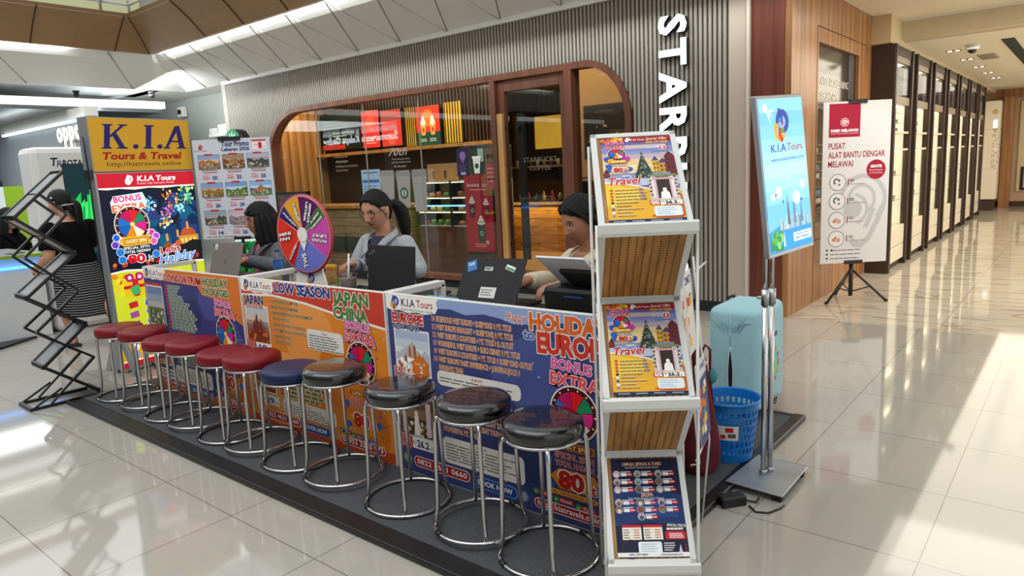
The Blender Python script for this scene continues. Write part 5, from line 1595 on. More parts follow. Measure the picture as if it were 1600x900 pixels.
# ------------------------------------------------------------------ folding literature rack
zr = thing('literature_rack', 'black folding zigzag literature rack with mesh trays beside the carpet', 'literature rack', (-5.40, 1.60, 0.0), -0.03)
MESH_ = M('grey_mesh_tray', '#8b8d90', 0.4, 0.3)
CH = [(0.185, 1.545), (-0.135, 1.262), (0.185, 1.000), (-0.135, 0.745), (0.185, 0.512), (-0.105, 0.272), (0.205, 0.030)]
for i in range(6):
    (ya, za), (yb, zb) = CH[i], CH[i + 1]
    L = math.hypot(yb - ya, zb - za)
    d = Vector((0, (yb - ya) / L, (zb - za) / L))
    t = G()
    for sx in (-1, 1):
        t.bar((sx * 0.115, ya, za), (sx * 0.115, yb, zb), 0.018, 0.028, BLACK, (1, 0, 0))
    t.bar((-0.115, ya, za), (0.115, ya, za), 0.016, 0.016, BLACK); t.bar((-0.115, yb, zb), (0.115, yb, zb), 0.016, 0.03, BLACK)
    ym, zm = (ya + yb) / 2, (za + zb) / 2
    t.bar((-0.115, ym, zm), (0.115, ym, zm), 0.012, 0.012, BLACK)
    tr = t.build('tray_frame', zr)
    p = G()
    e = 0.05
    p.bar((0, ya + (yb - ya) * e, za + (zb - za) * e), (0, ya + (yb - ya) * (1 - e), za + (zb - za) * (1 - e)), 0.21, 0.004, MESH_ if i != 1 else M('leaflet_cover', '#c9b9a4', 0.5), (0, 0, 1) if abs(d.z) < 0.99 else (0, 1, 0))
    p.build('tray_sheet', zr)
for i in range(5):
    (ya, za), (yb, zb), (yc, zc) = CH[i], CH[i + 1], CH[i + 2]
    s_ = -1 if i % 2 == 0 else 1
    vy, vz = yb - s_ * 0.300, zb + 0.005
    for sx in (-1, 1):
        for (py, pz) in (((ya + yb) / 2, (za + zb) / 2), ((yb + yc) / 2, (zb + zc) / 2)):
            a = G(); a.bar((sx * 0.130, py, pz), (sx * 0.130, vy, vz), 0.015, 0.025, BLACK, (1, 0, 0)); a.ball((sx * 0.137, vy, vz), 0.008, CHROME, 8); a.build('scissor_arm', zr)
b = G()
for sx in (-1, 1):
    b.bar((sx * 0.12, -0.22, 0.010), (sx * 0.12, 0.20, 0.010), 0.016, 0.020, BLACK); b.bar((sx * 0.12, -0.20, 0.014), (sx * 0.12, -0.02, 0.11), 0.012, 0.012, BLACK)
b.bar((-0.12, -0.21, 0.012), (0.12, -0.21, 0.012), 0.02, 0.016, BLACK); b.build('base_frame', zr)
for sx in (-1, 1):
    a = G(); a.bar((sx * 0.13, -0.10, 0.02), (sx * 0.13, (CH[5][0] + CH[6][0]) / 2, (CH[5][1] + CH[6][1]) / 2), 0.010, 0.018, BLACK, (1, 0, 0)); a.build('scissor_arm', zr)

# ------------------------------------------------------------------ tour promo board
tb = thing('promo_board', 'tall silver Tour Promo board with nine trip pictures behind the counter', 'poster board', mat=basis((-5.5, 3.12, 0.0), (0.77, 0.64, 0)))
g = G(); g.box(-0.319, 0.0, 0.958, 0.319, 0.008, 1.776, M('promo_foam', '#cfd3da', 0.5)); g.build('board', tb)
k = Ink(0.638, 0.816)
k.rect(0, 0, 1, 1, '#cdd3dc'); k.rect(0, 0.94, 1, 1, '#d8dbe0')
k.swirl(0.10, 0.075, 0.020, '#c0392b'); k.text('K.I.A Tours', 0.02, 0.115, 0.016, '#8a3040', w=0.16)
k.text('Tour Promo', 0.37, 0.075, 0.050, '#26306c', w=0.36, bold=0.04); k.text('Lebaran 2026', 0.37, 0.120, 0.034, '#26306c', w=0.36, bold=0.04)
k.rect(0.77, 0.03, 0.95, 0.115, '#f3e8e6'); k.rect(0.77, 0.022, 0.95, 0.038, '#c22a2a'); k.text('1', 0.87, 0.105, 0.055, '#c8202a', w=0.045, bold=0.04, al='C'); k.text('Rp', 0.80, 0.08, 0.02, '#c8202a'); k.text('Jt', 0.91, 0.10, 0.02, '#c8202a')
PIC = [(('#8fa8d0', '#d8c0a8'), '#b07a5a', '#8a6a4a'), (('#a08a70', '#b09a80'), '#8a4a2a', '#6a4a34'), (('#b8b8c8', '#a8a0a8'), '#4a4a54', '#5a5a4a'), (('#88a8d8', '#b8b0a0'), '#a8743a', '#8a6a34'),
       (('#7aa0d8', '#c8d8e8'), '#5a7a3a', '#5a8a3a'), (('#88b8e8', '#c8dcf0'), '#6a5a7a', '#6a8a4a'), (('#9aa8b8', '#b0b0a8'), '#4a5240', '#5a5e44'), (('#c8b8c8', '#d8c4cc'), '#9a8088', '#8a8088'), (('#b0b8c4', '#a8b0b8'), '#5a6470', '#6a7280')]
PRC = ('20', '25', '25', '26', '29', '29', '14', '26', '29')
for i in range(9):
    u, v = 0.055 + 0.315 * (i % 3), 0.155 + 0.28 * (i // 3)
    k.rect(u - 0.004, v - 0.004, u + 0.279, v + 0.142, '#39406a')
    k.photo(u, v, u + 0.275, v + 0.138, *PIC[i], ('#c8b090', '#6a5a4a', '#8a9a6a', '#d8c8b0'), 30 + i, bld=('#b06a3a', '#a8885a') if i in (0, 1, 5) else None)
    k.rect(u + 0.08, v - 0.013, u + 0.19, v + 0.004, '#c22a2a', r=0.003)
    k.lines(u + 0.03, v + 0.155, 0.22, 1, 0.02, 0.008, '#4a4a58', i, 0.1)
    k.rect(u + 0.05, v + 0.167, u + 0.23, v + 0.178, '#d0503a')
    k.text('-500', u + 0.02, v + 0.243, 0.028, '#d0303a', w=0.10, bold=0.02); k.rect(u + 0.03, v + 0.200, u + 0.11, v + 0.206, '#d0303a')
    k.text(PRC[i], u + 0.155, v + 0.243, 0.034, '#26408a', w=0.065, bold=0.05); k.text('jt', u + 0.23, v + 0.243, 0.016, '#26408a')
k.lines(0.05, 0.985, 0.4, 1, 0.02, 0.008, '#7a4a4a', 3, 0.1)
k.build('print', tb, loc=(0, -0.0005, 0.959))
g = G(); g.box(-0.10, -0.012, 1.76, 0.08, 0.016, 1.792, BK); g.build('top_clip', tb); g = G(); g.box(-0.06, -0.012, 0.945, 0.08, 0.02, 0.970, BK); g.build('bottom_clip', tb)
g = G(); g.tube([(0.0, 0.03, 0.05), (0.0, 0.02, 1.77)], 0.014, BK, 10); g.build('pole', tb)
for i in range(3):
    a = math.radians((-30, 210, 90)[i]); c, s_ = math.cos(a), math.sin(a)
    l = G(); l.tube([(0.012 * c, 0.03 + 0.012 * s_, 0.32), (0.22 * c, 0.03 + 0.22 * s_, 0.013)], 0.011, BK, 8); l.build('leg', tb)
# ------------------------------------------------------------------ shopfront joinery, glass, door
def outline(e, z0):
    """opening outline from bottom-left over the arches to bottom-right, moved outwards by e"""
    p = [(OX0 - e, z0)]
    for i in range(13):
        a = PI - i * PI / 24
        p.append((OX0 + 0.80 + (0.80 + e) * math.cos(a), OZ1 - 0.60 + (0.60 + e) * math.sin(a)))
    for i in range(13):
        a = PI / 2 - i * PI / 24
        p.append((OX1 - 0.52 + (0.52 + e) * math.cos(a), OZ1 - 0.60 + (0.60 + e) * math.sin(a)))
    return p + [(OX1 + e, z0)]
win = thing('shopfront_window', 'brown framed rounded shop window with joined glass panes in the fluted wall', 'window', (0, 0, 0))
win['kind'] = 'structure'
win.name = 'window_1'
o_, i_ = outline(0.012, 0.10), outline(-0.055, 0.16)
g = G()
n = len(o_)
vs = []
for (ox, oz), (ix, iz) in zip(o_, i_):
    vs += [(ox, 6.150, oz), (ix, 6.150, iz), (ix, 6.300, iz), (ox, 6.300, oz)]
fs = []
for k_ in range(n - 1):
    for j in range(4):
        a, b = k_ * 4 + j, k_ * 4 + (j + 1) % 4
        fs.append((a, b, b + 4, a + 4))
g.add(vs, fs, FRAME_BROWN)
g.box(OX0 - 0.012, 6.15, 0.10, OX1 + 0.012, 6.30, 0.16, FRAME_BROWN)
g.build('window_frame', win)
def top_in(x):
    t = open_top(x, -0.055)
    return t if t else 0.2
for (xa, xb) in ((-9.68, -8.62), (-8.615, -7.58), (-7.575, -6.52), (-6.515, -5.27), (-4.18, -3.56)):
    tops = [(xa + (xb - xa) * q / 16, top_in(min(max(xa + (xb - xa) * q / 16, -9.684), -3.556))) for q in range(17)]
    poly = [(xa, 0.16), (xb, 0.16)] + tops[::-1]
    g = G(); g.prism(poly, 6.228, 6.236, GLASS, 'y'); g.build('pane', win)
for x in (-8.6175, -7.5775, -6.5175):
    g = G(); g.box(x - 0.004, 6.224, 0.16, x + 0.004, 6.240, 2.38, M('silicone_joint', '#9a958a', 0.4)); g.build('joint', win)
for x, w in ((-5.235, 0.035), (-4.215, 0.045)):
    g = G(); g.box(x - w, 6.145, 0.16, x + w, 6.30, 2.39, FRAME_BROWN); g.build('mullion', win)
dr = thing('door_1', 'brown framed glass shop door with a long oak pull handle', 'door', (0, 0, 0)); dr['kind'] = 'structure'
g = G()
g.box(-5.195, 6.19, 0.16, -5.10, 6.25, 2.37, FRAME_BROWN); g.box(-4.345, 6.19, 0.16, -4.265, 6.25, 2.37, FRAME_BROWN)
g.box(-5.10, 6.19, 2.26, -4.345, 6.25, 2.37, FRAME_BROWN); g.box(-5.10, 6.19, 0.16, -4.345, 6.25, 0.27, FRAME_BROWN)
g.build('leaf_frame', dr, bevel=0.004)
g = G(); g.box(-5.10, 6.216, 0.27, -4.345, 6.224, 2.26, GLASS); g.build('pane', dr)
g = G(); g.box(-5.135, 6.085, 0.38, -5.055, 6.125, 2.02, WOOD_LT); g.box(-5.11, 6.125, 0.55, -5.08, 6.19, 0.58, BLACK); g.box(-5.11, 6.125, 1.85, -5.08, 6.19, 1.88, BLACK); g.build('pull_handle', dr, bevel=0.004)
g = G(); g.box(-5.02, 6.30, 0.38, -4.93, 6.34, 2.02, BLACKM); g.box(-5.0, 6.25, 0.55, -4.96, 6.30, 0.58, BLACK); g.box(-5.0, 6.25, 1.85, -4.96, 6.30, 1.88, BLACK); g.build('inner_handle', dr, bevel=0.003)
# door lettering
k = Ink(0.5, 0.2)
k.text('STARBUCKS', 0.5, 0.40, 0.26, '#6f685c', w=0.9, bold=0.01, al='C'); k.text('COFFEE', 0.5, 0.85, 0.26, '#6f685c', w=0.58, bold=0.01, al='C')
k.build('door_lettering', dr, loc=(-4.66, 6.2155, 1.36))

# lit vertical letters
def solid_letters(txt, mat_f, mat_s, depth, bold=0.0):
    """list of (geometry, advance) for upright letters, cap height 0.7"""
    out = []
    for ch in txt:
        vs, fs, x0, x1 = text_mesh(ch, bold)
        g = G()
        nv = len(vs)
        g.add([(x - x0, -depth, y) for x, y in vs], fs, mat_f)
        g.add([(x - x0, 0.0, y) for x, y in vs], [f[::-1] for f in fs], mat_s)
        ed = {}
        for f in fs:
            for a, b in zip(f, f[1:] + f[:1]):
                ed[(a, b)] = 1
        side = [(a, b, b + nv, a + nv) for (a, b) in ed if (b, a) not in ed]
        g.add([(x - x0, -depth, y) for x, y in vs] + [(x - x0, 0.0, y) for x, y in vs], [s_[::-1] for s_ in side], mat_s)
        out.append((g, x1 - x0))
    return out
LETF = M('letter_face_lit', '#eafcff', 0.4, emit=1.25)
sg = thing('shop_letters', 'white lit shop letters running down the fluted wall beside the pier', 'sign', (-3.155, 6.178, 2.715))
zc = 0.0
for (gg, adv) in solid_letters('STARBUCKS', LETF, BLACK, 0.17, 0.035):
    s_ = 0.365
    # letters turned a quarter clockwise: their tops point to +x
    mt = Matrix.Translation((0.0, 0.0, zc)) @ Matrix.Rotation(PI / 2, 4, 'Y') @ Matrix.Scale(s_, 4, (1, 0, 0)) @ Matrix.Scale(s_, 4, (0, 0, 1)) @ Matrix.Scale(0.35, 4, (0, 1, 0))
    gg.build('letter', sg, mat=mt)
    zc -= adv * s_ + 0.042
# round green blade sign
bs = thing('round_sign', 'round green lit emblem sign with a white crowned figure left of the window', 'sign', (-10.27, 6.02, 1.985))
g = G(); g.lathe([(0, 0), (0.25, 0), (0.25, 0.16), (0, 0.16)], BLACK, 36, Matrix.Rotation(PI / 2, 4, 'X')); g.build('drum', bs)
k = Ink(0.5, 0.5, lit=0.7)
k.circ(0.5, 0.5, 0.245, '#0a7a46', 36)
Wt = '#f2fbf6'
for a in (-0.9, -0.45, 0, 0.45, 0.9):
    c, s_ = math.sin(a), math.cos(a)
    k.poly([(0.5 + c * 0.18 - s_ * 0.055, 0.47 - s_ * 0.18 - c * 0.055), (0.5 + c * 0.18 + s_ * 0.055, 0.47 - s_ * 0.18 + c * 0.055), (0.5 + c * 0.40, 0.47 - s_ * 0.40)], Wt)
k.circ(0.5, 0.50, 0.075, Wt, 20); k.rect(0.36, 0.36, 0.64, 0.40, Wt)
for sx in (-1, 1):
    for j in range(4):
        k.ring(0.5 + sx * (0.12 + 0.07 * j), 0.55 + 0.03 * j, 0.11, 0.125, Wt, 12, 200 if sx < 0 else -90, 290 if sx < 0 else 0, 1.3)
k.poly([(0.42, 0.66), (0.58, 0.66), (0.66, 0.90), (0.5, 0.96), (0.34, 0.90)], Wt)
k.circ(0.47, 0.48, 0.008, '#0a7a46', 8); k.circ(0.53, 0.48, 0.008, '#0a7a46', 8)
k.build('lit_face', bs, loc=(0, -0.1605, -0.25))
g = G(); g.box(-0.03, 0.0, -0.06, 0.03, 0.16, 0.06, BLACK); g.build('bracket', bs)

# ------------------------------------------------------------------ cafe interior
g = G(); g.box(-10.9, 8.0, 0, -6.7, 8.1, 3.0, M('cafe_back_dark', '#3a2f25', 0.7)); g.box(-9.45, 8.1, 0, -9.40, 11.5, 3.0, M('cafe_back_dark', '#3a2f25', 0.7)); g.box(-9.4, 11.4, 0, -2.4, 11.5, 3.0, M('cafe_rear_brown', '#5a4128', 0.6))
struct(g.build('wall_cafe_back'))
g = G(); g.box(-5.75, 8.6, 0, -2.4, 8.7, 3.0, CAFE_WALL); struct(g.build('wall_cafe_right'), 'tan cafe wall behind the door')
g = G(); g.box(-10.9, 6.31, 0, -10.84, 8.0, 3.0, CAFE_WALL); struct(g.build('wall_cafe_left'), 'warm tan cafe side wall')
g = G(); g.box(-10.9, 6.3, 2.86, -2.35, 11.5, 2.92, M('cafe_ceiling', '#75695c', 0.6)); struct(g.build('ceiling_cafe'))
g = G()
x = -10.75
while x < -7.3:
    g.box(x, 7.93, 1.9, x + 0.035, 8.0, 2.85, DARK_WOOD); x += 0.07
while x < -6.72:
    g.box(x, 7.93, 0.9, x + 0.035, 8.0, 2.85, DARK_WOOD); x += 0.07
x = -9.35
while x < -7.0:
    g.box(x, 11.33, 1.2, x + 0.05, 11.4, 2.85, DARK_WOOD); x += 0.1
struct(g.build('trim_6'), 'dark vertical wood slats on the cafe back wall')
g = G()
for i in range(5):
    g.box(-10.84, 7.05 + 0.16 * i, 0, -10.78, 7.12 + 0.16 * i, 2.86, WOOD_LT)
struct(g.build('trim_7'), 'pale wood slats on the cafe side wall')
AMB = M('amber_glow', '#e8b23a', 0.6, emit=0.55, noise=(3, 0.5))
for (x0, x1) in ((-10.98, -10.80), (-8.60, -8.32), (-7.72, -7.38)):
    g = G(); g.box(max(x0, -10.83), 7.905, 1.86, x1, 7.925, 2.46, AMB)
    for i in range(6):
        xx = max(x0, -10.83) + (x1 - max(x0, -10.83)) * (i + 0.5) / 6
        g.box(xx - 0.006, 7.89, 1.86, xx + 0.006, 7.905, 2.46, DARK_WOOD)
    tag(g.build('amber_slat_panel'), 'amber lit slat panel ' + ('at the far left of the menu wall' if x0 < -10 else 'between the red menus and the ice drink screen' if x0 < -8 else 'right of the ice drink screen'), 'wall panel', 'amber panels on the menu wall')
def screen(label, x0, x1, z0, z1, paint, y=7.86, lit=0.5):
    t = thing('menu_screen', label, 'menu screen', ((x0 + x1) / 2, y, z0), group='menu screens over the cafe counter')
    b = G(); b.box(-(x1 - x0) / 2, 0, 0, (x1 - x0) / 2, 0.04, z1 - z0, BLACK); b.build('case', t, bevel=0.003)
    k = Ink(x1 - x0 - 0.02, z1 - z0 - 0.02, lit=lit); paint(k); k.build('screen', t, loc=(0, -0.0005, 0.01))
def p_green(k):
    k.rect(0, 0, 1, 1, '#15241c'); k.lines(0.06, 0.2, 0.8, 3, 0.1, 0.03, '#5f7a6a', 2, 0.5); k.lines(0.3, 0.55, 0.6, 4, 0.09, 0.03, '#8fa89a', 3, 0.5)
    k.rect(0, 0.86, 0.6, 1, '#c03a30')
def p_red(k):
    k.rect(0, 0, 1, 1, '#d8362c'); k.circ(0.5, 0.35, 0.12, '#e8573c', 20); k.lines(0.2, 0.75, 0.6, 3, 0.07, 0.03, '#f0b0a0', 4, 0.3)
def p_brand(k):
    k.rect(0, 0, 1, 1, '#cf3a30'); k.rect(0, 0, 1, 0.3, '#a83a34'); k.lines(0.1, 0.2, 0.8, 2, 0.08, 0.05, '#7a4a44', 5, 0.2)
    k.text('AND', 0.5, 0.55, 0.11, '#6a4a44', w=0.5, bold=0.03, al='C'); k.circ(0.5, 0.8, 0.1, '#e05a44', 16)
def p_ice(k):
    k.rect(0, 0, 1, 0.66, '#e03a26'); k.rect(0, 0.66, 1, 1, '#1f4a34')
    k.circ(0.5, 0.3, 0.13, '#f07a2a', 20)
    for u in (0.3, 0.7):
        k.poly([(u - 0.08, 0.74), (u + 0.08, 0.74), (u + 0.13, 0.42), (u - 0.13, 0.42)], '#e8a05a'); k.circ(u, 0.40, 0.055, '#f2e8d0', 14); k.circ(u, 0.30, 0.032, '#f6efe0', 12); k.rect(u - 0.05, 0.55, u + 0.05, 0.66, '#c84a2a')
    k.lines(0.15, 0.85, 0.3, 2, 0.05, 0.02, '#d8e0d4', 6, 0.2); k.lines(0.55, 0.85, 0.3, 2, 0.05, 0.02, '#d8e0d4', 7, 0.2)
screen('dark green menu screen at the left of the cafe menu wall', -10.76, -9.66, 1.90, 2.52, p_green, lit=0.25)
screen('plain red menu screen right of the dark green one', -9.63, -9.17, 1.88, 2.50, p_red)
screen('red menu screen lettered AND beside the amber panel', -9.13, -8.63, 1.88, 2.47, p_brand)
screen('red and green menu screen showing two ice drinks', -8.30, -7.76, 1.84, 2.45, p_ice)
g = G(); g.box(-10.8, 7.72, 1.79, -6.7, 7.98, 1.84, WOOD_LT); tag(g.build('menu_ledge'), 'long oak ledge under the menu screens', 'shelf')
# counter with pastry case
ct = thing('cafe_counter', 'long cafe counter with pale plank front left of the pastry case', 'counter', (0, 0, 0))
PLANK = node_wood('pale_plank_front', '#8f7852', '#b39a72', (3, 3, 14), 0.45, plank=('Z', 0.13, 0.004))
g = G(); g.box(-10.4, 7.05, 0.0, -7.70, 7.55, 0.93, PLANK); g.build('counter_front', ct)
g = G(); g.box(-10.45, 7.0, 0.93, -7.68, 7.6, 0.98, WOOD_LT); g.build('worktop', ct, bevel=0.005)
g = G(); g.box(-10.0, 7.03, 0.22, -8.2, 7.05, 0.48, M('dark_green_panel', '#1f3b2c', 0.5)); g.build('green_panel', ct)
k = Ink(1.8, 0.26); k.text('Order', 0.62, 0.45, 0.14, '#9fb8a8'); k.text('Pick up', 0.8, 0.45, 0.14, '#9fb8a8'); k.build('lettering', ct, loc=(-9.1, 7.029, 0.22))
pc = thing('pastry_case', 'glass pastry case with lit shelves of food behind the window', 'display case', (-6.9, 7.3, 0))
WBR = node_wood('warm_brown_front', '#4a2c18', '#6e4426', (3, 3, 12), 0.45)
g = G(); g.box(-0.70, -0.2, 0.0, 0.72, 0.3, 0.66, WBR); g.build('plinth', pc)
g = G()
for z in (0.66, 0.86, 1.06, 1.28):
    g.box(-0.70, -0.18, z, 0.72, 0.28, z + 0.015, M('case_shelf', '#c9c8b8', 0.3))
g.build('shelf', pc)
g = G(); g.box(-0.70, -0.20, 0.675, 0.72, -0.194, 1.29, CLEAR); g.build('glass', pc)
for z in (0.855, 1.055, 1.272):
    g = G(); g.box(-0.68, -0.17, z, 0.70, -0.15, z + 0.005, M('case_led', '#fff0c8', 0.5, emit=7.0)); g.build('shelf_light', pc)
g = G()
for x in (-0.70, -0.02, 0.70):
    g.box(x, -0.2, 0.66, x + 0.02, 0.28, 1.30, BLACK)
g.box(-0.7, 0.28, 0.66, 0.72, 0.30, 1.30, M('case_back', '#a8a67c', 0.4)); g.build('case_frame', pc)
g = G(); g.box(-0.72, -0.215, 0.945, 0.74, -0.203, 0.965, M('blue_led', '#6fb8ff', 0.4, emit=2.2)); g.build('light_strip', pc)
rnd = random.Random(21)
for z in (0.675, 0.875, 1.075):
    for i in range(9):
        x = (-0.60, -0.46, -0.32, -0.17, 0.10, 0.24, 0.37, 0.50, 0.62)[i]
        q = G(); c = ('#c8924a', '#8a4a2a', '#e8d8a8', '#5a8a3a', '#b86a3a', '#e8c86a')[rnd.randrange(6)]
        if rnd.random() < 0.5:
            q.ball((0, 0, 0.032), (0.052, 0.045, 0.032), M('food_' + c[1:], c, 0.5, noise=(40, 0.3)), 12)
        else:
            q.lathe([(0, 0), (0.04, 0), (0.045, 0.05), (0.03, 0.075), (0, 0.08)], M('food_' + c[1:], c, 0.5, noise=(40, 0.3)), 14)
        o = q.build('pastry'); o.location = (-6.9 + x, 7.20, z + 0.001)
        tag(o, 'small pastry in the glass case, on the %s shelf' % {0.675: 'bottom', 0.875: 'middle', 1.075: 'top'}[z], 'pastry', 'pastries on the %s shelf' % {0.675: 'bottom', 0.875: 'middle', 1.075: 'top'}[z])
t = thing('cake_board', 'oak board with printed drink pictures on top of the pastry case', 'board', (-7.25, 7.32, 1.295))
g = G(); g.box(-0.3, 0, 0, 0.3, 0.02, 0.25, WOOD_LT); g.build('board', t)
k = Ink(0.6, 0.25); k.rect(0, 0, 1, 1, '#a8845a')
for i in range(4):
    u = 0.2 + 0.2 * i; k.poly([(u - 0.03, 0.85), (u + 0.03, 0.85), (u + 0.045, 0.4), (u - 0.045, 0.4)], ('#7a4a2a', '#b8743a', '#5a3a24', '#c08a4a')[i])
k.build('print', t, loc=(0, -0.0005, 0))
# prep zone deeper in the shop, seen through the door
kc = thing('service_counter', 'warm lit timber counter at the back of the cafe', 'counter', (0, 0, 0))
LITWOOD = node_wood('lit_timber', '#8a5a1c', '#c08a34', (3, 3, 12), 0.4, plank=('Z', 0.14, 0.004))
g = G(); g.box(-7.9, 9.6, 0.0, -6.0, 10.2, 0.80, LITWOOD); g.build('counter_front', kc)
g = G(); g.box(-7.95, 9.5, 0.80, -5.95, 10.25, 0.85, DARK_WOOD); g.build('worktop', kc)
for i in range(14):
    x = -7.75 + 0.085 * i
    q = G(); c = ('#b8a07a', '#5a3a2a', '#8a2a2a', '#d8c8a0', '#3a4a3a', '#c87a3a')[i % 6]
    h = 0.10 + 0.08 * rnd.random()
    q.lathe([(0, 0), (0.028, 0), (0.030, h * 0.7), (0.014, h * 0.85), (0.014, h), (0, h)], M('bottle_' + c[1:], c, 0.25), 12)
    o = q.build('syrup_bottle'); o.location = (x, 9.75 + 0.1 * (i % 2), 0.851); tag(o, 'syrup bottle on the warm lit back counter', 'bottle', 'syrup bottles on the back counter')
t = thing('back_shelf', 'dark wall shelf of white cups above the warm lit back counter', 'shelf', (-7.9, 11.1, 1.42))
g = G(); g.box(-1.2, 0, 0, 1.0, 0.22, 0.04, WOOD_LT); g.build('board', t)
for i in range(12):
    q = G(); q.lathe([(0, 0), (0.03, 0), (0.042, 0.11), (0.038, 0.115), (0, 0.115)], M('cup_stack_%d' % (i % 3), ('#d8d2c6', '#b89a70', '#8a5a3a')[i % 3], 0.5), 12)
    o = q.build('cup'); o.location = (-8.95 + 0.165 * i, 11.2, 1.461); tag(o, '%s cup on the wall shelf over the back counter' % ('white', 'tan', 'brown')[i % 3], 'cup', '%s cups over the back counter' % ('white', 'tan', 'brown')[i % 3])
t = thing('coffee_machine', 'dark coffee machine on the warm lit back counter', 'coffee machine', (-6.35, 9.95, 0.851))
g = G(); g.box(-0.22, -0.2, 0, 0.22, 0.2, 0.1, BLACK); g.box(-0.22, 0.0, 0.1, 0.22, 0.2, 0.34, STEEL); g.box(-0.24, -0.2, 0.30, 0.24, 0.2, 0.42, BLACK); g.build('body', t, bevel=0.01)
g = G(); g.tube([(-0.1, -0.12, 0.3), (-0.1, -0.12, 0.24)], 0.03, CHROME, 12); g.tube([(0.1, -0.12, 0.3), (0.1, -0.12, 0.24)], 0.03, CHROME, 12); g.build('group_head', t)
g = G(); g.box(-8.55, 11.28, 1.78, -7.80, 11.32, 2.40, AMB); tag(g.build('amber_slat_panel'), 'amber lit panel high on the wall seen through the glass door', 'wall panel')
t = thing('red_menu_sign', 'narrow red lit menu beside the black chalk poster', 'menu screen', (-5.83, 8.55, 1.65)); g = G(); g.box(-0.07, 0, 0, 0.07, 0.03, 0.62, M('lit_red_orange', '#e0502a', 0.5, emit=0.7)); g.build('screen', t)
g = G(); g.box(-0.08, 0.03, -0.01, 0.08, 0.05, 0.63, BLACK); g.build('case', t)
t = thing('chalk_poster', 'large black framed chalk poster on the tan cafe wall', 'poster', (-5.28, 8.57, 1.50))
g = G(); g.box(-0.34, 0, 0, 0.34, 0.03, 0.74, BLACK); g.build('frame', t)
k = Ink(0.62, 0.68); k.rect(0, 0, 1, 1, '#1d1a18'); k.text('COFFEE', 0.5, 0.12, 0.05, '#6a5f54', w=0.5, al='C')
for i in range(26):
    k.circ(0.08 + 0.84 * rnd.random(), 0.2 + 0.7 * rnd.random(), 0.006 + 0.015 * rnd.random(), ('#8a7a62', '#5a4c3c', '#b0a08a')[i % 3], 6)
k.rect(0.32, 0.62, 0.58, 0.98, '#8fa0c0'); k.rect(0.62, 0.62, 0.84, 0.98, '#7f90b4'); k.lines(0.35, 0.72, 0.2, 4, 0.06, 0.02, '#c8d0e0', 1)
k.build('print', t, loc=(0, -0.0005, 0.03))
t = thing('cafe_shelf', 'white goods shelf under the black chalk poster', 'shelf', (-5.0, 8.4, 0))
g = G(); g.box(-0.6, 0, 0.0, 0.5, 0.19, 0.03, WHITE)
for z in (0.45, 0.85, 1.2):
    g.box(-0.6, 0, z, 0.5, 0.19, z + 0.03, M('shelf_tan', '#8f7b5c', 0.5))
g.box(-0.62, 0, 0, -0.6, 0.19, 1.25, BLACK); g.box(0.5, 0, 0, 0.52, 0.19, 1.25, BLACK); g.build('rack', t)
for i in range(8):
    q = G(); c = ('#c8c0b0', '#6a7a6a', '#9a7a5a', '#e0dccf')[i % 4]; q.lathe([(0, 0), (0.035, 0), (0.045, 0.11), (0.04, 0.12), (0, 0.12)], M('mug_' + c[1:], c, 0.4), 14)
    o = q.build('tumbler'); o.location = (-5.5 + 0.125 * i, 8.5, (0.881, 1.231)[i % 2]); tag(o, 'tumbler on the %s board of the cafe goods shelf' % ('middle', 'upper')[i % 2], 'tumbler', 'tumblers on the %s board' % ('middle', 'upper')[i % 2])
# ceiling downlights in the cafe
DL = M('downlight_glow', '#fff2d8', 0.5, emit=4.0)
for i, (x, y) in enumerate(((-9.9, 6.9), (-9.4, 7.2), (-8.7, 7.0), (-8.0, 7.3), (-7.2, 6.9), (-6.3, 7.2), (-5.4, 7.0), (-4.6, 7.3), (-5.8, 9.2), (-5.0, 9.6))):
    t = thing('downlight', 'round warm downlight in the cafe ceiling', 'ceiling light', (x, y, 2.86), group='cafe downlights')
    g = G(); g.lathe([(0.0, -0.004), (0.05, -0.004), (0.05, 0), (0, 0)], DL, 18); g.build('lens', t)
    g = G(); g.lathe([(0.05, -0.008), (0.065, -0.008), (0.065, 0), (0.05, 0)], WHITE, 18); g.build('trim_ring', t)
# things on or behind the glass
x0 = -6.93
xb = thing('drink_banner', 'tall red drink banner Invite on a thin stand inside the window', 'banner', (-5.93, 6.60, 0))
k = Ink(0.46, 1.02); k.rect(0, 0, 1, 1, '#b81f34'); k.rect(0, 0.965, 1, 1, '#1f4a34')
k.text('Invite', 0.1, 0.155, 0.045, '#f0dcd8', w=0.45, bold=0.01); k.text('joy', 0.62, 0.155, 0.05, '#f0dcd8', w=0.22, shear=0.3)
k.lines(0.2, 0.20, 0.6, 1, 0.02, 0.012, '#e8b8b0', 4, 0.1)
for (u, v, c, s_) in ((0.25, 0.36, '#5a1420', 0.8), (0.76, 0.38, '#8a1c2c', 0.75), (0.55, 0.62, '#2f4a3c', 1.0)):
    k.poly([(u - 0.10 * s_, v + 0.22 * s_), (u + 0.10 * s_, v + 0.22 * s_), (u + 0.15 * s_, v), (u - 0.15 * s_, v)], c); k.circ(u, v + 0.11 * s_, 0.03 * s_, '#e0ece4', 14); k.circ(u, v + 0.11 * s_, 0.022 * s_, '#1f5a3c', 14)
    for j in range(3):
        k.circ(u, v - 0.02 * s_ - 0.032 * j * s_, (0.068 - 0.02 * j) * s_, '#f0e6d4', 14, ry=0.026 * s_)
    k.rect(u - 0.08 * s_, v - 0.035 * s_, u + 0.08 * s_, v - 0.028 * s_, '#6a3a1c')
k.circ(0.75, 0.84, 0.025, '#e8c890', 14); k.lines(0.3, 0.87, 0.4, 2, 0.025, 0.01, '#e8b8b0', 8, 0.1)
k.g.box(-0.23, 0.0, 0, 0.23, 0.004, 1.02, ink('#b81f34'))
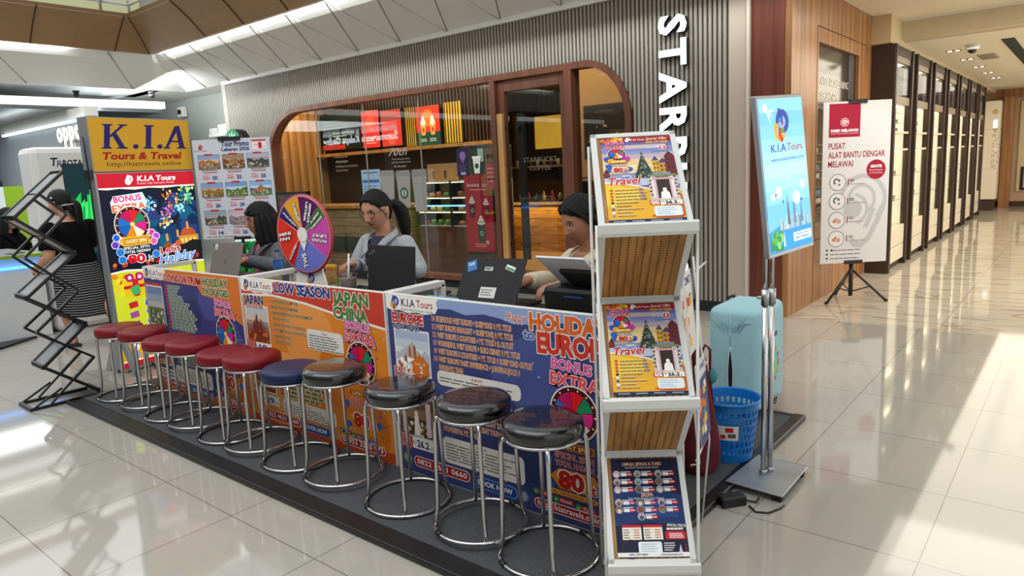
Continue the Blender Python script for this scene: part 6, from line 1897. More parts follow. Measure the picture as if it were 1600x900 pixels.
k.build('print', xb, loc=(0, 0, 0.36))
g = G(); g.tube([(0, 0.02, 0.02), (0, 0.02, 1.36)], 0.012, BLACK, 8); g.tube([(-0.2, 0.02, 0.012), (0.2, 0.02, 0.012)], 0.012, BLACK, 8); g.tube([(0, -0.15, 0.012), (0, 0.2, 0.012)], 0.012, BLACK, 8); g.build('stand', xb)
def decal(label, cx, z0, w, h, paint, cat='poster', name='window_poster'):
    k = Ink(w, h); paint(k); k.g.box(-w / 2, 0, 0, w / 2, 0.0015, h, ink('#d8d4cc'))
    t = k.build(name, None, loc=(cx, 6.2245, z0)); tag(t, label, cat)
def p_purple(k):
    k.rect(0, 0, 1, 1, '#2a2240'); k.circ(0.5, 0.25, 0.05, '#8a6aa8', 14); k.poly([(0.35, 0.4), (0.65, 0.4), (0.5, 0.55)], '#7a5a98'); k.lines(0.15, 0.6, 0.7, 4, 0.07, 0.02, '#6a628a', 3); k.rect(0.3, 0.85, 0.7, 0.95, '#a8a0b8')
def p_cup(k):
    k.rect(0, 0, 1, 1, '#20402e'); k.rect(0.55, 0.0, 1, 0.5, '#8fa898'); k.poly([(0.25, 0.95), (0.65, 0.95), (0.75, 0.35), (0.15, 0.35)], '#e8e6de'); k.rect(0.1, 0.28, 0.8, 0.36, '#f2f0ea'); k.circ(0.45, 0.66, 0.032, '#1f5a3c', 14)
def p_info(k):
    k.rect(0, 0, 1, 1, '#9a4a4c'); k.rect(0, 0, 1, 0.4, '#6f5a4c'); k.circ(0.3, 0.2, 0.03, '#3a2f28', 10); k.circ(0.7, 0.2, 0.03, '#3a2f28', 10); k.lines(0.15, 0.5, 0.7, 4, 0.1, 0.02, '#d8b0a8', 6); k.circ(0.3, 0.75, 0.02, '#5a2a2c', 8); k.circ(0.7, 0.75, 0.02, '#5a2a2c', 8)
decal('dark purple poster on the glass, left of the cup poster', -5.81, 1.36, 0.2, 0.32, p_purple)
decal('dark green cup poster on the glass between purple and brown sheets', -5.58, 1.37, 0.2, 0.30, p_cup)
decal('brown and red information sheet on the glass beside the door', -5.375, 1.19, 0.17, 0.48, p_info)
def cup(kind):
    def f(k):
        GREY = '#9a9894'
        k.poly([(0.14, 1), (0.86, 1), (0.98, 0.16), (0.02, 0.16)], GREY); k.rect(0.0, 0.05, 1.0, 0.17, '#8a8884', r=0.02); k.rect(0.06, 0, 0.94, 0.06, '#908e8a', r=0.01)
        if kind == 1:
            k.circ(0.5, 0.62, 0.075, '#2f5a42', 20); k.circ(0.5, 0.62, 0.045, '#c8d4cc', 16); k.rect(0.45, 0.55, 0.55, 0.7, '#2f5a42')
        if kind == 2:
            for j in range(7):
                k.text('hello you'[j], 0.25 + 0.45 * ((j * 37) % 10) / 10, 0.35 + 0.07 * j, 0.05, '#4a4a4a', rot=0.5)
    return f
for i, (cx, w, z0, h) in enumerate(((-7.19, 0.30, 1.08, 0.40), (-6.88, 0.28, 1.0, 0.47), (-6.58, 0.28, 0.94, 0.53))):
    k = Ink(w, h); cup(i)(k)
    o = k.build('cup_decal', None, loc=(cx, 6.2272, z0)); tag(o, ('plain grey paper cup decal on the window glass', 'grey cup decal with a green round emblem on the window', 'grey cup decal with handwritten letters on the window')[i], 'decal', 'cup decals on the glass')
def p_blue(k):
    k.rect(0, 0, 1, 1, '#bcd4f0'); k.rect(0.1, 0.06, 0.9, 0.09, '#4a6aa0'); k.rect(0.05, 0.25, 0.95, 0.32, '#3a7ad8'); k.lines(0.08, 0.42, 0.8, 8, 0.065, 0.02, '#5a86c8', 3); k.rect(0.4, 0.5, 0.9, 0.55, '#8ab8b0')
t = thing('reflection_sheet', 'pale blue sheet inside the window in place of the light box reflection', 'sign', (-8.0, 6.62, 0))  # reflection of the blue light box, built as a sheet on an easel
k = Ink(0.40, 0.58); p_blue(k); k.g.box(-0.2, 0, 0, 0.2, 0.006, 0.58, ink('#e0e4ea')); k.build('sheet', t, loc=(0, 0, 0.93))
g = G(); g.tube([(-0.12, 0.02, 0.0), (-0.02, 0.02, 1.5)], 0.012, BLACK, 8); g.tube([(0.12, 0.02, 0.0), (0.02, 0.02, 1.5)], 0.012, BLACK, 8); g.box(-0.2, -0.02, 0.91, 0.2, 0.03, 0.93, BLACK); g.build('easel', t)
def lettering(label, cx, z0, rows):
    t = thing('window_lettering', label, 'lettering', (cx, 6.2272, z0))
    for (txt, x, z, h, w, c, sh_) in rows:
        k = Ink(w, h); k.text(txt, 0.0, 0.98, 0.9, c, w=1.0, shear=sh_); k.build('line', t, loc=(x, 0, z))
lettering('small cream lettering about a roastery on the left window glass', -8.12, 1.47, (('Reflecting our', 0.0, 0.22, 0.032, 0.30, '#8f8873', 0), ('American', 0.0, 0.15, 0.045, 0.28, '#a39c86', 0.3), ('STARBUCKS RESERVE', 0.10, 0.085, 0.032, 0.50, '#8f8873', 0), ('ROASTERY', 0.0, 0.03, 0.032, 0.28, '#8f8873', 0)))
lettering('cream handwritten 70th lettering on the glass above the cup decals', -6.95, 1.50, (('70th', 0.0, 0.16, 0.11, 0.36, '#b8b4a8', 0.4), ('The sweetest time', 0.05, 0.105, 0.028, 0.34, '#a8a498', 0), ('and persistent taste', 0.05, 0.065, 0.028, 0.36, '#a8a498', 0), ('for the year!', 0.03, 0.01, 0.035, 0.24, '#b8b4a8', 0.3)))
t = thing('framed_board', 'black framed notice leaning at the lower left corner of the window', 'board', (-8.92, 5.90, 0))
g = G()
for x0_, x1_, z0_, z1_ in ((-0.42, -0.39, 0.85, 1.25), (0.39, 0.42, 0.85, 1.25), (-0.42, 0.42, 1.22, 1.25), (-0.42, 0.42, 0.85, 0.88)):
    g.box(x0_, 0, z0_, x1_, 0.03, z1_, BLACK)
g.box(-0.40, 0.01, 0.87, 0.40, 0.02, 1.23, M('notice_brown', '#4a3630', 0.5, noise=(9, 0.5))); g.build('frame', t)
for sx in (-1, 1):
    g = G(); g.tube([(sx * 0.35, 0.05, 0), (sx * 0.35, 0.03, 1.2)], 0.012, BLACK, 8); g.build('leg', t)

# lit name letters of the mall on the opposite wall (the shop window mirrors them)
t = thing('mall_letters', 'white lit mall name letters hung across the hall, seen mirrored in the shop window', 'sign', mat=basis((-17.9, -2.0, 2.42), (-1, 0, 0)))
k = Ink(3.8, 0.36, lit=7.0)
k.text('Summarecon Kelapa Gading', 0.02, 0.78, 0.56, '#eef4ff', w=0.96, bold=0.03)
k.build('letters', t)

# ------------------------------------------------------------------ tall display cabinets of the corridor
DKM = M('dark_bronze_frame', '#3b2b23', 0.45, 0.2, noise=(3, 0.1))
CAB_W = M('cabinet_white', '#ddd3bf', 0.35)
CABG = M('cabinet_panel_glow', '#d9d6c4', 0.5, emit=0.6, ecol='#fff3d4')  # panels glow by emission, standing in for light inside the case
CASEG = glass_mat('case_glass', (0.97, 0.98, 0.97, 1), 0.35)
def make_cabinet(label):
    t = thing('display_cabinet', label, 'display cabinet', (0, 0, 0), group='eyewear cabinets along the corridor')
    W_ = 1.0
    for y0 in (0.0, W_ - 0.07):
        g = G(); g.box(-0.055, y0, 0.0, 0.02, y0 + 0.07, 2.57, DKM); g.build('post', t, bevel=0.004)
    g = G(); g.box(-0.45, 0.07, 2.47, 0.0, W_ - 0.07, 2.57, DKM); g.box(-0.45, 0.07, 2.40, -0.01, W_ - 0.07, 2.47, M('bronze_strip', '#8a7a66', 0.4)); g.build('top_rail', t)
    g = G(); g.box(-0.45, 0.03, 0.08, -0.43, W_ - 0.03, 2.47, CABG); g.build('back_panel', t)
    for y0 in (0.02, W_ - 0.04):
        g = G(); g.box(-0.45, y0, 0.0, -0.055, y0 + 0.02, 2.5, CABG); g.build('side_panel', t)
    for z0, z1 in ((0.08, 0.26), (0.268, 0.50)):
        g = G(); g.box(-0.43, 0.075, z0, -0.005, W_ - 0.075, z1, CAB_W); g.build('drawer', t, bevel=0.004)
    g = G(); g.box(-0.43, 0.07, 0.0, -0.04, W_ - 0.07, 0.08, DKM); g.build('plinth', t)
    g = G(); g.box(-0.012, 0.07, 0.51, -0.006, W_ - 0.07, 1.40, CASEG); g.build('glass', t)
    for z in (1.40, 1.60):
        g = G(); g.box(-0.42, 0.07, z, 0.0, W_ - 0.07, z + 0.025, CAB_W); g.build('shelf', t)
    for z in (0.80, 1.10, 1.72, 1.84):
        g = G(); g.box(-0.42, 0.07, z, -0.06, W_ - 0.07, z + 0.008, CLEAR); g.build('glass_shelf', t)
    LEDW = M('cabinet_led', '#ffeec8', 0.5, emit=9.0)
    for z in (1.39, 1.915, 2.385):
        g = G(); g.box(-0.10, 0.09, z, -0.07, W_ - 0.09, z + 0.008, LEDW); g.build('light_strip', t)
    g = G(); g.box(-0.43, 0.07, 1.93, -0.005, W_ - 0.07, 2.02, M('bronze_strip', '#8a7a66', 0.4)); g.build('pelmet', t)
    g = G(); g.box(-0.012, 0.07, 2.02, -0.006, W_ - 0.07, 2.40, CASEG); g.build('upper_glass', t)
    g = G(); g.box(-0.425, 0.62, 2.04, -0.02, 0.90, 2.38, M('dark_blue_board', '#1c2436', 0.4)); g.box(-0.425, 0.08, 2.04, -0.41, 0.60, 2.38, M('pale_poster', '#c8c0b0', 0.5)); g.build('upper_poster', t)
    return t
SPEC = [M('eyewear_black', '#1c1a1a', 0.3), M('eyewear_brown', '#5a3420', 0.3), M('eyewear_green', '#3f6a4a', 0.3)]
def eyeglasses(mt):
    g = G()
    for sx in (-1, 1):
        g.tube([(0.0, sx * 0.034 + 0.028 * math.cos(a), 0.024 + 0.022 * math.sin(a)) for a in [2 * PI * i / 12 for i in range(12)]], 0.0035, mt, 6, closed=True)
        g.tube([(0, sx * 0.062, 0.032), (-0.11, sx * 0.062, 0.032), (-0.13, sx * 0.060, 0.012)], 0.003, mt, 6)
    g.tube([(0, -0.007, 0.03), (0, 0.007, 0.03)], 0.003, mt, 6)
    return g
cab0 = make_cabinet('first tall eyewear cabinet, right behind the white hearing aid poster')
gl = [eyeglasses(m_).build('eyeglasses') for m_ in SPEC]
first = [True, True, True]
CL = ('first', 'second', 'third', 'fourth', 'fifth', 'sixth', 'last')
for i in range(7):
    c = cab0 if i == 0 else dup(cab0, label='%s tall eyewear cabinet from the walnut pier' % CL[i] if i < 6 else 'last tall eyewear cabinet, nearest the white kiosk')
    c.location = (-1.77, 8.98 + 1.25 * i, 0.002)
    if i < 6:
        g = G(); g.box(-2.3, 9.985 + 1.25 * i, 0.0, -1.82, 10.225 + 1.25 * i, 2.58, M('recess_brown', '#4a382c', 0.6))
        struct(g.build('trim_%d' % (10 + i)))
    if i < 5:
        for z in (0.810, 1.110, 1.730, 1.626):
            for j in range(4):
                kx = (i + j + int(z * 10)) % 3
                o = gl[kx] if first[kx] else gl[kx].copy()
                if not first[kx]:
                    COL.objects.link(o)
                first[kx] = False
                o.location = (-1.88, 9.18 + 1.25 * i + 0.2 * j, z + 0.0025)
                tag(o, '%s rimmed eyeglasses on a glass shelf of the %s cabinet' % (('black', 'brown', 'green')[kx], CL[i]), 'eyeglasses', '%s eyeglasses in the %s cabinet' % (('black', 'brown', 'green')[kx], CL[i]))
# end of corridor
t = thing('white_kiosk', 'white wall kiosk with a small lit screen at the corridor end', 'kiosk', (-1.73, 18.6, 0))
g = G(); g.box(-0.18, 0, 1.75, 0.14, 0.4, 2.35, CAB_W); g.build('upper_box', t, bevel=0.01)
g = G(); g.box(-0.18, 0, 0.9, 0.02, 0.4, 1.75, CAB_W); g.box(0.02, 0.02, 0.9, 0.14, 0.4, 1.75, M('kiosk_goods', '#cfc6b4', 0.4, noise=(30, 0.5))); g.build('middle', t, bevel=0.005)
g = G(); g.box(-0.18, -0.02, 0.25, 0.14, 0.42, 0.9, CAB_W); g.box(-0.16, 0.05, 0.0, 0.1, 0.4, 0.25, DKM); g.build('lower_box', t, bevel=0.005)
g = G(); g.box(0.02, -0.006, 1.78, 0.10, 0.0, 1.95, M('kiosk_screen', '#dfe6ee', 0.4, emit=0.8)); g.build('screen', t)
g = G(); g.ball((0.06, -0.01, 2.12), (0.05, 0.01, 0.05), M('kiosk_emblem', '#c8a86a', 0.4), 14); g.build('emblem', t)
g = G(); g.box(-1.60, 19.4, 0.0, -1.42, 19.9, 2.45, WOOD); struct(g.build('trim_8'), 'walnut post at the corridor end')
t = thing('wall_panel', 'pale framed panel on the beige end wall', 'wall panel', (-1.05, 19.86, 0.35))
g = G(); g.box(-0.27, 0, 0, 0.6, 0.03, 2.0, M('panel_pale', '#cdbd97', 0.5)); g.build('panel', t); g = G(); g.box(-0.20, -0.012, 0.02, 0.5, 0.0, 0.55, BLACK); g.build('dark_frame', t); g = G(); g.box(-0.14, -0.016, 0.08, 0.44, -0.012, 0.49, ink('#c9b48a')); g.build('picture', t)
# ceiling fixtures
t = thing('dome_camera', 'white dome security camera on the cream corridor ceiling', 'camera', (-1.235, 10.6, 2.64))
g = G(); g.lathe([(0, 0), (0.075, 0), (0.075, -0.045), (0.06, -0.06), (0.0, -0.06)], WHITE, 24); g.build('housing', t); g = G(); g.ball((0, 0, -0.06), (0.05, 0.05, 0.045), BLACK, 16); g.build('dome', t)
t = thing('air_vent', 'square slatted air vent in the cream corridor ceiling', 'vent', (-1.22, 12.15, 2.64))
g = G(); g.box(-0.11, -0.35, -0.008, 0.11, 0.35, 0.0, M('vent_frame', '#bdb29c', 0.5)); g.build('frame', t)
for i in range(7):
    q = G(); q.box(-0.095 + 0.028 * i, -0.32, -0.014, -0.085 + 0.028 * i, 0.32, -0.008, M('vent_slat', '#6f6757', 0.6)); q.build('slat', t)
g = G(); g.box(-0.93, 10.4, 2.632, -0.80, 15.5, 2.641, BLACKM); tag(g.build('ceiling_slot'), 'long black slot in the cream corridor ceiling', 'ceiling slot')
for i, (x, y) in enumerate(((-1.48, 10.95), (-1.48, 12.2), (-1.48, 13.55), (-1.48, 14.8), (-1.48, 16.1), (-0.6, 11.5), (-0.6, 13.5), (-0.6, 15.5))):
    t = thing('recessed_spot', 'small recessed twin spotlight in the corridor ceiling, %s' % ('above the cabinets' if x < -1 else 'beyond the black slot'), 'ceiling light', (x, y, 2.64), group='spotlights ' + ('above the cabinets' if x < -1 else 'beyond the slot'))
    g = G(); g.box(-0.085, -0.035, -0.006, 0.085, 0.035, 0.0, M('spot_frame', '#4a4238', 0.5)); g.build('frame', t)
    for sx in (-1, 1):
        q = G(); q.lathe([(0, -0.010), (0.024, -0.010), (0.024, -0.006), (0, -0.006)], DL, 14, Matrix.Translation((sx * 0.042, 0, 0))); q.build('lamp', t)

# ------------------------------------------------------------------ left: phone shop, counter, pylon
LETP = M('phone_letters', '#ffffff', 0.4, emit=1.6)
t = thing('phone_shop_sign', 'white lit oppo letters on the grey shop wall', 'sign', (-13.33, 4.55, 2.235))
xx = 0.0
for (gg, adv) in solid_letters('oppo', LETP, WHITE, 0.06, 0.05):
    s_ = 0.42
    gg.build('letter', t, mat=Matrix.Translation((xx, 0, 0)) @ Matrix.Scale(s_, 4, (1, 0, 0)) @ Matrix.Scale(s_, 4, (0, 0, 1)))
    xx += adv * s_ + 0.03
py = thing('advert_pylon', 'white TRROTAMODA pylon with a dark screen showing green northern lights', 'pylon', (-8.25, 2.92, 0))
g = G(); g.box(-0.2, -0.47, 0, 0.2, 0.60, 1.86, M('pylon_white', '#d3d2d0', 0.35)); g.build('body', py, bevel=0.06)
k = Ink(1.07, 1.86)
k.text('T', 0.16, 0.100, 0.042, '#1c2348', w=0.06, bold=0.03, shear=0.2); k.text('R', 0.205, 0.108, 0.036, '#1c2348', w=0.045, shear=0.2); k.text('ROTAMODA', 0.255, 0.104, 0.034, '#1c2348', w=0.36, bold=0.03, shear=0.15)
k.build('lettering', py, mat=basis((0.2005, 0.065, 0), (0, 1, 0)))
sc_ = basis((0.205, 0.16, 0.55), (0, 1, 0))
g = G(); g.box(-0.37, 0, -0.02, 0.37, 0.02, 1.14, BLACK); g.build('screen_case', py, mat=sc_ @ Matrix.Translation((0, -0.004, 0)))
k = Ink(0.72, 1.12, lit=0.8)
k.rect(0, 0, 1, 1, '#0a2226')
k.rect(0, 0, 1, 0.35, '#0b2a2e')
for j in range(22):
    u = 0.05 + 0.85 * j / 22
    k.poly([(u, 0.62), (u + 0.07, 0.60), (u + 0.13, 0.24 + 0.10 * math.sin(j * 0.7)), (u + 0.05, 0.30 + 0.08 * math.sin(j * 0.9))], ('#1fb04a', '#2fd05a', '#128a4a', '#3fe06a')[j % 4])
k.rect(0, 0.62, 1, 0.8, '#0d3c4a'); k.rect(0, 0.8, 1, 1, '#0a1c22'); k.rect(0.55, 0.86, 0.9, 0.9, '#d8e03a')
k.circ(0.60, 0.07, 0.02, '#d8e8e8', 12)
for i, t_ in enumerate(('ROTAMODA', 'FINLANDIA', 'HUNTING', 'SUOMI')):
    k.text(t_, 0.58, 0.15 + 0.055 * i, 0.034 if i in (1, 2) else 0.022, '#d8e8ea', w=(0.3, 0.56, 0.4, 0.25)[i], bold=0.03, al='C')
k.build('screen', py, mat=sc_ @ Matrix.Translation((0, -0.0045, 0)))
CWT = M('gloss_white_counter', '#cfd2d4', 0.12, spec=0.6)
cw = thing('phone_counter', 'glossy white phone counter with a green glass edge and a blue light line', 'counter', (0, 0, 0))
g = G(); g.box(-9.1, 0.2, 0.0, -8.02, 2.40, 0.70, CWT); g.build('body', cw, bevel=0.01)
g = G(); g.box(-9.1, 0.2, 0.70, -8.0, 2.40, 0.716, M('blue_line', '#4aa0ff', 0.4, emit=3.0)); g.build('light_line', cw)
g = G(); g.box(-9.15, 0.2, 0.80, -8.02, 2.42, 0.83, CWT); g.box(-8.02, 0.2, 0.80, -8.0, 2.44, 0.83, M('green_glass_edge', '#8aa83a', 0.15)); g.box(-9.15, 2.42, 0.80, -8.0, 2.44, 0.83, M('green_glass_edge', '#8aa83a', 0.15)); g.box(-9.1, 0.2, 0.716, -8.06, 2.40, 0.80, CWT); g.build('worktop', cw)
gp = thing('lime_panel', 'lime green display board standing behind the white counter', 'panel', (-10.3, 2.98, 0))
g = G(); g.box(-0.02, -0.19, 0.0, 0.02, 0.22, 1.51, M('lime_green', '#95bd24', 0.4)); g.build('green_half', gp); g = G(); g.box(-0.02, -0.66, 0.0, 0.02, -0.19, 1.51, M('pale_board', '#e6edf0', 0.4)); g.build('white_half', gp)
k = Ink(0.40, 1.5); k.lines(0.05, 0.30, 0.9, 6, 0.05, 0.01, '#8ab0d8', 3); k.build('print', gp, mat=basis((0.0205, -0.40, 0), (0, 1, 0)))
mt_ = thing('floor_mat', 'dark grey floor mat with black edge before the white counter', 'mat', (0, 0, 0))
g = G(); g.prism([(-7.74, 1.86), (-8.0, 2.22), (-8.6, 1.9), (-8.4, 0.9), (-7.9, 0.6)], 0.0, 0.018, M('dark_mat', '#3a3d42', 0.8), 'z'); g.build('pad', mt_)
g = G(); g.bar((-7.735, 1.87, 0.011), (-8.0, 2.235, 0.011), 0.03, 0.022, BLACK); g.bar((-7.9, 0.6, 0.011), (-7.735, 1.87, 0.011), 0.03, 0.022, BLACK); g.build('edging', mt_)
# phones on the counter
for i in range(3):
    q = G(); q.box(-0.035, -0.075, 0, 0.035, 0.075, 0.008, BLACK); o = q.build('phone', None, loc=(-8.25, 1.75 + 0.25 * i, 0.8305), bevel=0.003); tag(o, 'demo phone lying on the white counter', 'phone', 'demo phones on the counter')
# far left background bits
t = thing('wood_shelf', 'brown slatted shelf high in the far left shop', 'shelf', (-20.0, 4.0, 1.9))
for i in range(6):
    q = G(); q.box(0, -0.6, 0.17 * i, 0.4, 0.5, 0.17 * i + 0.06, WOOD); q.build('board', t)
t = thing('dark_kiosk', 'dark stall with brick red base in the far left background', 'kiosk', (-17.0, 4.1, 0))
g = G(); g.box(-0.3, -0.35, 0.0, 0.3, 0.35, 1.3, M('brick_red', '#7a4030', 0.6)); g.build('base', t); g = G(); g.box(-0.3, -0.35, 1.3, 0.3, 0.35, 1.75, BLACKM); g.build('hood', t)
# wall shelf with white boxes on the grey wall
t = thing('wall_shelf', 'small white wall shelf left of the fluted shopfront', 'shelf', (-12.55, 7.0, 2.30))
g = G(); g.box(-0.55, 0, 0, 0.75, 0.2, 0.06, WHITE); g.build('board', t)
for i in range(4):
    q = G(); q.box(-0.15, -0.08, 0, 0.13, 0.08, 0.10 + 0.05 * i, WHITE); o = q.build('white_box', None, loc=(-12.95 + 0.32 * i, 7.1, 2.361), bevel=0.006); tag(o, ('lowest', 'second lowest', 'second tallest', 'tallest')[i] + ' white box on the small wall shelf', 'box', 'white boxes on the wall shelf')
# CCTV cameras
for (x, y, z, lb) in ((-12.3, 4.5, 2.95, 'small dark ceiling camera above the bright canopy, nearer the corner of the hall'), (-11.95, 5.5, 2.95, 'tiny dark ceiling camera beside the fluted wall end')):
    t = thing('ceiling_camera', lb, 'camera', (x, y, z)); g = G(); g.lathe([(0, 0), (0.05, 0), (0.05, -0.03), (0, -0.03)], BLACK, 16); g.build('base', t); g = G(); g.ball((0.0, 0, -0.06), 0.045, BLACK, 12); g.build('eye', t)
t = thing('wall_camera', 'white wall camera on the grey wall above the yellow sign', 'camera', (-14.3, 7.19, 2.88)); g = G(); g.box(-0.12, -0.1, -0.1, 0.12, 0.0, 0.1, WHITE); g.build('housing', t, bevel=0.02); g = G(); g.lathe([(0, 0), (0.05, 0), (0.05, 0.03), (0, 0.03)], BLACK, 16, Matrix.Translation((0, -0.1, 0)) @ Matrix.Rotation(PI / 2, 4, 'X')); g.build('lens', t)
# green leafy screen behind the promo board
t = thing('leaf_panel', 'bright green leafy lit panel under the promo board', 'panel', mat=basis((-6.25, 3.92, 0.0), (0.77, 0.64, 0)))
k = Ink(0.83, 1.0, lit=0.35); k.rect(0, 0, 1, 1, '#0f7a34'); rnd = random.Random(8)
for i in range(240):
    k.circ(0.03 + 0.94 * rnd.random(), 0.02 + 0.96 * rnd.random(), 0.012 + 0.014 * rnd.random(), ('#16a048', '#0a6a2c', '#2fc060', '#0c8038', '#064a20')[i % 5], 6)
k.rect(0.0, 0.14, 1, 0.165, '#e8f4ea')
k.g.box(-0.415, 0.0, 0, 0.415, 0.06, 1.0, M('leaf_case', '#d8dcd8', 0.4)); k.build('leaf_sheet', t)
# ------------------------------------------------------------------ things on the counters
def laptop(label, cx, y, rz, body, w=0.33, d=0.225, lean=0.35, marks=None, logo=None):
    t = thing('laptop', label, 'laptop', (cx, y, ZT + 0.0005), rz)
    g = G(); g.box(-w / 2, 0.0, 0, w / 2, d, 0.016, body); g.build('base', t, bevel=0.004)
    g = G(); g.box(-w / 2 + 0.02, 0.02, 0.016, w / 2 - 0.02, d * 0.55, 0.0175, BLACKM); g.build('keyboard', t)
    m = Matrix.Translation((0, 0.004, 0.016)) @ Matrix.Rotation(lean, 4, 'X')
    g = G(); g.box(-w / 2, -0.008, 0, w / 2, 0.0, d, body); g.build('lid', t, mat=m, bevel=0.004)
    g = G(); g.box(-w / 2 + 0.012, 0.0002, 0.014, w / 2 - 0.012, 0.0012, d - 0.012, M('laptop_display', '#20242c', 0.2)); g.build('display', t, mat=m)
    for nm, mk in marks or ():
        k = Ink(w, d); mk(k); k.build(nm, t, mat=m @ Matrix.Translation((0, -0.0084, 0)))
    return t
SILV = M('silver_laptop', '#8f8880', 0.35, 0.6)
def m_hp(k):
    k.ring(0.5, 0.55, 0.012, 0.0165, '#5a5550', 20); k.text('hp', 0.5, 0.60, 0.07, '#5a5550', shear=0.3, al='C')
def m_hps(k):
    k.rect(0.06, 0.06, 0.17, 0.24, '#a8a8b0'); k.rect(0.07, 0.07, 0.16, 0.16, '#c8ccd8')
laptop('silver laptop on the CONSORTIUM counter, lid towards the stools', -4.60, 2.44, 0.02, SILV, 0.37, 0.245, -0.30, (('logo', m_hp), ('sticker', m_hps)))
def m_g(k):
    k.text('G', 0.55, 0.60, 0.16, '#6a1414', bold=0.03, al='C')
t = thing('leaning_board', 'black leaning board with a red letter behind the silver laptop', 'board', (-5.135, 2.64, ZP + 0.0005), 0.0)
m = Matrix.Rotation(-0.10, 4, 'X')
g = G(); g.box(-0.11, 0.0, 0.0, 0.11, 0.012, 0.93, BLACKM); g.build('panel', t, mat=m, bevel=0.003)
k = Ink(0.22, 0.2); m_g(k); k.build('lettering', t, mat=m @ Matrix.Translation((0, -0.0005, 0.70)))
g = G(); g.bar((0.0, 0.09, 0.80), (0.0, 0.30, 0.012), 0.03, 0.02, BLACKM); g.build('prop', t)
def m_tp(k):
    k.text('ThinkPad', 0.035, 0.22, 0.045, '#8a8a8a', w=0.15, rot=0.5)
laptop('plain black laptop in front of the woman in the denim jacket', -2.86, 2.44, 0.0, BLACKM, 0.375, 0.27, -0.10, (('logo', m_tp),))
def m_s1(k):
    k.rect(0.06, 0.08, 0.21, 0.30, '#3f78b8', rot=0.35); k.text('Cloudy', 0.08, 0.2, 0.06, '#e8eef4', w=0.1, bold=0.02, rot=0.35)
def m_s2(k):
    k.rect(0.36, 0.20, 0.50, 0.28, '#b8bab8'); k.lines(0.37, 0.25, 0.1, 1, 0.05, 0.03, '#5a5a5a', 3)
def m_s3(k):
    k.rect(0.70, 0.16, 0.86, 0.26, '#e0e4e0', rot=-0.3); k.rect(0.71, 0.205, 0.85, 0.25, '#3f8a58', rot=-0.3)
def m_s4(k):
    k.rect(0.38, 0.62, 0.64, 0.84, '#d0cecb'); k.lines(0.40, 0.69, 0.2, 3, 0.05, 0.02, '#6a6a6a', 3)
laptop('black laptop covered with stickers beside the printer', -2.20, 2.44, 0.10, BLACKM, 0.355, 0.25, -0.55, (('sticker', m_s1), ('sticker', m_s2), ('sticker', m_s3), ('sticker', m_s4)))
# prize wheel
wl = thing('prize_wheel', 'colourful spinning prize wheel on a white stand behind the JAPAN counter', 'prize wheel', (-3.395, 2.315, ZT + 0.0005), 0.12)
g = G(); g.prism([(-0.145, 0), (0.145, 0), (0.075, 0.25), (-0.075, 0.25)], 0.0, 0.012, WHITE, 'y'); g.box(-0.145, 0.0, 0.0, 0.145, 0.13, 0.010, WHITE); g.build('stand', wl, bevel=0.002)
g = G(); g.prism([(0.02, 0.01), (0.13, 0.01), (0.02, 0.22)], -0.006, 0.006, M('brown_card', '#4a352a', 0.8), 'x'); g.build('brace', wl)
k = Ink(0.29, 0.25); k.swirl(0.5, 0.62, 0.034); k.build('emblem', wl, loc=(0, -0.0004, 0))
WZ = 0.352
g = G(); g.lathe([(0, 0), (0.222, 0), (0.225, 0.006), (0.222, 0.014), (0, 0.014)], M('wheel_red_rim', '#b0343a', 0.35), 56, Matrix.Translation((0, -0.004, WZ)) @ Matrix.Rotation(PI / 2, 4, 'X')); g.build('disc', wl)
k = Ink(0.44, 0.44)
k.circ(0.5, 0.5, 0.214, '#f0c8d4', 56); k.circ(0.5, 0.5, 0.2115, '#c03a44', 56)
SEG = [(-118, -38, '#6a74c8', 'TWS', 0.62), (-38, 28, '#c84aa8', 'PAYUNG LIPAT', 0.6), (28, 48, '#3f7a34', 'MYSTERY GIFT', 0.62), (48, 94, '#5a1c5a', 'SEPEDA LISTRIK', 0.62), (94, 130, '#e0a024', 'TUMBLER', 0.62), (130, 152, '#24286a', 'POUCH', 0.62), (152, 224, '#d8301e', 'MINI FAN', 0.62), (224, 242, '#b81c24', 'VOUCHER', 0.62)]
for a0, a1, c, t_, rr in SEG:
    k.circ(0.5, 0.5, 0.2085, c, 14, a0=a0, a1=a1)
for a0, a1, c, t_, rr in SEG:
    am = math.radians((a0 + a1) / 2)
    a = math.radians(a0)
    k.poly([(0.5 + 0.004 * math.cos(a + PI / 2), 0.5 - 0.004 * math.sin(a + PI / 2)), (0.5 - 0.004 * math.cos(a + PI / 2), 0.5 + 0.004 * math.sin(a + PI / 2)), (0.5 + 0.474 * math.cos(a), 0.5 - 0.474 * math.sin(a))], '#e8d8dc')
    ro = am + PI if math.cos(am) < 0.2 else am + PI
    # words read towards the hub
    L_ = 0.26
    h_ = 0.075 if t_ == 'TWS' else 0.036 if (a1 - a0) > 30 else 0.026
    st_ = 0.46
    for wi, wd in enumerate(t_.split()):
        off = (wi - (len(t_.split()) - 1) / 2) * 0.062
        u = 0.5 + st_ * math.cos(am) * 0.93 - off * math.sin(am)
        v = 0.5 - st_ * math.sin(am) * 0.93 - off * math.cos(am)
        k.text(wd, u - h_ * 0.5 * math.sin(ro + PI) * -1, v, h_, '#f2eef0', w=L_ * min(1, len(wd) / 7 + 0.3), bold=0.04, stroke='#2a2030', sw=0.05, rot=ro)
k.build('wheel_face', wl, loc=(0, -0.0185, WZ - 0.22))
k = Ink(0.14, 0.2)
k.circ(0.5, 0.40, 0.040, '#e4e4e4', 28); k.poly([(0.20, 0.45), (0.80, 0.45), (0.5, 0.88)], '#e4e4e4'); k.swirl(0.5, 0.38, 0.012)
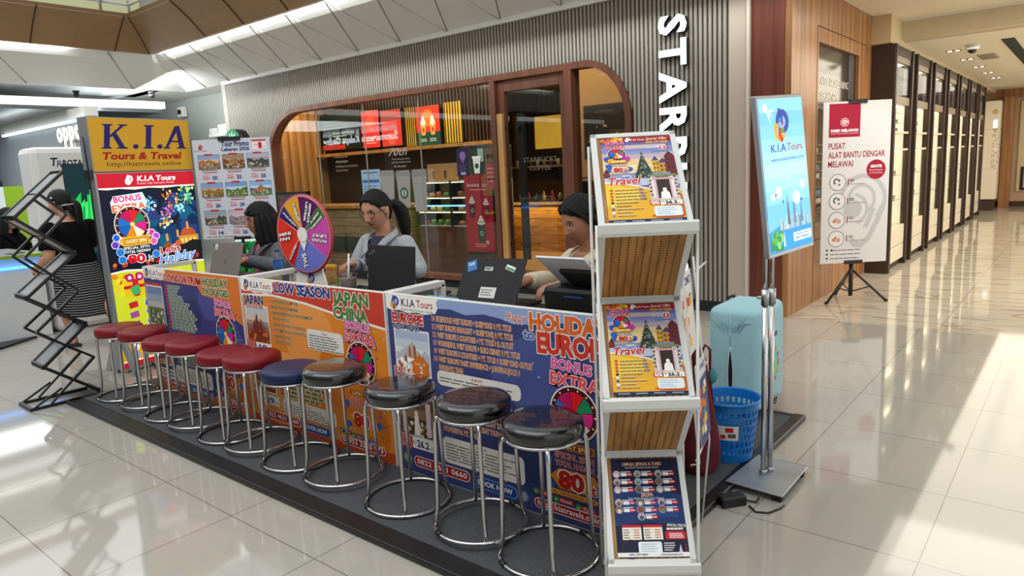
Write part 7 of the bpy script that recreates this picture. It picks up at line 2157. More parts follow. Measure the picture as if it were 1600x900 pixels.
k.g.add([(x, -0.004, z) for x, z in [(0.040 * math.cos(2 * PI * i / 24), 0.12 + 0.040 * math.sin(2 * PI * i / 24)) for i in range(24)]], [list(range(24))], WHITE)
k.build('pointer', wl, loc=(0, -0.024, WZ - 0.12))
# bottle, jar, cup, plant, food
PETG = glass_mat('pet_plastic', (0.90, 0.95, 1.0, 1), 1.2)
bt = thing('water_bottle', 'clear plastic water bottle with a blue label and blue cap', 'bottle', (-4.215, 2.635, ZT + 0.0005))
g = G(); g.lathe([(0, 0), (0.031, 0), (0.034, 0.006), (0.034, 0.055), (0.031, 0.06), (0.034, 0.066), (0.034, 0.13), (0.030, 0.15), (0.016, 0.178), (0.0135, 0.185), (0.0135, 0.20)], PETG, 24); g.build('body', bt)
g = G(); g.lathe([(0.0345, 0.072), (0.0345, 0.125)], M('blue_label', '#2a62b0', 0.4, noise=(20, 0.4)), 24); g.build('label', bt)
g = G(); g.lathe([(0, 0.20), (0.0155, 0.20), (0.0155, 0.186), (0.0135, 0.186)], M('blue_cap', '#1a3a7a', 0.4), 20); g.build('cap', bt)
g = G(); g.lathe([(0, 0.003), (0.030, 0.003), (0.032, 0.10), (0, 0.10)], glass_mat('bottled_water', (0.78, 0.86, 0.95, 1), 0.6), 20); g.build('water', bt)
jr = thing('snack_jar', 'tall snack jar with a yellow lid beside the prize wheel', 'jar', (-3.50, 2.49, ZT + 0.0005)); jr.location.x = -3.49; jr.location.y = 2.53
g = G(); g.lathe([(0, 0), (0.034, 0), (0.036, 0.006), (0.036, 0.105), (0.031, 0.118)], M('biscuit_jar', '#b98f58', 0.25, noise=(40, 0.35)), 24); g.build('jar_body', jr)
g = G(); g.lathe([(0.033, 0.117), (0.0345, 0.119), (0.0345, 0.140), (0.030, 0.144), (0, 0.144)], M('yellow_lid', '#d99a1c', 0.4), 24); g.build('lid', jr)
cp = thing('iced_drink', 'clear plastic cup of milk coffee with a white straw', 'cup', (-2.995, 2.34, ZT + 0.0005)); cp.location.x = -3.115; cp.location.y = 2.36
g = G(); g.lathe([(0, 0), (0.036, 0), (0.052, 0.125), (0.054, 0.126), (0.054, 0.132)], PETG, 24); g.build('cup_body', cp)
g = G(); g.lathe([(0, 0.003), (0.034, 0.003), (0.048, 0.112), (0, 0.112)], M('milk_coffee', '#8f7468', 0.4), 24); g.build('drink', cp)
g = G(); g.lathe([(0.054, 0.130), (0.054, 0.137), (0.03, 0.141), (0, 0.141)], glass_mat('cup_lid', (0.85, 0.83, 0.8, 1), 1.0), 24); g.build('lid', cp)
g = G(); g.tube([(-0.005, 0.0, 0.02), (0.028, 0.0, 0.245)], 0.0055, M('white_straw', '#dfe0dd', 0.4), 8); g.build('straw', cp)
pl = thing('herb_leaves', 'fresh green leaves lying in a paper food tray by the wheel', 'leaves', (-3.37, 2.53, ZT + 0.0005))
g = G(); g.lathe([(0, 0), (0.06, 0), (0.085, 0.03), (0.083, 0.032), (0.055, 0.004), (0, 0.004)], M('paper_tray', '#b09a78', 0.7), 20); g.build('tray', pl)
LEAF = M('leaf_green', '#3f9a34', 0.5)
rnd = random.Random(3)
for i in range(9):
    a = i * 0.72
    q = G()
    e = Vector((math.cos(a), math.sin(a), 0.9 + 0.5 * rnd.random())) * 0.06
    b = Vector((0.012 * math.cos(a), 0.012 * math.sin(a), 0.012))
    sd = Vector((-math.sin(a), math.cos(a), 0)) * 0.020
    md_ = b + (e - b) * 0.5
    q.add([b, md_ + sd, e + b * 0, md_ - sd, md_ + Vector((0, 0, -0.004))], [(0, 4, 1), (1, 4, 2), (2, 4, 3), (3, 4, 0)], LEAF, True)
    q.build('leaf', pl)
fd = thing('food_box', 'open paper food box on the counter beside the silver laptop', 'food box', (-4.14, 2.47, ZT + 0.0005), 0.2)
g = G(); g.box(-0.09, -0.06, 0, 0.09, 0.06, 0.004, M('paper_tray', '#b09a78', 0.7))
for sx in (-1, 1):
    g.bar((sx * 0.09, -0.06, 0.02), (sx * 0.10, 0.06, 0.02), 0.003, 0.04, M('paper_tray', '#b09a78', 0.7)); g.bar((-0.09, sx * 0.06, 0.02), (0.09, sx * 0.06, 0.02), 0.003, 0.04, M('paper_tray', '#b09a78', 0.7))
g.build('tray', fd); g = G(); g.ball((0.0, 0, 0.0345), (0.07, 0.045, 0.03), M('fried_snack', '#c8a468', 0.6, noise=(40, 0.4)), 14); g.build('snack', fd)
tag(G().box(-0.105, -0.0, 0, 0.105, 0.0015, 0.075, M('light_blue_sheet', '#7cc0dc', 0.6)).build('note_sheet', None, loc=(-2.345, 2.30, ZT + 0.003), rot=(-0.2, 0, 0)), 'light blue sheet standing behind the left end of the EUROPE counter', 'paper')
# printer with upright paper
pr = thing('printer', 'black desk printer with its rear tray full of white paper', 'printer', (-1.585, 2.32, ZT + 0.0005))
g = G(); g.box(-0.17, 0.0, 0, 0.15, 0.30, 0.165, BLACK); g.build('body', pr, bevel=0.02)
g = G(); g.box(-0.165, 0.11, 0.165, 0.145, 0.29, 0.182, BLACKM); g.build('scanner_lid', pr, bevel=0.008)
g = G(); g.box(-0.12, -0.014, 0.03, 0.10, -0.0005, 0.10, M('printer_dark', '#0e0e10', 0.3)); g.box(-0.05, -0.0160, 0.128, 0.04, -0.0145, 0.134, ink('#3a4a9a')); g.build('front_panel', pr)
m = Matrix.Translation((0.0, 0.095, 0.160)) @ Matrix.Rotation(0.92, 4, 'X')
g = G(); g.box(-0.055, -0.022, 0.005, 0.105, -0.006, 0.155, BLACKM); g.build('paper_support', pr, mat=m, bevel=0.006)
g = G(); g.box(-0.125, -0.004, 0.01, 0.105, 0.004, 0.235, M('paper_stack', '#d5d6dc', 0.6)); g.build('paper', pr, mat=m)
# ------------------------------------------------------------------ people
def node_skin(name, col, lips=None):
    return M(name, col, 0.55, noise=(9, 0.05), spec=0.35)
SKIN = node_skin('skin_tan', '#c08c72')
SKIN_D = node_skin('skin_brown', '#a9765d')
LIPS = M('lips', '#a04f4c', 0.45)
HAIR = M('black_hair', '#0b0909', 0.55, spec=0.25, noise=(22, 0.5, (30, 30, 2)), bump=(130, 0.7))
EYE = M('eye_dark', '#1a1412', 0.2)
EYEW = M('eye_white', '#cfc6bf', 0.3)
BROW = M('brow', '#2a1d18', 0.7)
SPECT = M('spectacle_frame', '#2b2624', 0.3)
LENS = glass_mat('spectacle_lens', (0.92, 0.93, 0.95, 1), 0.7)

def remeshed(g, name, parent, voxel, mats=None, paint=None, smooth=6):
    """voxel-fuse overlapping shapes of g into one continuous skin"""
    o = g.build('tmp')
    md = o.modifiers.new('fuse', 'REMESH')
    md.mode = 'VOXEL'
    md.voxel_size = voxel
    md.use_smooth_shade = True
    if smooth:
        s_ = o.modifiers.new('relax', 'SMOOTH'); s_.factor = 0.5; s_.iterations = smooth
    dg = bpy.context.evaluated_depsgraph_get()
    me = bpy.data.meshes.new_from_object(o.evaluated_get(dg))
    old = o.data
    bpy.data.objects.remove(o)
    bpy.data.meshes.remove(old)
    me.name = name
    me.materials.clear()
    for m_ in mats:
        me.materials.append(m_)
    if paint:
        me.polygons.foreach_set('material_index', [paint(p.center) for p in me.polygons])
    else:
        me.polygons.foreach_set('material_index', [0] * len(me.polygons))
    me.polygons.foreach_set('use_smooth', [True] * len(me.polygons))
    r = bpy.data.objects.new(name, me)
    COL.objects.link(r)
    r.parent = parent
    return r

def loft(g, secs, mat, seg=28, caps=True):
    """closed stack of ellipses (cx, cy, z, rx, ry)"""
    vs, fs = [], []
    for (cx, cy, z, rx, ry) in secs:
        for k in range(seg):
            t = 2 * PI * k / seg
            vs.append((cx + rx * math.cos(t), cy + ry * math.sin(t), z))
    n = len(secs)
    for i in range(n - 1):
        for k in range(seg):
            fs.append((i * seg + k, i * seg + (k + 1) % seg, (i + 1) * seg + (k + 1) % seg, (i + 1) * seg + k))
    fs.append(list(range(seg))[::-1]); fs.append([(n - 1) * seg + k for k in range(seg)])
    g.add(vs, fs, mat, True)

def smoothpath(pts, rad, n=6):
    """Catmull-Rom through joints"""
    P_ = [Vector(p) for p in pts]
    out, rr = [], []
    for i in range(len(P_) - 1):
        p0, p1, p2, p3 = P_[max(i - 1, 0)], P_[i], P_[i + 1], P_[min(i + 2, len(P_) - 1)]
        for k in range(n):
            t = k / n
            q = 0.5 * ((2 * p1) + (p2 - p0) * t + (2 * p0 - 5 * p1 + 4 * p2 - p3) * t * t + (3 * p1 - p0 - 3 * p2 + p3) * t ** 3)
            out.append(q); rr.append(rad[i] + (rad[i + 1] - rad[i]) * t)
    out.append(P_[-1]); rr.append(rad[-1])
    return out, rr

def limb(g, pts, rad, mat, seg=14, flat=1.0):
    p, r = smoothpath(pts, rad)
    g.tube(p, r, mat, seg, flat=flat)
    g.ball(p[0], r[0], mat, 12); g.ball(p[-1], r[-1], mat, 12)

def headpt(dx, dy, dz, grow=0.0):
    """skin point of the head for a unit direction; face towards -y"""
    x, y, z = 0.0735 * dx, 0.094 * dy, 0.114 * dz
    if dz < 0:
        t = -dz
        x *= 1 - 0.27 * t ** 1.7
        y *= (1 - 0.42 * t) if dy > 0 else (1 - 0.06 * t * t)
        if dy < 0:
            y -= 0.012 * t * t * max(0, -dy) ** 0.5
    if dy < 0:
        y = -0.094 * (-dy) ** 0.86 * (1 - 0.05 * abs(dz)) + (y + 0.094 * -dy)
    if grow:
        L_ = math.sqrt(x * x + y * y + z * z)
        k_ = (L_ + grow) / L_
        return (x * k_, y * k_, z * k_)
    if dy < 0:
        gs = lambda a, b, sx, sz: math.exp(-(a / sx) ** 2 - (b / sz) ** 2)
        # nose
        if z > -0.033:
            s_ = min(max((0.030 - z) / 0.060, 0), 1)
            am = 0.004 * s_ ** 0.5 + 0.017 * s_ ** 1.6
        else:
            am = 0.021 * math.exp(-((z + 0.033) / 0.007) ** 2)
        wd = 0.0085 + 0.006 * min(max((0.02 - z) / 0.05, 0), 1)
        y -= am * math.exp(-(x / wd) ** 2)
        y -= 0.007 * (gs(x - 0.012, z + 0.034, 0.007, 0.008) + gs(x + 0.012, z + 0.034, 0.007, 0.008))
        # eye sockets, brow, cheeks, lips, chin
        y += 0.0085 * (gs(x - 0.031, z - 0.010, 0.017, 0.011) + gs(x + 0.031, z - 0.010, 0.017, 0.011))
        y -= 0.0035 * (gs(x - 0.030, z - 0.028, 0.022, 0.008) + gs(x + 0.030, z - 0.028, 0.022, 0.008))
        y -= 0.0045 * (gs(x - 0.038, z + 0.026, 0.02, 0.02) + gs(x + 0.038, z + 0.026, 0.02, 0.02))
        y -= 0.0075 * gs(x, z + 0.055, 0.020, 0.006) + 0.0070 * gs(x, z + 0.067, 0.017, 0.006)
        y += 0.004 * gs(x, z + 0.061, 0.020, 0.0025)
        y -= 0.006 * gs(x, z + 0.096, 0.020, 0.014)
    return (x, y, z)

def headmat(c, yaw, pitch, roll=0.0):
    return Matrix.Translation(c) @ Matrix.Rotation(yaw, 4, 'Z') @ Matrix.Rotation(pitch, 4, 'X') @ Matrix.Rotation(roll, 4, 'Y')

def add_head(g, T, mat):
    seg, n = 56, 44
    vs, fs = [], []
    for i in range(n + 1):
        ph = -PI / 2 + PI * i / n
        for k in range(seg):
            t = 2 * PI * k / seg
            vs.append(T @ Vector(headpt(math.cos(ph) * math.cos(t), math.cos(ph) * math.sin(t), math.sin(ph))))
    for i in range(n):
        for k in range(seg):
            fs.append((i * seg + k, i * seg + (k + 1) % seg, (i + 1) * seg + (k + 1) % seg, (i + 1) * seg + k))
    g.add(vs, fs, mat, True)
    for sx in (-1, 1):
        g.ball((0, 0, 0), (0.009, 0.019, 0.031), mat, 12, T @ Matrix.Translation((sx * 0.0745, 0.008, -0.004)) @ Matrix.Rotation(sx * 0.3, 4, 'Z') @ Matrix.Rotation(-0.15, 4, 'X'))

def face_y(x, z):
    """front surface of the face at head coordinates (x, z)"""
    best, by = 9, -0.09
    for i in range(40):
        a = -PI / 2 + PI * i / 39
        for j in range(0, 30):
            b = -PI * j / 29
            p = headpt(math.cos(a) * math.cos(b), math.cos(a) * math.sin(b), math.sin(a))
            d = (p[0] - x) ** 2 + (p[2] - z) ** 2
            if d < best:
                best, by = d, p[1]
    return by

FY_EYE, FY_BROW = face_y(0.031, 0.010), face_y(0.031, 0.032)
def face_parts(root, T, looking_down=True, glasses=False):
    for sx in (-1, 1):
        g = G(); g.ball((0, 0, 0), (0.0145, 0.006, 0.0042 if looking_down else 0.0075), EYEW, 14, T @ Matrix.Translation((sx * 0.031, FY_EYE + 0.0015, 0.009)))
        g.ball((0, 0, 0), (0.0062, 0.003, 0.0046), EYE, 12, T @ Matrix.Translation((sx * 0.031, FY_EYE - 0.0034, 0.0078)))
        g.tube([T @ Vector((sx * (0.031 + q * 0.0165), FY_EYE - 0.002 + 0.006 * q * q, 0.0145 - 0.006 * q * q)) for q in (-1, -.5, 0, .5, 1)], 0.0022, EYE, 6)
        g.build('eye', root)
        g = G(); g.tube([T @ Vector((sx * (0.031 + q * 0.020), FY_BROW - 0.001 + 0.007 * q * q, 0.0315 - 0.004 * q * q - 0.0015 * q)) for q in (-1, -.5, 0, .5, 1)], [0.0018, 0.003, 0.0032, 0.0026, 0.001], BROW, 6); g.build('eyebrow', root)
    if glasses:
        g = G(); fy = FY_EYE - 0.014
        for sx in (-1, 1):
            pts = [T @ Vector((sx * 0.033 + 0.026 * math.cos(a), fy + 0.006 * abs(math.cos(a)) * (1 if math.cos(a) * sx > 0 else 0), 0.004 + 0.021 * math.sin(a))) for a in [2 * PI * i / 22 for i in range(22)]]
            g.tube(pts, 0.0023, SPECT, 6, closed=True)
            g.tube([T @ Vector(p) for p in ((sx * 0.059, fy + 0.006, 0.010), (sx * 0.074, fy + 0.03, 0.010), (sx * 0.0785, 0.005, 0.008))], 0.0016, SPECT, 6)
        g.tube([T @ Vector(p) for p in ((-0.008, fy, 0.010), (0, fy - 0.003, 0.012), (0.008, fy, 0.010))], 0.0016, SPECT, 6)
        gl_ = g.build('spectacles', root)
        g = G()
        for sx in (-1, 1):
            g.add([T @ Vector((sx * 0.033 + 0.0255 * math.cos(a), fy + 0.001, 0.004 + 0.0205 * math.sin(a))) for a in [2 * PI * i / 22 for i in range(22)]], [list(range(22))], LENS)
        g.build('lens', gl_)

def hair_cap(g, T, line, thick=0.014, side=-0.02, seed=1, bangs=0.0):
    """closed shell over the skull; its front edge dips inside the head along the hairline z = line(x)"""
    seg, n = 48, 36
    vs, fs = [], []
    for i in range(n + 1):
        ph = -PI / 2 + PI * i / n
        for k in range(seg):
            t = 2 * PI * k / seg
            d = (math.cos(ph) * math.cos(t), math.cos(ph) * math.sin(t), math.sin(ph))
            p = headpt(*d, grow=thick * (0.75 + 0.25 * max(d[2], 0) + 0.5 * max(d[1], 0)) + 0.0016 * math.sin(14 * t + 3 * d[2]))
            x, y, z = p
            hide = False
            if y < -0.005 and z < line(x):
                hide = True
            if y >= -0.005 and y < 0.035 and z < side:
                hide = True
            if z < -0.075:
                hide = True
            if hide:
                p = (x * 0.80, y * 0.80 + 0.012, z * 0.80)
            vs.append(T @ Vector(p))
    for i in range(n):
        for k in range(seg):
            fs.append((i * seg + k, i * seg + (k + 1) % seg, (i + 1) * seg + (k + 1) % seg, (i + 1) * seg + k))
    g.add(vs, fs, HAIR, True)

def hand(g, wrist, d, up, side, mat, curl=0.5, spread=0.06, s=0.93):
    """palm, four unequal curled fingers and a thumb; d = pointing direction, up = back of the hand, side = +1 thumb on the +s side"""
    d = Vector(d).normalized()
    up = Vector(up); up = (up - d * up.dot(d)).normalized()
    lat = d.cross(up) * side
    w = Vector(wrist)
    def pt(a, b, c):
        return w + d * (a * s) + lat * (b * s) + up * (c * s)
    for b, r in ((-0.026, 0.011), (-0.009, 0.0125), (0.009, 0.013), (0.026, 0.0125)):
        g.tube([pt(-0.012, b * 0.6, 0), pt(0.03, b * 0.9, 0.002), pt(0.082, b, 0.0)], [0.017 * s, 0.0155 * s, r * s], mat, 10)
        g.ball(pt(0.082, b, 0.0), r * s * 0.98, mat, 10)
    for b, L_, r in ((-0.028, 0.058, 0.0078), (-0.0095, 0.072, 0.0085), (0.0095, 0.078, 0.0088), (0.028, 0.070, 0.0085)):
        ang = 0.10
        p = pt(0.080, b, 0.001)
        pts, rr = [p], [r * s * 1.08]
        for q, fr in enumerate((0.44, 0.31, 0.25)):
            ang += curl * (0.7, 1.0, 0.7)[q]
            dirv = d * math.cos(ang) - up * math.sin(ang) + lat * (b * spread / 0.028)
            p = p + dirv.normalized() * (L_ * fr * s)
            pts.append(p); rr.append(r * s * (1.0, 0.93, 0.80)[q])
        g.tube(pts, rr, mat, 8)
        g.ball(pts[-1], rr[-1], mat, 8)
    p0 = pt(0.016, 0.026, -0.006)
    pts = [p0, pt(0.042, 0.050, -0.012), pt(0.070, 0.056, -0.020 - 0.01 * curl), pt(0.092, 0.050, -0.028 - 0.015 * curl)]
    g.tube(pts, [0.0145 * s, 0.0115 * s, 0.0098 * s, 0.008 * s], mat, 8)
    g.ball(pts[-1], 0.008 * s, mat, 8)

def arm(g, S_, E_, W_, mat, r=(0.046, 0.038, 0.036, 0.024)):
    S_, E_, W_ = Vector(S_), Vector(E_), Vector(W_)
    limb(g, [S_, S_.lerp(E_, 0.5), E_, E_.lerp(W_, 0.35), W_], [r[0], r[0] * 0.96, r[1], r[2], r[3]], mat)

def sleeve(g, S_, E_, W_, mat, r, stop=0.9, seg=16):
    S_, E_, W_ = Vector(S_), Vector(E_), Vector(W_)
    if stop <= 0:
        e = S_.lerp(E_, 1 + stop)
        p, q = smoothpath([S_, S_.lerp(e, 0.5), e], [r[0], r[0], r[1]])
    else:
        p, q = smoothpath([S_, S_.lerp(E_, 0.5), E_, E_.lerp(W_, stop * 0.5), E_.lerp(W_, stop)], [r[0], r[0] * 0.98, r[1], r[1] * 0.95, r[2]])
    g.tube(p, q, mat, seg)
    g.ball(p[0], q[0], mat, 14)
    return p[-1]

TORSO = [(0, 0.01, -0.10, 0.11, 0.09), (0, 0.01, -0.05, 0.155, 0.12), (0, 0.01, 0.02, 0.165, 0.128), (0, 0.0, 0.12, 0.150, 0.115), (0, -0.005, 0.20, 0.140, 0.108), (0, -0.012, 0.30, 0.150, 0.118), (0, -0.014, 0.38, 0.156, 0.118), (0, 0.0, 0.45, 0.150, 0.092), (0, 0.006, 0.50, 0.115, 0.070), (0, 0.004, 0.535, 0.060, 0.055)]
def torso(g, base, mat, grow=0.0, lean=0.0, wide=1.0):
    secs = []
    for (cx, cy, z, rx, ry) in TORSO:
        secs.append((base[0] + cx, base[1] + cy - lean * max(z, 0), base[2] + z, rx * wide + grow, ry * wide + grow))
    loft(g, secs, mat)

def seated_woman(label, loc, rz, hz, head, handL, handR, elbows, skin, cloth, shirt, hairfn, lean=0.1, glasses=False, wide=1.0, handopts=((0.5, (0, -1, -0.15), (0, 0, 1)), (0.5, (0, -1, -0.15), (0, 0, 1))), trousers='#23262e', sleeve_stop=0.9):
    """all coordinates local: facing -y, origin on the floor under the hips; hz = head centre height"""
    root = thing('person', label, 'person', loc, rz)
    bz = hz - 0.72
    b = (0, 0.02, bz + 0.023)
    sh = hz - 0.222
    yl = 0.02 - lean * (sh - bz)
    hc = (head[0], yl - 0.035 + head[1], hz)
    T = headmat(hc, head[2], head[3], head[4] if len(head) > 4 else 0) @ Matrix.Scale(1.06, 4)
    SL, SR = (0.165 * wide, yl + 0.005, sh), (-0.165 * wide, yl + 0.005, sh)
    g = G()
    torso(g, b, skin, 0.0, lean, wide)
    limb(g, [(0, yl + 0.005, sh + 0.02), (hc[0] * 0.5, (yl + hc[1]) / 2 + 0.015, sh + 0.09), (hc[0], hc[1] + 0.028, hz - 0.055)], [0.060, 0.050, 0.052], skin)
    add_head(g, T, skin)
    for S_, E_, H_, (cu, dr, up), sd in ((SL, elbows[0], handL, handopts[0], 1), (SR, elbows[1], handR, handopts[1], -1)):
        arm(g, S_, E_, H_, skin)
        hand(g, H_, dr, up, -sd, skin, cu)
    for sx in (-1, 1):
        limb(g, [(sx * 0.095, 0.0, bz - 0.02), (sx * 0.10, -0.20, bz - 0.01), (sx * 0.10, -0.37, bz - 0.035)], [0.085, 0.075, 0.055], skin)
        limb(g, [(sx * 0.10, -0.37, bz - 0.04), (sx * 0.10, -0.36, bz * 0.55), (sx * 0.10, -0.34, 0.075)], [0.054, 0.050, 0.033], skin)
        limb(g, [(sx * 0.10, -0.31, 0.032), (sx * 0.105, -0.38, 0.036), (sx * 0.11, -0.47, 0.026)], [0.032, 0.036, 0.024], skin)
    Ti = T.inverted()
    def paint(c):
        q = Ti @ c
        if q.y < -0.06 and abs(q.x) < 0.023 and abs(q.z + 0.061) < 0.0105 - 0.0045 * (q.x / 0.023) ** 2:
            return 1
        return 0
    remeshed(g, 'body', root, 0.0045, [skin, LIPS], paint, 3)
    face_parts(root, T, True, glasses)
    # upper garment
    g = G()
    torso(g, (b[0], b[1], b[2]), cloth, 0.016, lean, wide)
    ends = []
    for S_, E_, H_ in ((SL, elbows[0], handL), (SR, elbows[1], handR)):
        ends.append(sleeve(g, S_, E_, H_, cloth, (0.064, 0.055, 0.040), sleeve_stop))
    co = remeshed(g, 'jacket', root, 0.0075, [cloth, shirt], lambda c: 1 if (c.y < yl - 0.02 and c.y > yl - 0.20 and c.z > bz + 0.10 and abs(c.x) < 0.010 + 0.085 * max(0, (c.z - bz - 0.22)) / 0.3) else 0, 5)
    # collar
    g = G()
    for sx in (-1, 1):
        pts = [(sx * 0.012, yl + 0.078, sh + 0.105), (sx * 0.058, yl + 0.050, sh + 0.100), (sx * 0.082, yl - 0.015, sh + 0.078), (sx * 0.066, yl - 0.080, sh + 0.040), (sx * 0.026, yl - 0.128, sh - 0.035)]
        p, _ = smoothpath(pts, [0] * 5, 4)
        outer = [v + Vector((sx * (0.030 + 0.014 * i / len(p)), -0.020, -0.030 - 0.016 * i / len(p))) for i, v in enumerate(p)]
        vs = [v for pr_ in zip(p, outer) for v in pr_]
        vs2 = [v + Vector((sx * 0.004, -0.005, 0.006)) for v in vs]
        n = len(p)
        fs = []
        for i in range(n - 1):
            a = 2 * i
            fs += [(a, a + 1, a + 3, a + 2), (a + 2 * n + 2, a + 2 * n + 3, a + 2 * n + 1, a + 2 * n), (a + 1, a + 2 * n + 1, a + 2 * n + 3, a + 3), (a, a + 2, a + 2 * n + 2, a + 2 * n)]
        g.add(vs + vs2, fs, cloth, True)
    g.build('collar', root)
    # trousers and shoes
    tm = M('trousers_' + trousers[1:], trousers, 0.8)
    g = G()
    loft(g, [(0, 0.02, bz - 0.11, 0.12, 0.10), (0, 0.02, bz - 0.04, 0.176 * wide, 0.14), (0, 0.02, bz + 0.05, 0.176 * wide, 0.138), (0, 0.01, bz + 0.10, 0.15 * wide, 0.115)], tm)
    for sx in (-1, 1):
        limb(g, [(sx * 0.095, 0.0, bz - 0.02), (sx * 0.10, -0.20, bz - 0.01), (sx * 0.10, -0.375, bz - 0.035)], [0.095, 0.086, 0.066], tm)
        limb(g, [(sx * 0.10, -0.375, bz - 0.04), (sx * 0.10, -0.365, bz * 0.55), (sx * 0.10, -0.345, 0.10)], [0.065, 0.062, 0.05], tm)
    remeshed(g, 'trousers', root, 0.010, [tm], None, 4)
    for sx in (-1, 1):
        g = G(); limb(g, [(sx * 0.10, -0.300, 0.034), (sx * 0.105, -0.38, 0.037), (sx * 0.11, -0.485, 0.029)], [0.033, 0.0365, 0.028], BLACKM); g.build('shoe', root)
    g = G()
    hairfn(g, T)
    g.build('hair', root)
    return root, dict(T=T, yl=yl, sh=sh, bz=bz, SL=SL, SR=SR, ends=ends)

def strand(g, pts, rad, flat=0.55, seg=12):
    p, r = smoothpath(pts, rad, 5)
    g.tube(p, r, HAIR, seg, flat=flat)

# the woman in the denim jacket
def hair_tail(g, T):
    hair_cap(g, T, lambda x: 0.078 - 9.0 * x * x, 0.011, 0.012)
    P3 = lambda *p: T @ Vector(p)
    g.ball((0, 0, 0), (0.03, 0.03, 0.03), HAIR, 12, T @ Matrix.Translation((0.0, 0.105, -0.01)))
    strand(g, [P3(0, 0.10, -0.008), P3(0.02, 0.145, -0.02), P3(0.04, 0.158, -0.07), P3(0.05, 0.145, -0.14), P3(0.055, 0.13, -0.20), P3(0.05, 0.115, -0.245)], [0.026, 0.044, 0.056, 0.054, 0.040, 0.008], 0.8)
    for sx in (-1, 1):
        strand(g, [P3(sx * 0.055, -0.062, 0.060), P3(sx * 0.076, -0.040, 0.02), P3(sx * 0.083, -0.025, -0.02), P3(sx * 0.080, -0.024, -0.05)], [0.004, 0.0045, 0.004, 0.0015], 0.6, 8)
DENIM = M('grey_denim', '#9ca0a4', 0.85, noise=(60, 0.14), bump=(160, 0.25))
NAVYS = M('navy_shirt', '#2a3044', 0.8)
r2, i2 = seated_woman('woman in a grey denim jacket and round glasses behind the plain black laptop', (-3.47, 3.00, ZP), 0.02, 1.172, (0.0, -0.02, 0.10, 0.30), (0.27, -0.30, 0.850), (0.02, -0.35, 0.862), ((0.29, -0.06, 0.80), (-0.20, -0.14, 0.80)),
                      SKIN, DENIM, NAVYS, hair_tail, 0.14, True, 1.06, ((0.5, (-0.35, -1, -0.1), (0, 0, 1)), (0.9, (0.1, -1, -0.05), (-0.4, 0, 1))))
PATCH = M('white_stripe_tape', '#c8c8c4', 0.7)
for S_ in (i2['SL'], i2['SR']):
    g = G()
    sx = 1 if S_[0] > 0 else -1
    for j in range(3):
        z = S_[2] - 0.005 - 0.022 * j
        g.tube([(S_[0] + sx * (0.064 + 0.010 * j), S_[1] - 0.035, z - 0.012), (S_[0] + sx * (0.074 + 0.010 * j), S_[1] - 0.005, z), (S_[0] + sx * (0.066 + 0.010 * j), S_[1] + 0.030, z - 0.012)], 0.0055, PATCH, 8)
    g.build('sleeve_stripes', r2)
g = G()
for sx in (-1, 1):
    z0 = i2['sh'] - 0.16
    y0 = i2['yl'] - 0.120
    g.box(sx * 0.085 - 0.045, y0 - 0.012, z0, sx * 0.085 + 0.045, y0 + 0.03, z0 + 0.035, DENIM); g.ball((sx * 0.085, y0 - 0.014, z0 + 0.009), 0.005, STEEL, 8)
g.build('chest_pocket', r2, bevel=0.006)

# the woman with the shoulder-length bob
def hair_bob(g, T):
    hair_cap(g, T, lambda x: 0.050 - 2.0 * x * x, 0.018, -0.06)
    P3 = lambda *p: T @ Vector(p)
    for q in range(11):
        a = -0.45 + (PI + 0.9) * q / 10
        cx, cy = math.cos(a), math.sin(a)
        strand(g, [P3(0.066 * cx, 0.012 + 0.080 * cy, 0.055), P3(0.086 * cx, 0.014 + 0.100 * cy, 0.0), P3(0.090 * cx, 0.016 + 0.104 * cy, -0.08), P3(0.092 * cx, 0.016 + 0.10 * cy, -0.155), P3(0.084 * cx, 0.012 + 0.092 * cy, -0.20)], [0.020, 0.030, 0.032, 0.030, 0.012], 0.6)
    for q in range(7):
        x = -0.052 + 0.0173 * q
        strand(g, [P3(x * 0.7, -0.060, 0.085), P3(x, -0.090, 0.066), P3(x * 1.1, -0.090, 0.046)], [0.012, 0.010, 0.003], 0.6, 8)
GREYJ = M('charcoal_grey_jacket', '#55575b', 0.85, noise=(30, 0.15))
PINK = M('pink_shirt', '#c86a78', 0.8)
r1, i1 = seated_woman('woman with a black bob and glasses in grey over pink, beside the prize wheel', (-4.80, 2.985, ZP), -0.16, 1.10, (0.0, -0.01, -0.28, 0.10), (0.16, -0.30, 0.835), (0.02, -0.31, 0.835), ((0.27, -0.10, 0.77), (-0.26, -0.10, 0.77)),
                      SKIN_D, GREYJ, PINK, hair_bob, 0.12, True, 1.0, ((0.45, (-0.2, -1, -0.05), (0, 0, 1)), (0.45, (0.2, -1, -0.05), (0, 0, 1))))
# the woman behind the printer
def hair_straight(g, T):
    hair_cap(g, T, lambda x: 0.070 - 7.0 * x * x, 0.013, -0.02)
    P3 = lambda *p: T @ Vector(p)
    for q in range(9):
        a = 0.15 + (PI - 0.3) * q / 8
        cx, cy = math.cos(a), math.sin(a)
        strand(g, [P3(0.062 * cx, 0.012 + 0.08 * cy, 0.05), P3(0.084 * cx, 0.014 + 0.100 * cy, -0.01), P3(0.080 * cx, 0.03 + 0.095 * cy, -0.09), P3(0.055 * cx, 0.05 + 0.075 * cy, -0.16), P3(0.03 * cx, 0.055 + 0.06 * cy, -0.24)], [0.018, 0.028, 0.030, 0.026, 0.008], 0.6)
    for sx in (-1, 1):
        strand(g, [P3(sx * 0.012, -0.058, 0.104), P3(sx * 0.060, -0.052, 0.070), P3(sx * 0.084, -0.012, 0.01), P3(sx * 0.086, 0.008, -0.07)], [0.010, 0.015, 0.018, 0.010], 0.55, 8)
CREAMB = M('cream_blouse', '#c9bda4', 0.8, noise=(14, 0.12))
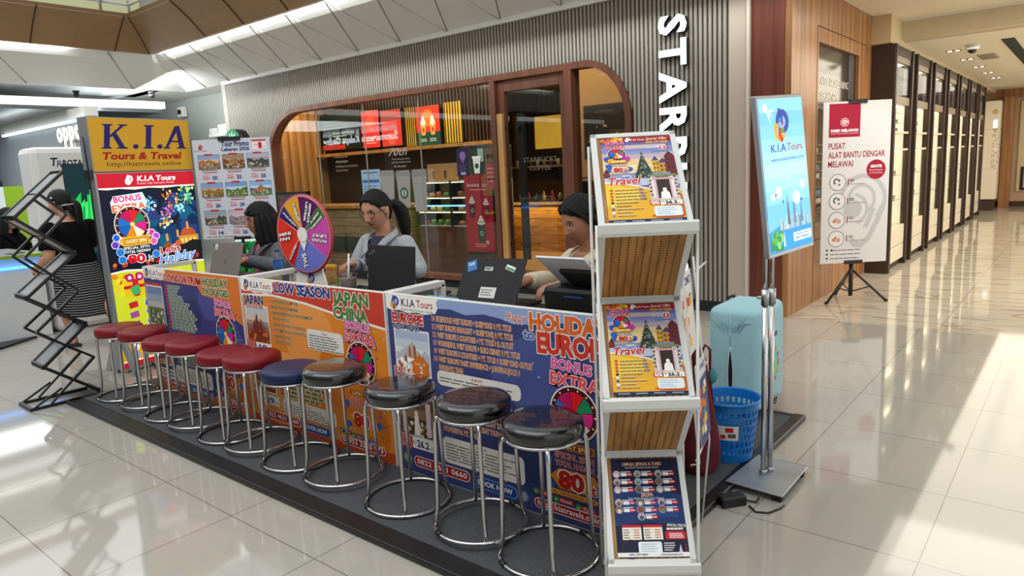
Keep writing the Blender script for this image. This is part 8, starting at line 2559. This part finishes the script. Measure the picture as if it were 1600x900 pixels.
BLKB = M('black_pattern', '#1c1c20', 0.8)
r3, i3 = seated_woman('woman in a cream blouse with head bowed between the printer and the brochure stand', (-1.93, 3.06, ZP), -0.38, 1.115, (0.0, -0.02, -0.05, 0.36), (0.16, -0.36, 0.830), (-0.02, -0.44, 0.840), ((0.26, -0.12, 0.77), (-0.24, -0.14, 0.78)),
                      SKIN_D, CREAMB, SKIN_D, hair_straight, 0.16, False, 0.98, ((0.5, (-0.2, -1, -0.1), (0, 0, 1)), (0.4, (0.3, -1, -0.2), (0, 0, 1))))
g = G()
for j in range(4):
    z = i3['sh'] - 0.02 - 0.05 * j
    g.bar((0.045 + 0.012 * j, i3['yl'] - 0.10 - 0.012 * j, z + 0.03), (0.10, i3['yl'] - 0.095 - 0.01 * j, z - 0.01), 0.022, 0.012, BLKB)
g.build('blouse_bows', r3, bevel=0.004)
# the person in black at the far left counter
BLK_T = M('black_knit', '#0d0d0f', 0.95, spec=0.1)
r5, i5 = seated_woman('person in a black top seated behind the white counter at the left edge', (-9.78, 2.60, 0.0), 2.2, 1.13, (0.0, -0.01, 0.0, 0.08), (0.12, -0.30, 0.70), (-0.10, -0.30, 0.70), ((0.27, -0.06, 0.76), (-0.26, -0.06, 0.76)),
                      SKIN, BLK_T, BLK_T, hair_bob, 0.08, False, 1.0)

# the woman walking away in the striped skirt
def node_stripes(name):
    m = bpy.data.materials.new(name); m.use_nodes = True
    nt = m.node_tree; L = nt.links.new
    b = nt.nodes['Principled BSDF']
    tc = nt.nodes.new('ShaderNodeTexCoord'); sp = nt.nodes.new('ShaderNodeSeparateXYZ'); L(tc.outputs['Object'], sp.inputs[0])
    no = nt.nodes.new('ShaderNodeTexNoise'); no.inputs['Scale'].default_value = 5; L(tc.outputs['Object'], no.inputs[0])
    ad = nt.nodes.new('ShaderNodeMath'); ad.operation = 'MULTIPLY_ADD'; ad.inputs[1].default_value = 0.03; L(no.outputs[0], ad.inputs[0]); L(sp.outputs['Z'], ad.inputs[2])
    pp = nt.nodes.new('ShaderNodeMath'); pp.operation = 'PINGPONG'; pp.inputs[1].default_value = 0.0105; L(ad.outputs[0], pp.inputs[0])
    lt = nt.nodes.new('ShaderNodeMath'); lt.operation = 'LESS_THAN'; lt.inputs[1].default_value = 0.0028; L(pp.outputs[0], lt.inputs[0])
    mx = nt.nodes.new('ShaderNodeMix'); mx.data_type = 'RGBA'; L(lt.outputs[0], mx.inputs[0])
    mx.inputs[6].default_value = rgb('#17171a'); mx.inputs[7].default_value = rgb('#a4a4a4')
    L(mx.outputs[2], b.inputs['Base Color']); b.inputs['Roughness'].default_value = 0.9; b.inputs['Specular IOR Level'].default_value = 0.1
    return m
SKIRT = node_stripes('black_skirt_with_white_lines')
w4 = thing('person', 'woman in a black tee and thin striped skirt walking past the yellow sign', 'person', (-7.17, 2.40, 0.0), -1.33)
g = G()
H0 = 1.31
T = headmat((0.02, -0.045, H0), 0.55, 0.10)
loft(g, [(0, 0.0, 0.66, 0.14, 0.12), (0, 0.01, 0.74, 0.175, 0.145), (0, 0.0, 0.84, 0.16, 0.125), (0, -0.005, 0.93, 0.155, 0.12), (0, -0.01, 1.01, 0.165, 0.13), (0, -0.005, 1.07, 0.165, 0.115), (0, 0.005, 1.12, 0.12, 0.08), (0, 0.0, 1.15, 0.062, 0.056)], SKIN)
limb(g, [(0, 0.0, 1.12), (0.005, -0.015, 1.19), (0.015, -0.02, H0 - 0.05)], [0.06, 0.051, 0.052], SKIN)
add_head(g, T, SKIN)
LS, LE, LW = (0.185, 0.0, 1.08), (0.235, 0.03, 0.855), (0.225, -0.20, 0.745)
RS, RE, RW_ = (-0.185, 0.01, 1.08), (-0.23, 0.10, 0.87), (-0.235, 0.09, 0.67)
arm(g, LS, LE, LW, SKIN, (0.055, 0.046, 0.041, 0.026)); hand(g, LW, (-0.1, -1, -0.35), (1, 0, 0.1), -1, SKIN, 0.35)
arm(g, RS, RE, RW_, SKIN, (0.055, 0.046, 0.041, 0.026)); hand(g, RW_, (0.05, -0.2, -1), (-1, 0, 0), 1, SKIN, 0.4)
limb(g, [(0.09, 0.0, 0.70), (0.09, -0.05, 0.55), (0.085, -0.09, 0.41)], [0.105, 0.09, 0.062], SKIN)
limb(g, [(0.085, -0.09, 0.41), (0.085, -0.065, 0.27), (0.085, -0.06, 0.10), (0.085, -0.055, 0.055)], [0.06, 0.062, 0.036, 0.036], SKIN)
limb(g, [(0.085, -0.045, 0.045), (0.085, -0.12, 0.046), (0.085, -0.20, 0.034)], [0.034, 0.036, 0.022], SKIN)
limb(g, [(-0.09, 0.02, 0.70), (-0.09, 0.08, 0.56), (-0.085, 0.15, 0.43)], [0.105, 0.09, 0.062], SKIN)
limb(g, [(-0.085, 0.15, 0.43), (-0.085, 0.27, 0.33), (-0.085, 0.38, 0.20), (-0.085, 0.41, 0.165)], [0.06, 0.060, 0.037, 0.036], SKIN)
limb(g, [(-0.085, 0.415, 0.15), (-0.085, 0.40, 0.085), (-0.085, 0.36, 0.033)], [0.034, 0.035, 0.022], SKIN)
Ti = T.inverted()
remeshed(g, 'body', w4, 0.0055, [SKIN, LIPS], lambda c: 1 if ((Ti @ c).y < -0.06 and abs((Ti @ c).x) < 0.022 and abs((Ti @ c).z + 0.061) < 0.009) else 0, 3)
face_parts(w4, T, True, False)
g = G()
loft(g, [(0, 0.008, 0.765, 0.186, 0.155), (0, 0.006, 0.79, 0.190, 0.158), (0, 0.0, 0.85, 0.182, 0.146), (0, -0.005, 0.94, 0.176, 0.138), (0, -0.01, 1.01, 0.184, 0.146), (0, -0.005, 1.07, 0.184, 0.130), (0, 0.005, 1.12, 0.136, 0.095), (0, 0.004, 1.145, 0.078, 0.070)], BLK_T)
for S_, E_ in ((LS, LE), (RS, RE)):
    e = Vector(S_).lerp(Vector(E_), 0.78)
    p, q = smoothpath([S_, Vector(S_).lerp(e, 0.5), e], [0.078, 0.082, 0.080])
    g.tube(p, q, BLK_T, 18); g.ball(p[0], 0.078, BLK_T, 14)
remeshed(g, 'tee_shirt', w4, 0.008, [BLK_T], None, 5)
g = G()
loft(g, [(0.0, 0.055, 0.295, 0.195, 0.25), (0.0, 0.05, 0.305, 0.20, 0.255), (0.0, 0.035, 0.45, 0.205, 0.225), (0.0, 0.02, 0.57, 0.203, 0.195), (0.0, 0.012, 0.68, 0.196, 0.172), (0, 0.006, 0.76, 0.186, 0.156), (0, 0.0, 0.83, 0.170, 0.135)], SKIRT, 36)
g.build('skirt', w4)
for (x, pts) in ((0.085, [(0.0, 0.014), (-0.08, 0.014), (-0.22, 0.013)]), ):
    g = G(); g.prism([(x + 0.046 * math.cos(a) * (1 if True else 1), -0.095 + 0.135 * math.sin(a)) for a in [2 * PI * i / 24 for i in range(24)]], 0.001, 0.020, BLACKM, 'z'); g.build('slipper_sole', w4, bevel=0.004)
    g = G(); limb(g, [(x - 0.046, -0.10, 0.02), (x - 0.03, -0.13, 0.066), (x, -0.14, 0.082), (x + 0.03, -0.13, 0.066), (x + 0.046, -0.10, 0.02)], [0.012, 0.014, 0.014, 0.014, 0.012], BLACKM); limb(g, [(x, -0.13, 0.075), (x, -0.18, 0.058)], [0.02, 0.018], BLACKM); g.build('slipper_strap', w4)
g = G(); g.prism([(-0.085 + 0.044 * math.cos(a), 0.125 * math.sin(a)) for a in [2 * PI * i / 24 for i in range(24)]], -0.01, 0.01, BLACKM, 'z'); g.build('slipper_sole', w4, mat=Matrix.Translation((0, 0.415, 0.085)) @ Matrix.Rotation(1.02, 4, 'X'))
def hair_long(g, T):
    hair_cap(g, T, lambda x: 0.060 - 5.0 * x * x, 0.015, -0.015)
    P3 = lambda *p: T @ Vector(p)
    strand(g, [P3(0, 0.085, 0.02), P3(0, 0.13, -0.03), P3(0.01, 0.135, -0.11), P3(0.01, 0.125, -0.20), P3(0.0, 0.12, -0.27)], [0.03, 0.044, 0.044, 0.038, 0.010], 0.8)
    strand(g, [P3(-0.05, 0.06, 0.0), P3(-0.04, 0.10, -0.06), P3(-0.02, 0.11, -0.15)], [0.03, 0.036, 0.012], 0.7)
    strand(g, [P3(0.05, 0.06, 0.0), P3(0.045, 0.10, -0.06), P3(0.02, 0.11, -0.15)], [0.03, 0.036, 0.012], 0.7)
g = G(); hair_long(g, T); g.build('hair', w4)
g = G(); g.tube([T @ Vector((0.094 * math.cos(a), 0.02 + 0.122 * math.sin(a), -0.022 - 0.0 * a)) for a in [0.25 + (PI - 0.5) * i / 12 for i in range(13)]], 0.0045, M('white_hair_band', '#d8d5d0', 0.5), 8); g.ball(T @ Vector((0.088, -0.02, 0.055)), 0.010, M('white_hair_band', '#d8d5d0', 0.5), 10); g.build('hair_band', w4)
